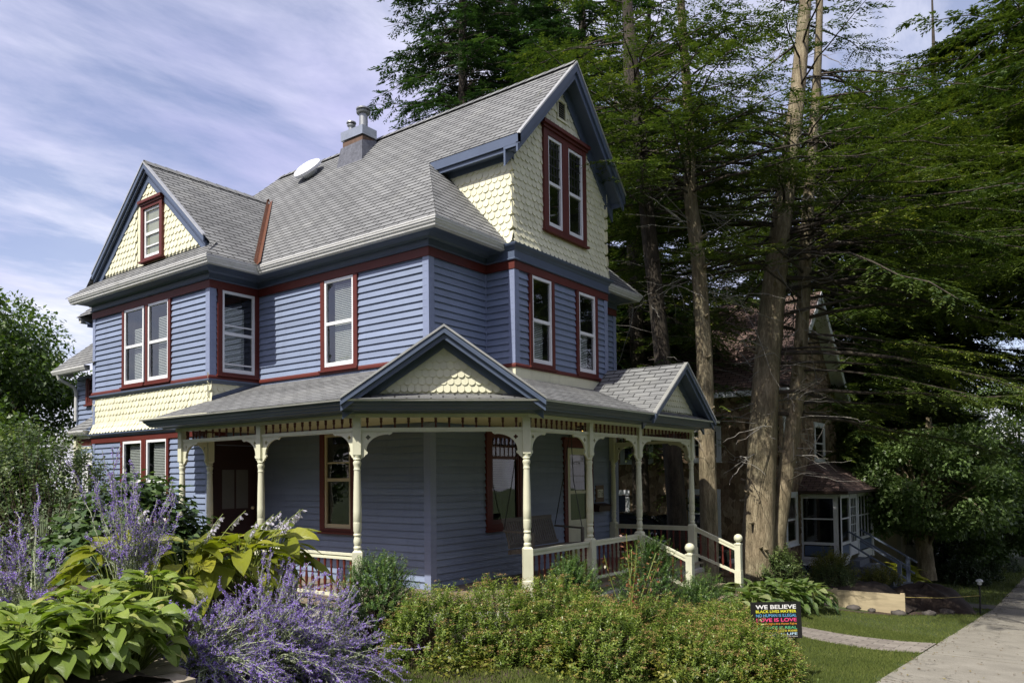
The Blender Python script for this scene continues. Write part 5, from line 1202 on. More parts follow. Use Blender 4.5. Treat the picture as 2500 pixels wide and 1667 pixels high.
def lamp_stake():
    x, y = 22.43, 2.12; g = float(gz(x, y)); t = thing("garden_lamp", (x, y, g), "black garden lamp stake with pale head beside the sidewalk", "garden lamp")
    m = MB(); m.tube([(x, y, g-0.1), (x+0.01, y, g+0.75)], [0.022]*2, 8); m.build("stake", M_iron, t)
    m = MB(); m.lathe([(0.02, 0.74), (0.05, 0.76), (0.055, 0.82), (0.085, 0.83), (0.075, 0.87), (0.02, 0.90)], (x, y, g), 12); m.build("lamp_head", plain("frosted lamp head", (0.6, 0.63, 0.66), 0.3), t)
    m = MB(); p0 = Vector((x, y, g+0.48)); p1 = Vector((19.88, 3.42, -1.32)); m.tube([p0, p0.lerp(p1, 0.5)-Vector((0, 0, 0.04)), p1], [0.006]*3, 5)
    tag(m.build("string_line", plain("yellow string", (0.5, 0.4, 0.12), 0.7)), "yellow string tied from the lamp stake to the timber board", "string")
lamp_stake()
# ------------------------------------------------------------------ foliage tools
def nrm(a): return a/np.maximum(1e-9, np.linalg.norm(a, axis=-1, keepdims=True))
def cards(P, D, N, L, W, fold=0.15, mid=0.45):
    """one folded diamond leaf per row"""
    D = nrm(D); S = nrm(np.cross(D, N)); N2 = np.cross(S, D); L = np.asarray(L)[:, None]; W = np.asarray(W)[:, None]
    v = np.stack([P, P+D*L*mid+S*W/2+N2*W*fold, P+D*L, P+D*L*mid-S*W/2+N2*W*fold], 1).reshape(-1, 3)
    return v, np.arange(len(P)*4).reshape(-1, 4)
def leaf_mesh(name, parts, mat):
    """parts: list of (V, F, tone per leaf)"""
    V = []; F = []; T = []; b = 0
    for v, f, t in parts: V.append(v); F.append(f+b); T.append(np.repeat(t, 4)); b += len(v)
    return np_mesh(name, np.concatenate(V), np.concatenate(F), mat, np.concatenate(T))
def rot_about(D, az_jit, el_jit, R): return D+np.stack([R.normal(0, az_jit, len(D)), R.normal(0, az_jit, len(D)), R.normal(0, el_jit, len(D))], -1)
def tubes(lines, r0, r1, n=4):
    """many thin tapering tubes from an array (K, S, 3)"""
    K, S, _ = lines.shape; d = np.gradient(lines, axis=1); d = nrm(d); ref = np.array([0.31, 0.17, 0.93]); a = nrm(np.cross(d, ref)); c = np.cross(d, a)
    t = np.linspace(0, 1, S)[None, :, None, None]; r0 = np.asarray(r0).reshape(-1, 1, 1, 1); r1 = np.asarray(r1).reshape(-1, 1, 1, 1); rad = r0*(1-t)+r1*t
    an = 2*np.pi*np.arange(n)/n
    ring = lines[:, :, None, :]+rad*(a[:, :, None, :]*np.cos(an)[None, None, :, None]+c[:, :, None, :]*np.sin(an)[None, None, :, None])
    V = ring.reshape(-1, 3); k, s, j = np.meshgrid(np.arange(K), np.arange(S-1), np.arange(n), indexing='ij'); base = k*S*n+s*n
    F = np.stack([base+j, base+(j+1) % n, base+n+(j+1) % n, base+n+j], -1).reshape(-1, 4)
    return V, F
def lumpy(R, k=9):
    """random smooth bumps over directions"""
    c = nrm(R.normal(size=(k, 3))); a = R.uniform(-0.2, 0.3, k); s = R.uniform(2.5, 7, k)
    return lambda d: 1+(a[None]*np.exp(s[None]*(d@c.T-1))).sum(1)
def dome_points(R, n, rx, ry, h, bump_, low=0.0):
    """points and outward directions on a lumpy dome"""
    z = R.uniform(low, 1, n); th = R.uniform(0, 2*np.pi, n); r = np.sqrt(np.maximum(0, 1-z**2)); d = np.stack([r*np.cos(th), r*np.sin(th), z], -1)
    q = bump_(d)[:, None]; P = d*np.array([rx, ry, h])*q; out = nrm(d/np.array([rx, ry, h])); return P, out

# materials
G_spirea = leaf_mat("spirea leaves", (0.055, 0.10, 0.018), (0.195, 0.275, 0.046), (0.34, 0.385, 0.085), 0.40, 0.35)
G_spent = leaf_mat("spent spirea flowers", (0.24, 0.14, 0.05), (0.40, 0.28, 0.11), None, 0.8, 0.2)
G_yew = leaf_mat("yew needles", (0.022, 0.06, 0.014), (0.075, 0.15, 0.028), (0.19, 0.27, 0.05), 0.4, 0.2)
G_hosta = leaf_mat("green gold hosta leaves", (0.11, 0.18, 0.03), (0.32, 0.41, 0.07), (0.46, 0.45, 0.12), 0.42, 0.3, True)
G_gold = leaf_mat("golden hosta leaves", (0.13, 0.165, 0.012), (0.30, 0.315, 0.025), (0.42, 0.40, 0.045), 0.36, 0.35, True)
G_hosta2 = leaf_mat("variegated hosta leaves", (0.05, 0.10, 0.02), (0.15, 0.22, 0.05), (0.32, 0.36, 0.16), 0.4, 0.3, True)
G_big = leaf_mat("dark lobed leaves", (0.03, 0.062, 0.018), (0.07, 0.12, 0.035), (0.13, 0.19, 0.06), 0.42, 0.25)
G_sage = leaf_mat("grey green sage leaves", (0.11, 0.15, 0.065), (0.26, 0.31, 0.17), None, 0.7, 0.2)
G_stem = leaf_mat("silver sage stems", (0.34, 0.38, 0.25), (0.46, 0.50, 0.34), None, 0.7, 0.05)
G_flower = leaf_mat("violet sage flowers", (0.17, 0.10, 0.47), (0.35, 0.23, 0.74), (0.52, 0.42, 0.86), 0.6, 0.25)
G_bell = leaf_mat("pale lilac hosta flowers", (0.42, 0.38, 0.55), (0.68, 0.64, 0.78), None, 0.5, 0.4)
G_greenstem = leaf_mat("green stems", (0.12, 0.16, 0.03), (0.22, 0.27, 0.06), None, 0.5, 0.05)
G_twig = leaf_mat("brown twigs", (0.05, 0.033, 0.02), (0.10, 0.07, 0.045), None, 0.8, 0.0)
G_rose = leaf_mat("bronze rose leaves", (0.14, 0.035, 0.02), (0.26, 0.12, 0.05), (0.17, 0.20, 0.06), 0.4, 0.3)
G_grass = leaf_mat("grass blades", (0.07, 0.10, 0.022), (0.165, 0.20, 0.05), (0.30, 0.30, 0.11), 0.5, 0.3)
G_iris = leaf_mat("iris blades", (0.07, 0.12, 0.05), (0.15, 0.22, 0.10), (0.24, 0.30, 0.15), 0.4, 0.25)
G_fern = leaf_mat("yellow green shrub leaves", (0.07, 0.095, 0.012), (0.19, 0.20, 0.03), (0.29, 0.26, 0.05), 0.45, 0.3)
G_dog = leaf_mat("small tree leaves", (0.04, 0.07, 0.022), (0.10, 0.145, 0.045), (0.19, 0.23, 0.08), 0.4, 0.3)
G_dark = leaf_mat("dark shrub leaves", (0.016, 0.034, 0.012), (0.04, 0.07, 0.02), (0.07, 0.11, 0.03), 0.4, 0.25)

def plant(name, loc, label, cat, group=None): return thing(name, loc, label, cat, group)
def leafy_shrub(name, loc, rx, ry, h, shoots, per, ll, lw, mat, label, cat, group=None, seed=1, spread=0.35, down=0.22, heads=None, low=0.0, updir=0.6, twigs=True, droop=0.0):
    """shoots with leaves all along them over a lumpy dome"""
    R = np.random.default_rng(seed); b = lumpy(R); P, O = dome_points(R, shoots, rx, ry, h, b, low)
    up = np.array([0, 0, 1.0]); A = nrm(O*(1-updir)+up*updir+R.normal(0, 0.22, P.shape))
    L = R.uniform(0.6, 1.25, shoots)*down; P = P+np.array(loc)+O*R.normal(0, 0.05, (shoots, 1)); tip = P+A*L[:, None]*0.35; root = tip-A*L[:, None]
    t = np.linspace(0.02, 1.0, per)[None, :]+R.uniform(-0.03, 0.03, (shoots, per)); t = np.clip(t, 0, 1)
    C = root[:, None]+(tip-root)[:, None]*t[..., None]
    ph = (np.arange(per)*2.4)[None]+R.uniform(0, 6.28, (shoots, 1)); s1 = nrm(np.cross(A, np.array([0.3, 0.5, 0.8]))); s2 = np.cross(A, s1)
    rad = s1[:, None]*np.cos(ph)[..., None]+s2[:, None]*np.sin(ph)[..., None]
    D = nrm(rad+A[:, None]*R.uniform(0.15, 0.9, (shoots, per, 1))+np.array([0, 0, -droop])); N = nrm(A[:, None]+up*0.6+R.normal(0, 0.35, D.shape))
    sz = R.uniform(0.7, 1.2, (shoots, per))*(1.05-0.35*t)
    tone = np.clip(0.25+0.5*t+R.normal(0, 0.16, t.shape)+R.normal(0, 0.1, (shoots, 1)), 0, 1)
    v, f = cards(C.reshape(-1, 3), D.reshape(-1, 3), N.reshape(-1, 3), (sz*ll).ravel(), (sz*lw).ravel(), 0.2)
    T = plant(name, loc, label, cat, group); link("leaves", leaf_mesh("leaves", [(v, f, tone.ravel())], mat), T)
    if twigs:
        ln = np.linspace(0, 1, 5)[None, :, None]; base = np.array(loc)+R.normal(0, 0.12, (shoots, 3))*np.array([rx, ry, 0]); sel = slice(0, max(12, shoots//5))
        lines = (base[sel, None]*(1-ln)+tip[sel, None]*ln)+np.array([0, 0, 0.1*h])*np.sin(ln*np.pi); v, f = tubes(lines, 0.006, 0.002); link("stems", np_mesh("stems", v, f, G_twig, np.full(len(v), 0.4)), T)
    if heads:
        k = R.random(shoots) < heads; q = tip[k]+A[k]*0.01; n = len(q); m = 16
        C = q[:, None]+np.concatenate([R.normal(0, 0.028, (n, m, 2)), R.normal(0, 0.006, (n, m, 1))], -1); D = nrm(np.concatenate([R.normal(0, 1, (n, m, 2)), R.uniform(0, 0.5, (n, m, 1))], -1))
        v, f = cards(C.reshape(-1, 3), D.reshape(-1, 3), np.tile(up, (n*m, 1)), R.uniform(0.012, 0.022, n*m), R.uniform(0.010, 0.016, n*m))
        link("flower_heads", leaf_mesh("flower_heads", [(v, f, np.clip(R.normal(0.5, 0.25, n*m), 0, 1))], G_spent), T)
    return T

def blade_grid(R, base, az, pitch, L, W, droop, cup, ripple, nu=9, nv=5, shape=0.8, twist=0.0):
    """one broad leaf as a small curved grid"""
    t = np.linspace(0, 1, nu)[:, None]; s = np.linspace(-1, 1, nv)[None]
    w = W*np.sin(np.pi*np.clip(t, 0.0, 1)**shape)**0.75*(1-0.25*t); w = np.where(t > 0.93, w*0.6, w); w[0] = 0.12*W
    x = t*L+0*s; y = s*w; z = -droop*L*t**2+cup*np.abs(s)**1.7*w+ripple*W*np.sin(t*9+s*3+R.uniform(0, 6))*np.abs(s)
    cp, sp = math.cos(pitch), math.sin(pitch); X = x*cp-z*sp; Z = x*sp+z*cp
    ct, st = math.cos(twist), math.sin(twist); Y = y*ct-(Z*0)*st; Z = Z+y*st
    ca, sa = math.cos(az), math.sin(az); Q = np.stack([X*ca-Y*sa, X*sa+Y*ca, Z], -1)+np.array(base)
    uv = np.stack([np.abs(s)*1.6+t*0.55+0*t, t+0*s], -1)
    return Q.reshape(-1, 3), uv.reshape(-1, 2)
def grid_faces(nu, nv):
    i, j = np.meshgrid(np.arange(nu-1), np.arange(nv-1), indexing='ij'); a = (i*nv+j).ravel(); return np.stack([a, a+nv, a+nv+1, a+1], -1)
def hosta(name, loc, n, spread, height, L, W, mat, label, cat, group=None, seed=1, stalks=0, stalk_h=0.6, stalk_lean=None):
    R = np.random.default_rng(seed); GF = grid_faces(9, 5); V = []; F = []; UV = []; TN = []; b = 0; pet = []
    for i in range(n):
        q = (i+0.5)/n; az = i*2.39996+R.normal(0, 0.3); rr = spread*math.sqrt(q)*R.uniform(0.85, 1.1)
        zt = height*(1-0.62*q**1.6)*R.uniform(0.86, 1.08); l = L*R.uniform(0.55, 1.25)
        p = np.array(loc)+np.array([math.cos(az)*rr*0.78, math.sin(az)*rr*0.78, zt]); pitch = 0.55-1.05*q+R.normal(0, 0.16)
        v, uv = blade_grid(R, p, az+R.normal(0, 0.25), pitch, l, W*R.uniform(0.85, 1.1)*l/L, R.uniform(0.22, 0.5), R.uniform(0.12, 0.34), R.uniform(0.04, 0.16), twist=R.normal(0, 0.25))
        V.append(v); F.append(GF+b); UV.append(uv); tn = np.clip(0.46+0.24*R.normal()+0.12*(1-q), 0, 1)
        if R.random() < 0.04: tn = 1.0
        TN.append(np.full(len(v), tn)); b += len(v)
        c0 = np.array(loc)+np.array([math.cos(az)*0.05, math.sin(az)*0.05, 0.0]); k = np.linspace(0, 1, 5)[:, None]; pet.append(c0*(1-k)+p*k+np.array([math.cos(az), math.sin(az), 0])*0.0-np.array([0, 0, 1])*0.0+np.array([0, 0, 0.12*zt])*np.sin(k*np.pi))
    T = plant(name, loc, label, cat, group)
    link("leaves", np_mesh("leaves", np.concatenate(V), np.concatenate(F), mat, np.concatenate(TN), np.concatenate(UV), True), T)
    v, f = tubes(np.stack(pet), 0.006, 0.004); link("leaf_stalks", np_mesh("leaf_stalks", v, f, G_greenstem, np.full(len(v), 0.5)), T)
    for i in range(stalks):
        az = R.uniform(0, 6.28) if stalk_lean is None else stalk_lean+R.normal(0, 0.55); h = stalk_h*R.uniform(0.8, 1.2); ln = R.uniform(0.25, 0.75)*h
        k = np.linspace(0, 1, 8)[:, None]; c0 = np.array(loc)+np.array([R.normal(0, 0.08), R.normal(0, 0.08), height*0.5]); d = np.array([math.cos(az), math.sin(az), 0])
        line = c0+d*ln*k**1.4+np.array([0, 0, 1])*h*(k-0.12*k**3); v, f = tubes(line[None], 0.0055, 0.003, 5)
        st = link("flower_stalk", np_mesh("flower_stalk", v, f, G_greenstem, np.full(len(v), 0.8)), T)
        m = 20; kk = R.uniform(0.66, 0.98, m); kk.sort(); c = c0+d*ln*kk[:, None]**1.4+np.array([0, 0, 1])*h*(kk[:, None]-0.12*kk[:, None]**3)
        a2 = R.uniform(0, 6.28, m); D = np.stack([np.cos(a2)*0.7+d[0]*0.4, np.sin(a2)*0.7+d[1]*0.4, np.full(m, -0.75)+R.normal(0, 0.25, m)], -1)
        parts = []
        for q in range(3):
            Dq = nrm(D+R.normal(0, 0.16, D.shape)); v, f = cards(c, Dq, nrm(R.normal(size=D.shape)), R.uniform(0.035, 0.055, m), R.uniform(0.012, 0.018, m), 0.3, 0.72); parts.append((v, f, np.clip(R.normal(0.6, 0.25, m), 0, 1)))
        link("flower_bells", leaf_mesh("flower_bells", parts, G_bell), st)
    return T

def sage(name, loc, n, reach, height, label, cat, group=None, seed=1, flower=0.36, az0=0.0, az_w=math.pi, el=(0.35, 1.35), sag=0.35, leafy=2.0, per=66):
    """grey stems fanning from one crown; the outer part of every stem carries whorled violet flowers on short side spikes"""
    R = np.random.default_rng(seed); K = n; S = 12; az = az0+R.uniform(-az_w, az_w, K); e = R.uniform(el[0], el[1], K); Ln = R.uniform(0.45, 1.2, K)
    t = np.linspace(0, 1, S)[None, :]; hor = np.cos(e)[:, None]*reach*Ln[:, None]*t; ver = np.sin(e)[:, None]*height*Ln[:, None]*t-sag*hor*t*0.9
    base = np.array(loc)+np.stack([R.normal(0, 0.05, K), R.normal(0, 0.05, K), np.zeros(K)], -1)
    wob = R.normal(0, 0.02, (K, S, 3)).cumsum(1)*t[..., None]
    lines = base[:, None]+np.stack([np.cos(az)[:, None]*hor, np.sin(az)[:, None]*hor, ver], -1)+wob
    T = plant(name, loc, label, cat, group); v, f = tubes(lines, 0.005, 0.0024); 
    # side spikes
    m = 7; st0 = R.uniform(1-flower*1.25, 0.97, (K, m)); idx = st0*(S-1); i0 = np.clip(idx.astype(int), 0, S-2); fr = (idx-i0)[..., None]
    kk = np.arange(K)[:, None]; bp = lines[kk, i0]*(1-fr)+lines[kk, i0+1]*fr; dr = nrm(lines[kk, i0+1]-lines[kk, i0])
    sd = nrm(dr+R.normal(0, 0.55, dr.shape)+np.array([0, 0, 0.45])); sl = R.uniform(0.07, 0.20, (K, m))*(1.25-st0)[..., ]*1.5
    sp = bp[:, :, None]+sd[:, :, None]*sl[..., None, None]*np.linspace(0, 1, 4)[None, None, :, None]; v2, f2 = tubes(sp.reshape(-1, 4, 3), 0.002, 0.0012, 3)
    vv = np.concatenate([v, v2]); fl = [f, f2+len(v)]
    link("stems", np_mesh("stems", vv, np.concatenate(fl), G_stem, np.full(len(vv), 0.5)), T)
    # leaves along the lower stems
    q = int(26*leafy); tt = R.uniform(0.08, 0.8, (K, q)); idx = tt*(S-1); i0 = np.clip(idx.astype(int), 0, S-2); fr = (idx-i0)[..., None]; c = lines[kk, i0]*(1-fr)+lines[kk, i0+1]*fr; dr = nrm(lines[kk, i0+1]-lines[kk, i0])
    D = nrm(dr*0.6+R.normal(0, 0.75, dr.shape)); v, f = cards(c.reshape(-1, 3), D.reshape(-1, 3), nrm(R.normal(0, 0.5, D.shape)+np.array([0, 0, 1])).reshape(-1, 3), R.uniform(0.025, 0.05, K*q), R.uniform(0.007, 0.013, K*q))
    link("leaves", leaf_mesh("leaves", [(v, f, np.clip(R.normal(0.5, 0.25, K*q), 0, 1))], G_sage), T)
    # flowers: whorls along the side spikes and the tip of the main stem
    q = per; w = R.uniform(0, 1, (K, m, q//m*2)); c = bp[:, :, None]+sd[:, :, None]*(sl[..., None]*(np.round(w*9)/9))[..., None]
    tt = R.uniform(1-flower*0.8, 1, (K, q)); idx = (np.round(tt*40)/40)*(S-1); i0 = np.clip(idx.astype(int), 0, S-2); fr = (idx-i0)[..., None]; c2 = lines[kk, i0]*(1-fr)+lines[kk, i0+1]*fr
    C = np.concatenate([c.reshape(-1, 3), c2.reshape(-1, 3)]); n_ = len(C); D = nrm(R.normal(size=C.shape)); C = C+D*0.004
    v, f = cards(C, D, nrm(R.normal(size=C.shape)), R.uniform(0.009, 0.016, n_), R.uniform(0.006, 0.010, n_), 0.3)
    link("flowers", leaf_mesh("flowers", [(v, f, np.clip(R.normal(0.5, 0.28, n_), 0, 1))], G_flower), T)
    return T

# ------------------------------------------------------------------ front garden
def front_garden():
    g = lambda x, y: float(gz(x, y)); bz = lambda x, y: float(bed_z(x, y))
    grp = "spirea shrubs in front of the porch"
    sp = [(6.35, 5.85, .62, .55, .86, "spirea shrub beside the left yew, leftmost of the row in front of the porch"), (6.95, 5.35, .62, .6, .88, "spirea shrub directly below the left bay of the porch corner opening"), (7.55, 5.0, .6, .55, .86, "tallest spirea shrub reaching up to the stone porch edge"),
          (7.35, 4.35, .6, .55, .76, "spirea shrub in the front rank nearest the lawn edge"), (8.15, 4.3, .6, .5, .70, "spirea shrub in front of the corner porch post"), (8.1, 3.65, .58, .55, .66, "spirea shrub with tan heads left of the yard sign"), (8.85, 3.75, .6, .5, .60, "spirea shrub behind the yard sign under the red rose canes"), (8.62, 3.05, .52, .5, .62, "low spirea shrub covering the corner of the yard sign"), (9.6, 3.8, .5, .45, .55, "spirea shrub between the right yew and the hosta by the path")]
    for i, (x, y, rx, ry, h, lab) in enumerate(sp):
        leafy_shrub("spirea_shrub", (x, y, g(x, y)-0.02), rx*1.06, ry*1.06, h*0.9, 640, 24, 0.050, 0.019, G_spirea, lab, "shrub", grp, 20+i, heads=0.33, down=0.24, updir=0.55)
    yw = [(6.3, 6.7, .52, .42, 1.12, "feathery yew shrub left of the spirea row by the corner post"), (8.22, 5.2, .55, .36, 1.08, "broad dark yew below the front railing beside the corner post"), (9.5, 4.8, .62, .42, 1.04, "dark yew below the railing behind the rose canes"), (10.7, 4.6, .5, .35, .62, "dark yew in front of the stair newels")]
    for i, (x, y, rx, ry, h, lab) in enumerate(yw):
        leafy_shrub("yew_shrub", (x, y, g(x, y)-0.02), rx, ry, h, 760, 46, 0.036, 0.0125, G_yew, lab, "shrub", "yew shrubs along the porch", 50+i, down=0.30, updir=0.35)
    for i, (x, y, h, lab) in enumerate([(6.05, 5.25, .26, "broad leaved weeds at the lawn edge of the left spirea shrub"), (6.9, 4.45, .3, "broad leaved weeds in front of the middle spirea shrubs"), (7.6, 3.55, .32, "broad leaved weeds at the front foot of the hedge"), (8.2, 2.75, .26, "broad leaved weeds left of the yard sign foot")]):
        leafy_shrub("weed_plant", (x, y, g(x, y)-0.02), .36, .3, h, 70, 9, 0.075, 0.034, G_fern, lab, "weeds", "weeds along the front hedge", 60+i, down=0.3, updir=0.6, droop=0.2, twigs=False)
    # hostas on the stone wall bed
    hs = [(1.9, 4.98, "hosta with broad green gold leaves at the left edge in front"), (2.3, 4.98, "hosta with broad wavy leaves just behind the stone wall"), (2.62, 5.2, "hosta with darker upright leaves at the right end of the stone wall bed"), (2.1, 5.6, "hosta clump with one tall leaf behind the front hostas"), (2.6, 5.75, "hosta clump between the front hostas and the tall sage"), (3.1, 5.85, "dark green hosta beside the arching sage"), (1.6, 5.3, "hosta clump cut off by the left edge of the bed")]
    for i, (x, y, lab) in enumerate(hs):
        hosta("hosta_plant", (x, y, bz(x, y)), 140, 0.43, 0.38+0.04*(i % 3), 0.145, 0.056, G_hosta, lab, "hosta", "green hostas behind the stone wall", 70+i)
    hg = [(3.87, 6.6, .52, 4, "golden hosta under the tall middle sage"), (4.35, 6.45, .56, 6, "large golden hosta with lilac bell flowers beside the porch railing"), (4.85, 6.75, .5, 5, "golden hosta with drooping leaves right beside the porch railing"), (3.4, 7.0, .5, 3, "golden hosta behind the green hosta clumps")]
    for i, (x, y, h, st, lab) in enumerate(hg):
        hosta("golden_hosta", (x, y, bz(x, y)), 44, 0.46, h, 0.31, 0.095, G_gold, lab, "hosta", "golden hostas in the middle of the bed", 90+i, stalks=st, stalk_h=0.55, stalk_lean=-0.6)
    # russian sage
    sg = [((3.3, 5.55, 0.18), 120, .95, .75, "sprawling violet sage falling over the end of the stone wall", dict(az0=-1.3, az_w=2.0, el=(0.05, 1.25), sag=0.6)),
          ((4.05, 5.8, 0.0), 160, .95, 1.1, "large mound of violet sage in front of the porch railing", dict(az0=-1.0, az_w=2.0, el=(0.0, 1.35), sag=0.55)),
          ((4.7, 6.0, -0.25), 130, 1.0, 1.05, "violet sage spilling down to the lawn beside the corner post", dict(az0=-1.1, az_w=1.9, el=(0.0, 1.3), sag=0.55)),
          ((3.25, 6.45, 0.5), 52, .7, 1.25, "tall airy violet sage rising in front of the bay windows", dict(el=(0.85, 1.5), sag=0.25)),
          ((2.6, 6.85, 0.5), 60, 1.0, .9, "violet sage leaning out over the hostas at the left", dict(az0=2.6, az_w=1.9, el=(0.45, 1.4), sag=0.4))]
    for i, (loc, n, rc, h, lab, kw) in enumerate(sg): sage("sage_plant", loc, n, rc, h, lab, "sage", "violet sage plants", 110+i, **kw)
    # broad leaved shrub below the bay
    leafy_shrub("broadleaf_shrub", (4.4, 8.6, 0.0), 1.1, .8, 1.45, 620, 7, 0.14, 0.12, G_big, "dark shrub with big lobed leaves under the bay windows", "shrub", None, 130, down=0.35, updir=0.4, droop=0.5)
    # small tree at the left
    T = leafy_shrub("small_garden_tree", (4.2, 10.6, -0.2), 1.05, 1.0, 2.3, 1000, 16, 0.062, 0.032, G_dog, "small leafy green tree at the left edge hiding the rear porch", "small tree", None, 131, down=0.34, updir=0.45, low=-0.0, droop=0.35)
    leafy_shrub("border_shrub", (1.6, 8.9, 0.1), .9, .7, 0.95, 420, 16, 0.055, 0.022, G_dark, "low dark shrub behind the left sage", "shrub", None, 132, down=0.3)
    # rose canes
    R = np.random.default_rng(140); base = np.array((8.0, 4.3, g(8.0, 4.3))); T = plant("rose_canes", tuple(base), "thin rose canes with bronze red leaves above the shrubs", "rose")
    k = np.linspace(0, 1, 7)[None, :, None]; n = 7; top = base+np.stack([R.normal(0, 0.22, n), R.normal(0, 0.2, n), R.uniform(1.2, 1.6, n)], -1); b0 = base+np.concatenate([R.normal(0, 0.1, (n, 2)), np.zeros((n, 1))], -1); lines = b0[:, None]*(1-k)+top[:, None]*k+R.normal(0, 0.01, (n, 7, 3)); v, f = tubes(lines, 0.008, 0.004, 5); link("canes", np_mesh("canes", v, f, G_greenstem, np.full(len(v), 0.9)), T)
    q = 42; tt = R.uniform(0.45, 1, (n, q)); c = b0[:, None]*(1-tt[..., None])+top[:, None]*tt[..., None]; D = nrm(R.normal(0, 1, c.shape)*np.array([1, 1, 0.4])); c = c+D*R.uniform(0.0, 0.06, (n, q, 1)); v, f = cards(c.reshape(-1, 3), D.reshape(-1, 3), nrm(R.normal(0, 0.4, D.shape)+np.array([0, 0, 1])).reshape(-1, 3), R.uniform(0.035, 0.06, n*q), R.uniform(0.018, 0.03, n*q), 0.2); link("leaves", leaf_mesh("leaves", [(v, f, R.random(n*q))], G_rose), T)
    # right side planting
    for i, (x, y, h, lab) in enumerate([(11.3, 3.95, .42, "cream edged hosta just behind the yard sign"), (12.2, 4.3, .46, "cream edged hosta between the newel post and the path"), (13.3, 4.85, .5, "wide light green hosta left of the leaning double trunk"), (14.3, 4.9, .56, "light green hosta right at the foot of the leaning double trunk"), (15.2, 4.85, .56, "light green hosta in front of the leafy shrub at the big trunk"), (16.0, 4.75, .52, "light green hosta beside the end of the path lawn"), (16.7, 4.65, .46, "last light green hosta of the row near the timber board")]):
        hosta("edged_hosta", (x, y, g(x, y)), 84, 0.58, h, 0.24, 0.075, G_hosta2, lab, "hosta", "cream edged hostas by the path", 150+i)
    leafy_shrub("fern_shrub", (16.9, 5.3, g(16.9, 5.3)), .7, .45, .85, 300, 18, 0.09, 0.035, G_dog, "leafy green shrub around the foot of the big trunk", "shrub", None, 160, down=0.35, updir=0.3, droop=0.4)
    R = np.random.default_rng(161); T = plant("iris_clump", (10.6, 3.75, g(10.6, 3.75)), "clump of pale sword leaves left of the hostas by the path", "iris"); n = 46; az = R.uniform(0, 6.28, n); e = R.uniform(0.6, 1.4, n); D = np.stack([np.cos(az)*np.cos(e), np.sin(az)*np.cos(e), np.sin(e)], -1)
    P = np.array(T.location)+np.concatenate([R.normal(0, 0.1, (n, 2)), np.zeros((n, 1))], -1); v, f = cards(P, D, nrm(np.stack([-np.sin(az), np.cos(az), 0*az+0.2], -1)), R.uniform(0.35, 0.55, n), R.uniform(0.02, 0.03, n), 0.05, 0.5); link("blades", leaf_mesh("blades", [(v, f, R.random(n))], G_iris), T)
    # neighbour's border
    leafy_shrub("golden_shrub", (22.4, 5.6, -1.35), .75, .5, .75, 260, 16, 0.085, 0.03, G_fern, "yellow green shrub in front of the neighbour's lattice", "shrub", None, 162, down=0.35, updir=0.3, droop=0.3)
    leafy_shrub("golden_shrub", (21.2, 5.3, -1.4), .8, .5, .5, 260, 16, 0.08, 0.03, G_dog, "low green shrub left of the neighbour's lattice", "shrub", None, 163, down=0.3, droop=0.3)
    leafy_shrub("golden_shrub", (23.6, 4.6, -1.5), .6, .5, .4, 200, 16, 0.08, 0.03, G_fern, "low spreading shrub at the foot of the neighbour's stairs", "shrub", None, 164, down=0.3)
    for i, (x, y, lab) in enumerate([(26.6, 4.5, "yellow hosta right of the neighbour's stair rails"), (27.6, 4.9, "yellow hosta behind the neighbour's stair rails")]): hosta("street_hosta", (x, y, g(x, y)), 40, 0.6, .7, .38, .13, G_gold, lab, "hosta", "yellow hostas at the neighbour's stairs", 170+i)
    for i, (x, y, r, h, lab) in enumerate([(32.5, 3.7, 1.2, .9, "dark round shrub under the street tree"), (35.5, 3.9, 1.4, 1.0, "dark spreading shrub below the cream house"), (42.0, 3.8, 1.6, 1.1, "dark shrub far along the lawn by the white house")]):
        leafy_shrub("dark_shrub", (x, y, g(x, y)-0.1), r, r*0.8, h, 420, 16, 0.11, 0.05, G_dark, lab, "shrub", "dark shrubs along the far lawns", 180+i, down=0.4)
front_garden()

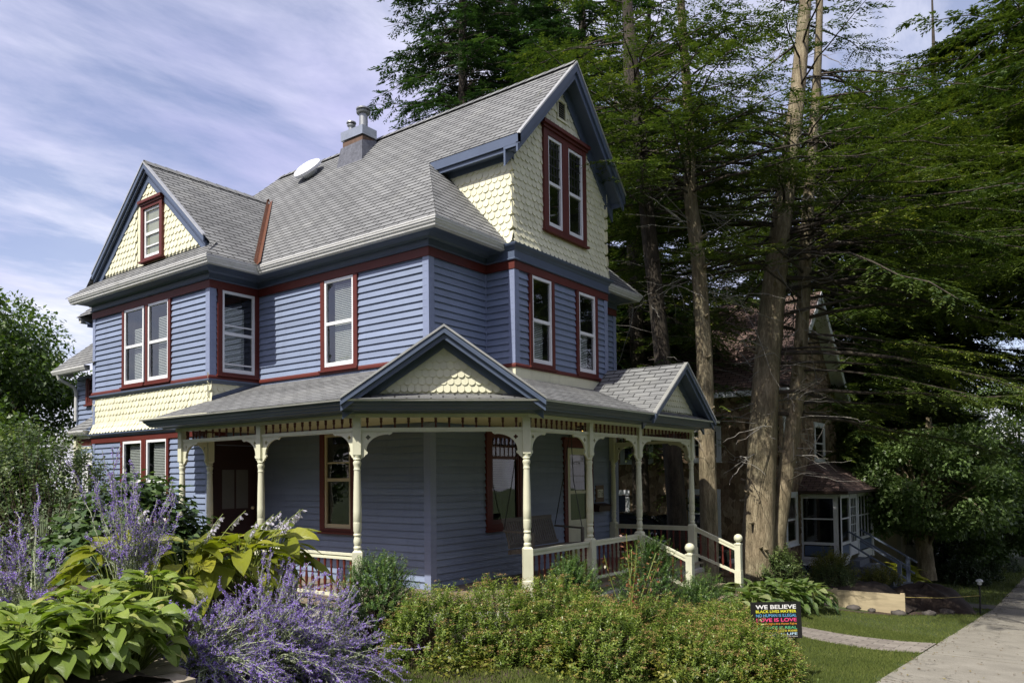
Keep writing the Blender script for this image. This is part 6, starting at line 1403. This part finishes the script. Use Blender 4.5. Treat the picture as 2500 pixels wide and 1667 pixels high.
def grass():
    R = np.random.default_rng(200)
    def field(n, x0, x1, y0, y1, hmin, hmax, keep):
        x = R.uniform(x0, x1, n); y = R.uniform(y0, y1, n); k = keep(x, y); x = x[k]; y = y[k]; n = len(x); z = gz(x, y)
        az = R.uniform(0, 6.28, n); ln = R.uniform(0.1, 0.75, n); D = nrm(np.stack([np.cos(az)*ln, np.sin(az)*ln, np.ones(n)], -1)); L = R.uniform(hmin, hmax, n); patch = 0.5+0.5*np.sin(x*2.3+1.7*np.sin(y*1.9))*np.cos(y*2.7+x)
        tone = np.clip(R.normal(0.42, 0.2, n)+0.22*patch-0.1, 0, 1); v, f = cards(np.stack([x, y, z-0.005], -1), D, np.stack([-np.sin(az), np.cos(az), np.zeros(n)], -1), L, L*0.11+0.003, 0.1, 0.4); return v, f, tone
    inside_path = lambda x, y: (x > 11.5+(4.75-y)*0.65+0.03+0.04*np.sin(y*9)) & (x < 13.3+(4.75-y)*0.576-0.03+0.04*np.sin(y*7)) & (y < 4.7)
    mul_strip = lambda x, y: (y > 4.3-(x-17.6)*0.415) & (x > 17.4)
    parts = [field(52000, 3.4, 8.3, 3.6, 7.6, 0.035, 0.085, lambda x, y: ~((x < 2.9+2.5*sm((y-5.3)/1.3)) & (y > 4.5)) & (y > 2.0)),
             field(70000, 8.0, 15.8, 2.0, 4.9, 0.03, 0.07, lambda x, y: ~inside_path(x, y) & (y > 2.03+0.06*np.sin(x*5)+0.05*np.sin(x*13))),
             field(38000, 15.0, 24.0, 1.98, 6.2, 0.03, 0.07, lambda x, y: ~mul_strip(x, y) & (y > 2.03+0.05*np.sin(x*4))),
             field(14000, 3.2, 8.5, 2.0, 3.8, 0.04, 0.08, lambda x, y: y > 2.05), field(30000, 23.5, 46.0, 1.98, 5.2, 0.05, 0.10, lambda x, y: ~((x > 24.4) & (x < 26.1)) & (y > 2.02+0.05*np.sin(x*3))),
             field(3000, 1.9, 3.2, 4.2, 4.58, 0.08, 0.24, lambda x, y: y > 4.3+0.2*np.sin(x*11))]
    tag(link("lawn_grass", leaf_mesh("lawn_grass", parts, G_grass)), "short green lawn grass around the paths", "grass", kind="stuff")
grass()
def litter():
    R = np.random.default_rng(210); n = 520; x = R.uniform(8.5, 34, n); y = np.where(R.random(n) < 0.45, 2.02-np.abs(R.normal(0, 0.14, n)), R.uniform(0.34, 2.02, n)); z = z_side(x)+0.032
    az = R.uniform(0, 6.28, n); D = np.stack([np.cos(az), np.sin(az), R.uniform(0, 0.25, n)], -1); v, f = cards(np.stack([x, y, z], -1), D, np.stack([R.normal(0, 0.3, n), R.normal(0, 0.3, n), np.ones(n)], -1), R.uniform(0.02, 0.07, n), R.uniform(0.008, 0.03, n), 0.25)
    tag(link("leaf_litter", leaf_mesh("leaf_litter", [(v, f, R.random(n))], leaf_mat("dry fallen leaves", (0.05, 0.03, 0.018), (0.17, 0.11, 0.05), (0.22, 0.19, 0.07), 0.8, 0.1))), "small dry leaves and twigs fallen on the sidewalk", "leaf litter", kind="stuff")
litter()
# ------------------------------------------------------------------ trees
N_hem = leaf_mat("hemlock needles", (0.02, 0.045, 0.012), (0.115, 0.155, 0.026), (0.36, 0.37, 0.06), 0.5, 0.25, spec=0.3)
N_spruce = leaf_mat("dense conifer needles", (0.018, 0.045, 0.016), (0.06, 0.115, 0.032), (0.13, 0.19, 0.045), 0.5, 0.22, spec=0.3)
L_dec = leaf_mat("maple leaves", (0.03, 0.06, 0.012), (0.095, 0.155, 0.028), (0.24, 0.29, 0.06), 0.42, 0.35)
L_dec2 = leaf_mat("street tree leaves", (0.06, 0.105, 0.032), (0.19, 0.28, 0.095), (0.36, 0.46, 0.20), 0.38, 0.35)
B_hem = bark_mat("hemlock bark", (0.19, 0.155, 0.10), (0.36, 0.31, 0.215))
B_dark = bark_mat("dark trunk bark", (0.045, 0.036, 0.028), (0.10, 0.08, 0.06))
B_dead = leaf_mat("dead grey twigs", (0.14, 0.13, 0.115), (0.30, 0.285, 0.25), None, 0.8, 0.0)
def poly_at(P, t):
    """P (S,3) polyline, t in 0..1"""
    S = len(P); i = np.clip((t*(S-1)).astype(int), 0, S-2); f = (t*(S-1)-i)[..., None]; return P[i]*(1-f)+P[i+1]*f
def trunk_mesh(lines, n=14, seed=0):
    """lines: list of (points, radii); knobbly tapered trunk"""
    R = np.random.default_rng(seed); m = MB()
    for P, r in lines:
        P = np.array(P, float); r = np.array(r, float); t = np.linspace(0, 1, 26); Q = poly_at(P, t); rr = np.interp(t, np.linspace(0, 1, len(r)), r); b = len(m.v); ph = R.uniform(0, 6.28, 3)
        Q[1:-1] = (Q[:-2]+2*Q[1:-1]+Q[2:])/4
        for i in range(26):
            for j in range(n):
                a = 2*math.pi*j/n; k = 1+0.07*math.sin(3*a+ph[0]+t[i]*2)+0.05*math.sin(5*a+ph[1]-t[i]*6)+R.normal(0, 0.02); m.v.append((Q[i, 0]+rr[i]*k*math.cos(a), Q[i, 1]+rr[i]*k*math.sin(a), Q[i, 2]))
        for i in range(25):
            for j in range(n): m.f.append((b+i*n+j, b+i*n+(j+1) % n, b+(i+1)*n+(j+1) % n, b+(i+1)*n+j)); m.m.append(0)
    return m
def conifer(name, label, trunks, limbs, mat, bark, loc, group=None, seed=1, nl=0.10, nw=0.034, twig_gap=0.062, bare=0.3, hang=0.5, dead=0, dens=1.0, live0=0.3, dead_z=None):
    """limbs: list of (trunk index, t, azimuth, elevation, length)"""
    R = np.random.default_rng(seed); T = thing(name, loc, label, "tree", group); tm = trunk_mesh(trunks, seed=seed)
    for P_, r_ in trunks:
        for q_ in range(9):
            t_ = R.uniform(0.08, 0.5); c_ = poly_at(np.array(P_, float), np.array([t_]))[0]; rr_ = np.interp(t_, np.linspace(0, 1, len(r_)), r_); a_ = R.uniform(0, 6.28); d_ = np.array([math.cos(a_), math.sin(a_), R.uniform(0.0, 0.5)]); tm.tube([c_+d_*rr_*0.7, c_+d_*(rr_+0.05), c_+d_*(rr_+R.uniform(0.08, 0.22))], [0.05, 0.03, 0.018], 6)
    tm.build("trunk", bark, T, True)
    TL = [np.array(p, float) for p, r in trunks]; TR = [np.array(r, float) for p, r in trunks]
    LB = []; r0 = []; parts = []
    for lm in limbs:
        (k, t, az, el, L) = lm[:5]; lv = lm[5] if len(lm) > 5 else live0
        p = poly_at(TL[k], np.array([t]))[0]; S = 9; s = np.linspace(0, 1, S)[:, None]; d = np.array([math.cos(az), math.sin(az), 0]); side = np.array([-d[1], d[0], 0])
        line = p+d*L*s*math.cos(el)+np.array([0, 0, 1])*(L*math.sin(el)*s-hang*L*0.55*s**2+0.10*L*s**3)+side*L*R.normal(0, 0.10)*s**2+R.normal(0, 0.022*L, (S, 3)).cumsum(0)*s
        LB.append(line); r0.append(max(0.014, 0.0075*L+0.010*R.random()))
        nt = max(4, int(L*(1-lv)/twig_gap*dens)); ts = np.sort(R.uniform(lv, 1.0, nt)); c = poly_at(line, ts); dl = nrm(poly_at(line, np.minimum(1, ts+0.05))-poly_at(line, np.maximum(0, ts-0.05)))
        sg = np.where(np.arange(nt) % 2 == 0, 1.0, -1.0)[:, None]; sd = nrm(np.cross(dl, np.array([0, 0, 1.0])))
        tw = nrm(dl*R.uniform(0.45, 0.9, (nt, 1))+sd*sg*R.uniform(0.6, 1.0, (nt, 1))+np.array([0, 0, 1])*R.normal(0.0, 0.12, (nt, 1))); tl = (0.16+0.30*L*np.sin(np.pi*np.clip((1.12-ts), 0, 1))*0.42+0.04*L)*R.uniform(0.7, 1.25, nt)
        m = max(9, int(np.mean(tl)/0.03)); u = np.linspace(0.06, 1, m)[None, :]+R.uniform(-0.02, 0.02, (nt, m)); q = c[:, None]+tw[:, None]*tl[:, None, None]*u[..., None]-np.array([0, 0, 1])*(0.35*hang*tl[:, None]*u**2)[..., None]
        s2 = np.where(np.arange(m) % 2 == 0, 1.0, -1.0)[None, :, None]; sd2 = nrm(np.cross(tw, np.array([0, 0, 1.0])))[:, None]
        D = nrm(tw[:, None]*0.75+sd2*s2*R.uniform(0.5, 1.0, (nt, m, 1))+R.normal(0, 0.16, (nt, m, 3))-np.array([0, 0, 0.18])); N = nrm(np.array([0, 0, 1.0])+R.normal(0, 0.3, D.shape))
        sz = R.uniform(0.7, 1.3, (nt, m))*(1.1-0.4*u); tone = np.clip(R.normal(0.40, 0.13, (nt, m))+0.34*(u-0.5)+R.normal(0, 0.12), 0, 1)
        v, f = cards(q.reshape(-1, 3), D.reshape(-1, 3), N.reshape(-1, 3), (sz*nl).ravel(), (sz*nw).ravel(), 0.1); parts.append((v, f, tone.ravel()))
        k3 = R.random((nt,)) < 0.5; tt = np.linspace(0, 1, 3)[None, :, None]; LBt = c[k3][:, None]+tw[k3][:, None]*tl[k3][:, None, None]*tt*0.85
    v, f = tubes(np.stack(LB), np.array(r0), np.array(r0)*0.22, 5); link("limbs", np_mesh("limbs", v, f, B_dark, np.full(len(v), 0.5), None, True), T)
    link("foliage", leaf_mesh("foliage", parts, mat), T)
    if dead:
        n = dead; lines = []; k = R.integers(0, len(trunks), n); z = R.uniform(*(dead_z or (0.15, 0.75)), n)
        for i in range(n):
            if i % 3 == 0 or not len(lines):
                p = poly_at(TL[k[i]], np.array([z[i]]))[0]; az = R.uniform(0, 6.28); L = R.uniform(0.5, 1.7); d = np.array([math.cos(az), math.sin(az), R.normal(0.05, 0.25)])
            else: q = lines[3*R.integers(0, (len(lines)+2)//3)]; p = q[R.integers(2, 7)]; d = nrm((q[7]-q[0])[None])[0]+R.normal(0, 0.7, 3); L = R.uniform(0.2, 0.75)
            s = np.linspace(0, 1, 8)[:, None]; lines.append(p+d*L*s-np.array([0, 0, 1])*0.12*L*s**2+R.normal(0, 0.035, (8, 3)).cumsum(0)*s)
        lines = np.stack(lines); v, f = tubes(lines, R.uniform(0.006, 0.014, n), 0.003, 4); link("dead_twigs", np_mesh("dead_twigs", v, f, B_dead, np.repeat(R.uniform(0, 1, n), 8*4)), T)
    return T
def deciduous(name, label, loc, trunk, h0, h1, rx, ry, clumps, per, ll, lw, mat, bark, group=None, seed=1, cr=0.9, tone0=0.42):
    R = np.random.default_rng(seed); T = thing(name, loc, label, "tree", group); loc = np.array(loc, float); zc = (h0+h1)/2; rz = (h1-h0)/2; top = loc+np.array([0, 0, zc])
    d = nrm(R.normal(size=(clumps, 3))); rad = R.uniform(0.45, 1.0, clumps)**0.6; C = top+d*rad[:, None]*np.array([rx, ry, rz]); S = 8; s = np.linspace(0, 1, S)[None, :, None]
    st = loc+np.array([0, 0, 1])*R.uniform(h0*0.6, zc, clumps)[:, None]; lines = st[:, None]*(1-s)+C[:, None]*s+np.array([0, 0, 0.25*rz])*np.sin(s*np.pi)+R.normal(0, 0.05, (clumps, S, 3))*s
    if trunk is None: trunk = [([tuple(loc-np.array([0, 0, 0.3])), tuple(loc+np.array([0.1, 0, zc*0.5])), tuple(loc+np.array([0.0, 0.1, zc+rz*0.5]))], [0.2, 0.15, 0.04])]
    trunk_mesh(trunk, 12, seed).build("trunk", bark, T, True); v, f = tubes(lines, 0.055, 0.012, 5); link("limbs", np_mesh("limbs", v, f, bark, np.full(len(v), 0.5), None, True), T)
    n = clumps*per; c = np.repeat(C, per, 0); k = nrm(R.normal(size=(n, 3))); q = R.uniform(0.25, 1, (n, 1))**0.5; rr = np.repeat(R.uniform(0.6, 1.25, clumps), per)[:, None]*cr; P = c+k*q*rr*np.array([1.1, 1.1, 0.62])
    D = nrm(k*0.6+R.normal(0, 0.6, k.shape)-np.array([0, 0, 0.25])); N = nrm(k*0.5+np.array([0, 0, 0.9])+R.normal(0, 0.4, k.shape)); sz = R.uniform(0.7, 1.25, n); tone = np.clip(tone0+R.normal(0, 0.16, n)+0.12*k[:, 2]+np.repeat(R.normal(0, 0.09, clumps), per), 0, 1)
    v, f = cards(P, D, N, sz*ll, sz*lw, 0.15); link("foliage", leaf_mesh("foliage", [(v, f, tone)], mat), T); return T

def make_limbs(R, n, k, t0, t1, L0, L1, el0, el1, az0=None, azw=math.pi, lv=None):
    out = []
    for i in range(n):
        t = t0+(t1-t0)*(i+R.random())/n; az = R.uniform(0, 2*math.pi) if az0 is None else az0+R.uniform(-azw, azw)
        out.append((k, t, az, R.uniform(el0, el1), (L0+(L1-L0)*(t-t0)/(t1-t0))*R.uniform(0.7, 1.2))+(() if lv is None else (lv,)))
    return out
VIEWR = -0.93     # azimuth of the picture's right-hand direction
def hemlocks():
    R = np.random.default_rng(300)
    # A: leaning dark trunk behind the porch gable
    A = [([(15.35, 6.95, -1.0), (15.25, 7.0, 1.5), (15.02, 7.12, 4.05), (14.62, 7.35, 8.3), (14.3, 7.5, 12.0), (14.15, 7.6, 18.0)], [0.24, 0.19, 0.17, 0.15, 0.11, 0.03])]
    L = make_limbs(R, 60, 0, 0.54, 0.76, 3.3, 2.6, -0.05, 0.35)+make_limbs(R, 8, 0, 0.76, 0.97, 1.8, 0.8, 0, 0.3)+make_limbs(R, 6, 0, 0.3, 0.45, 1.0, 1.6, -0.3, 0.15)
    conifer("hemlock_tree", "hemlock with a dark leaning trunk just right of the tall gable", A, L, N_hem, B_dark, (15.35, 6.95, -0.75), "hemlocks beside the house", 301, dead=90, dead_z=(0.25, 0.7), live0=0.35)
    # B: slender lit trunk with a kink
    B = [([(15.0, 6.15, -1.0), (15.0, 6.17, 2.0), (15.02, 6.2, 4.2), (14.9, 6.25, 6.2), (14.68, 6.32, 7.4), (14.78, 6.3, 8.5), (14.6, 6.4, 11.5), (14.5, 6.4, 17.0)], [0.19, 0.17, 0.155, 0.14, 0.13, 0.10, 0.08, 0.02])]
    L = make_limbs(R, 58, 0, 0.56, 0.78, 3.1, 2.4, -0.1, 0.4)+make_limbs(R, 8, 0, 0.78, 0.97, 1.8, 0.8, 0, 0.3)
    conifer("hemlock_tree", "slender hemlock with a pale sunlit kinked trunk beside the porch steps", B, L, N_hem, B_hem, (15.0, 6.15, -0.75), "hemlocks beside the house", 302, dead=110, dead_z=(0.35, 0.75), live0=0.35)
    # C: big double trunk
    C = [([(16.76, 5.85, -1.1), (16.86, 5.75, 0.6), (17.06, 5.65, 3.0), (17.26, 5.50, 5.2), (17.46, 5.30, 7.2), (17.71, 4.95, 10.0), (18.01, 4.55, 15.0), (18.11, 4.45, 19.0)], [0.46, 0.33, 0.30, 0.27, 0.22, 0.17, 0.10, 0.03]),
         ([(17.10, 5.62, -0.9), (17.32, 5.45, 0.6), (17.60, 5.16, 2.8), (17.78, 4.98, 5.0), (17.92, 4.86, 7.5), (18.15, 4.6, 11.0), (18.4, 4.4, 16.0)], [0.24, 0.19, 0.165, 0.15, 0.13, 0.09, 0.02])]
    L = make_limbs(R, 44, 0, 0.50, 0.68, 4.4, 3.6, -0.1, 0.35)+make_limbs(R, 24, 0, 0.66, 0.84, 3.6, 2.4, -0.1, 0.3)+make_limbs(R, 8, 0, 0.84, 0.97, 2.0, 1.0, -0.1, 0.3)+make_limbs(R, 20, 0, 0.28, 0.66, 5.8, 5.2, -0.12, 0.25, VIEWR, 0.6, 0.4)+make_limbs(R, 18, 1, 0.32, 0.85, 5.0, 3.8, -0.12, 0.25, VIEWR, 0.8, 0.4)+make_limbs(R, 20, 1, 0.52, 0.74, 3.6, 2.6, 0, 0.4)+make_limbs(R, 16, 0, 0.5, 0.7, 3.4, 2.6, -0.1, 0.2, 2.4, 0.7)
    conifer("hemlock_tree", "largest hemlock, a mossy double trunk with long bare limbs to the right", C, L, N_hem, B_hem, (16.8, 5.75, -0.85), "hemlocks beside the house", 303, dead=420, dead_z=(0.22, 0.8), live0=0.42, nl=0.10, nw=0.032)
    # D, E: darker conifers behind and to the right
    D = [([(25.0, 12.5, -1.6), (25.0, 12.4, 4.0), (25.1, 12.3, 12.0), (25.1, 12.2, 21.0)], [0.3, 0.26, 0.18, 0.03])]
    L = make_limbs(R, 220, 0, 0.2, 0.74, 5.0, 3.6, -0.2, 0.25)+make_limbs(R, 16, 0, 0.72, 0.97, 3.0, 1.0, -0.15, 0.25)
    conifer("hemlock_tree", "tall dark hemlock rising behind the cedar shake house", D, L, N_hem, B_dark, (25.0, 12.5, -1.5), "hemlocks beside the house", 304, nl=0.17, nw=0.06, twig_gap=0.11, live0=0.12)
    E = [([(31.5, 8.2, -2.1), (31.5, 8.1, 5.0), (31.6, 8.0, 12.0), (31.6, 8.0, 21.0)], [0.3, 0.26, 0.18, 0.03])]
    L = make_limbs(R, 300, 0, 0.24, 0.80, 5.6, 4.2, -0.2, 0.25)+make_limbs(R, 16, 0, 0.78, 0.97, 3.4, 1.0, -0.2, 0.25)
    conifer("hemlock_tree", "tall dark hemlock behind the street tree, beyond the neighbour's porch", E, L, N_hem, B_dark, (31.5, 8.2, -2.0), "hemlocks beside the house", 307, nl=0.20, nw=0.07, twig_gap=0.11, live0=0.1, hang=0.55)
    for i, (x, y, z, lab) in enumerate([(39.4, 4.9, -2.6, "tall dark hemlock down the street at the right"), (33.8, 1.0, -2.6, "dark hemlock by the sidewalk farthest right")]):
        H = [([(x, y, z), (x, y, 6.0), (x+0.1, y, 14.0), (x+0.1, y, 24.0)], [0.3, 0.26, 0.18, 0.03])]
        L = make_limbs(R, 260, 0, 0.32 if i == 0 else 0.42, 0.84, 5.8, 4.6, -0.2, 0.25)
        conifer("hemlock_tree", lab, H, L, N_hem, B_dark, (x, y, z), "hemlocks beside the house", 308+i*20, nl=0.22, nw=0.08, twig_gap=0.12, live0=0.1, hang=0.55)
    F = [([(24.5, -2.6, -2.4), (24.5, -2.6, 6.0), (24.6, -2.6, 13.0), (24.7, -2.6, 20.0)], [0.3, 0.25, 0.16, 0.03])]
    L = make_limbs(R, 120, 0, 0.36, 0.78, 5.8, 5.0, -0.2, 0.25)+make_limbs(R, 12, 0, 0.78, 0.97, 3.4, 1.0, -0.2, 0.25)
    conifer("hemlock_tree", "wide spreading hemlock on the kerb strip overhanging the sidewalk", F, L, N_hem, B_dark, (24.5, -2.6, -2.3), "hemlocks beside the house", 305, nl=0.16, nw=0.055, twig_gap=0.10, live0=0.2, dead=60, dead_z=(0.3, 0.6))
    G = [([(20.5, 10.5, -0.9), (20.4, 10.5, 5.0), (20.3, 10.6, 12.0), (20.2, 10.6, 20.0)], [0.26, 0.22, 0.15, 0.03])]
    L = make_limbs(R, 110, 0, 0.2, 0.7, 4.0, 3.0, -0.25, 0.2)+make_limbs(R, 14, 0, 0.7, 0.97, 2.6, 1.0, -0.2, 0.2)
    conifer("hemlock_tree", "shaded hemlock standing between the driveway and the cedar shake wall", G, L, N_hem, B_dark, (20.5, 10.5, -0.9), "hemlocks beside the house", 306, nl=0.14, nw=0.05, twig_gap=0.10, live0=0.1)
    # dense conifers behind the roof
    for i, (x, y, h, rr, lab) in enumerate([(24.6, 18.0, 31.0, 4.6, "dense dark green conifer directly behind the roof ridge"), (21.3, 18.0, 28.0, 3.8, "dense conifer farthest left behind the roof"), (23.6, 14.2, 28.0, 3.8, "dense conifer behind the peak of the tall gable")]):
        Tk = [([(x, y, -1.0), (x, y, 8.0), (x+0.1, y, h)], [0.35, 0.25, 0.03])]; L = make_limbs(R, 420, 0, 0.30, 0.80, rr*1.25, rr*0.7, -0.1, 0.3)+make_limbs(R, 40, 0, 0.8, 0.985, rr*0.7, 0.6, 0, 0.3)
        conifer("dense_conifer", lab, Tk, L, N_spruce, B_dark, (x, y, -1.0), "dense conifers behind the house", 310+i, nl=0.18, nw=0.06, twig_gap=0.12, live0=0.3, hang=0.7)
hemlocks()
def leafy_trees():
    # left background
    for i, (x, y, z, h0, h1, rx, lab) in enumerate([(8.6, 27.0, -0.3, 1.5, 8.0, 2.9, "bushy green tree behind the rear wing gutter"), (4.6, 26.0, -0.2, 1.0, 8.0, 2.7, "darker green tree at the far left edge"), (9.8, 33.0, -0.4, 2.0, 9.3, 3.5, "yellow green tree farthest back on the left"), (2.0, 19.0, -0.1, 1.0, 5.6, 2.0, "dark leafy tree low at the left edge"), (6.0, 21.0, -0.2, 0.5, 3.6, 2.0, "low leafy tree beside the rear porch")]):
        deciduous("leafy_tree", lab, (x, y, z), None, h0, h1, rx, rx, 70, 520, 0.15, 0.09, L_dec, B_dark, "leafy trees left of the house", 330+i, cr=0.95, tone0=0.36 if i in (1, 3) else 0.5)
    # street trees at the right
    tr = [([(29.6, 4.35, -2.1), (29.55, 4.4, -0.6), (29.7, 4.3, 1.0), (30.0, 4.2, 3.5)], [0.30, 0.2, 0.17, 0.08]), ([(29.6, 4.45, -1.6), (29.3, 4.6, 0.2), (29.0, 4.7, 2.2)], [0.16, 0.13, 0.06])]
    deciduous("street_tree", "sunlit broadleaf tree on the lawn between the stairs and the sidewalk", (29.6, 4.35, -1.95), tr, 1.2, 4.9, 3.3, 2.7, 80, 520, 0.15, 0.085, L_dec2, B_hem, "broadleaf trees along the street", 340, cr=0.8, tone0=0.5)
    for i, (x, y, h0, h1, rx, lab) in enumerate([(36.5, 3.4, 0.6, 5.5, 3.0, "dark leaning tree past the cream house"), (46.0, 8.5, 1.0, 12.0, 5.0, "light green tree far behind the hemlock limbs"), (40.0, 17.0, 1.0, 14.0, 5.0, "tall light green tree behind the cream house roof"), (58.0, 3.0, 1.0, 11.0, 5.0, "farthest light green tree along the street"), (30.0, 19.0, 2.0, 13.0, 4.0, "bright green tree glimpsed behind the cedar shake roof"), (52.0, -3.0, 0.5, 12.0, 5.0, "large tree over the sidewalk in the distance")]):
        z = float(gz(x, y)); deciduous("street_tree", lab, (x, y, z), None, h0, h1, rx, rx, 70, 520, 0.22 if i else 0.16, 0.13 if i else 0.09, L_dec2 if i in (0,) else L_dec, B_dark, "broadleaf trees along the street", 345+i, cr=1.2 if i else 0.9, tone0=0.6 if i else 0.35)
    # unseen trees added across both streets to block low sky and reflect in panes
    for i, (x, y, h1, rx, lab) in enumerate([(-7.0, -12.0, 13.0, 5.2, "unseen broad tree added across the street to block low sky, reflected in the tower windows"), (4.0, -14.0, 14.0, 5.2, "second unseen broad tree added across the street to block low sky"), (14.5, -15.0, 12.0, 5.2, "third unseen broad tree added across the street to block low sky"), (25.0, -15.5, 9.0, 5.0, "fourth unseen broad tree added across the street to block low sky"), (-15.0, -1.0, 12.0, 5.0, "unseen tree added beyond the side street to block low sky"), (-17.5, 10.0, 11.0, 5.0, "rounded unseen tree added beyond the side street to block low sky"), (-17.0, 20.0, 11.0, 5.0, "last unseen tree added along the side street to block low sky")]):
        deciduous("street_tree", lab, (x, y, 0.0), None, 1.0, h1, rx, rx, 90, 330, 0.5, 0.32, L_dec, B_dark, "broadleaf trees along the street", 370+i, cr=1.5, tone0=0.35)
leafy_trees()
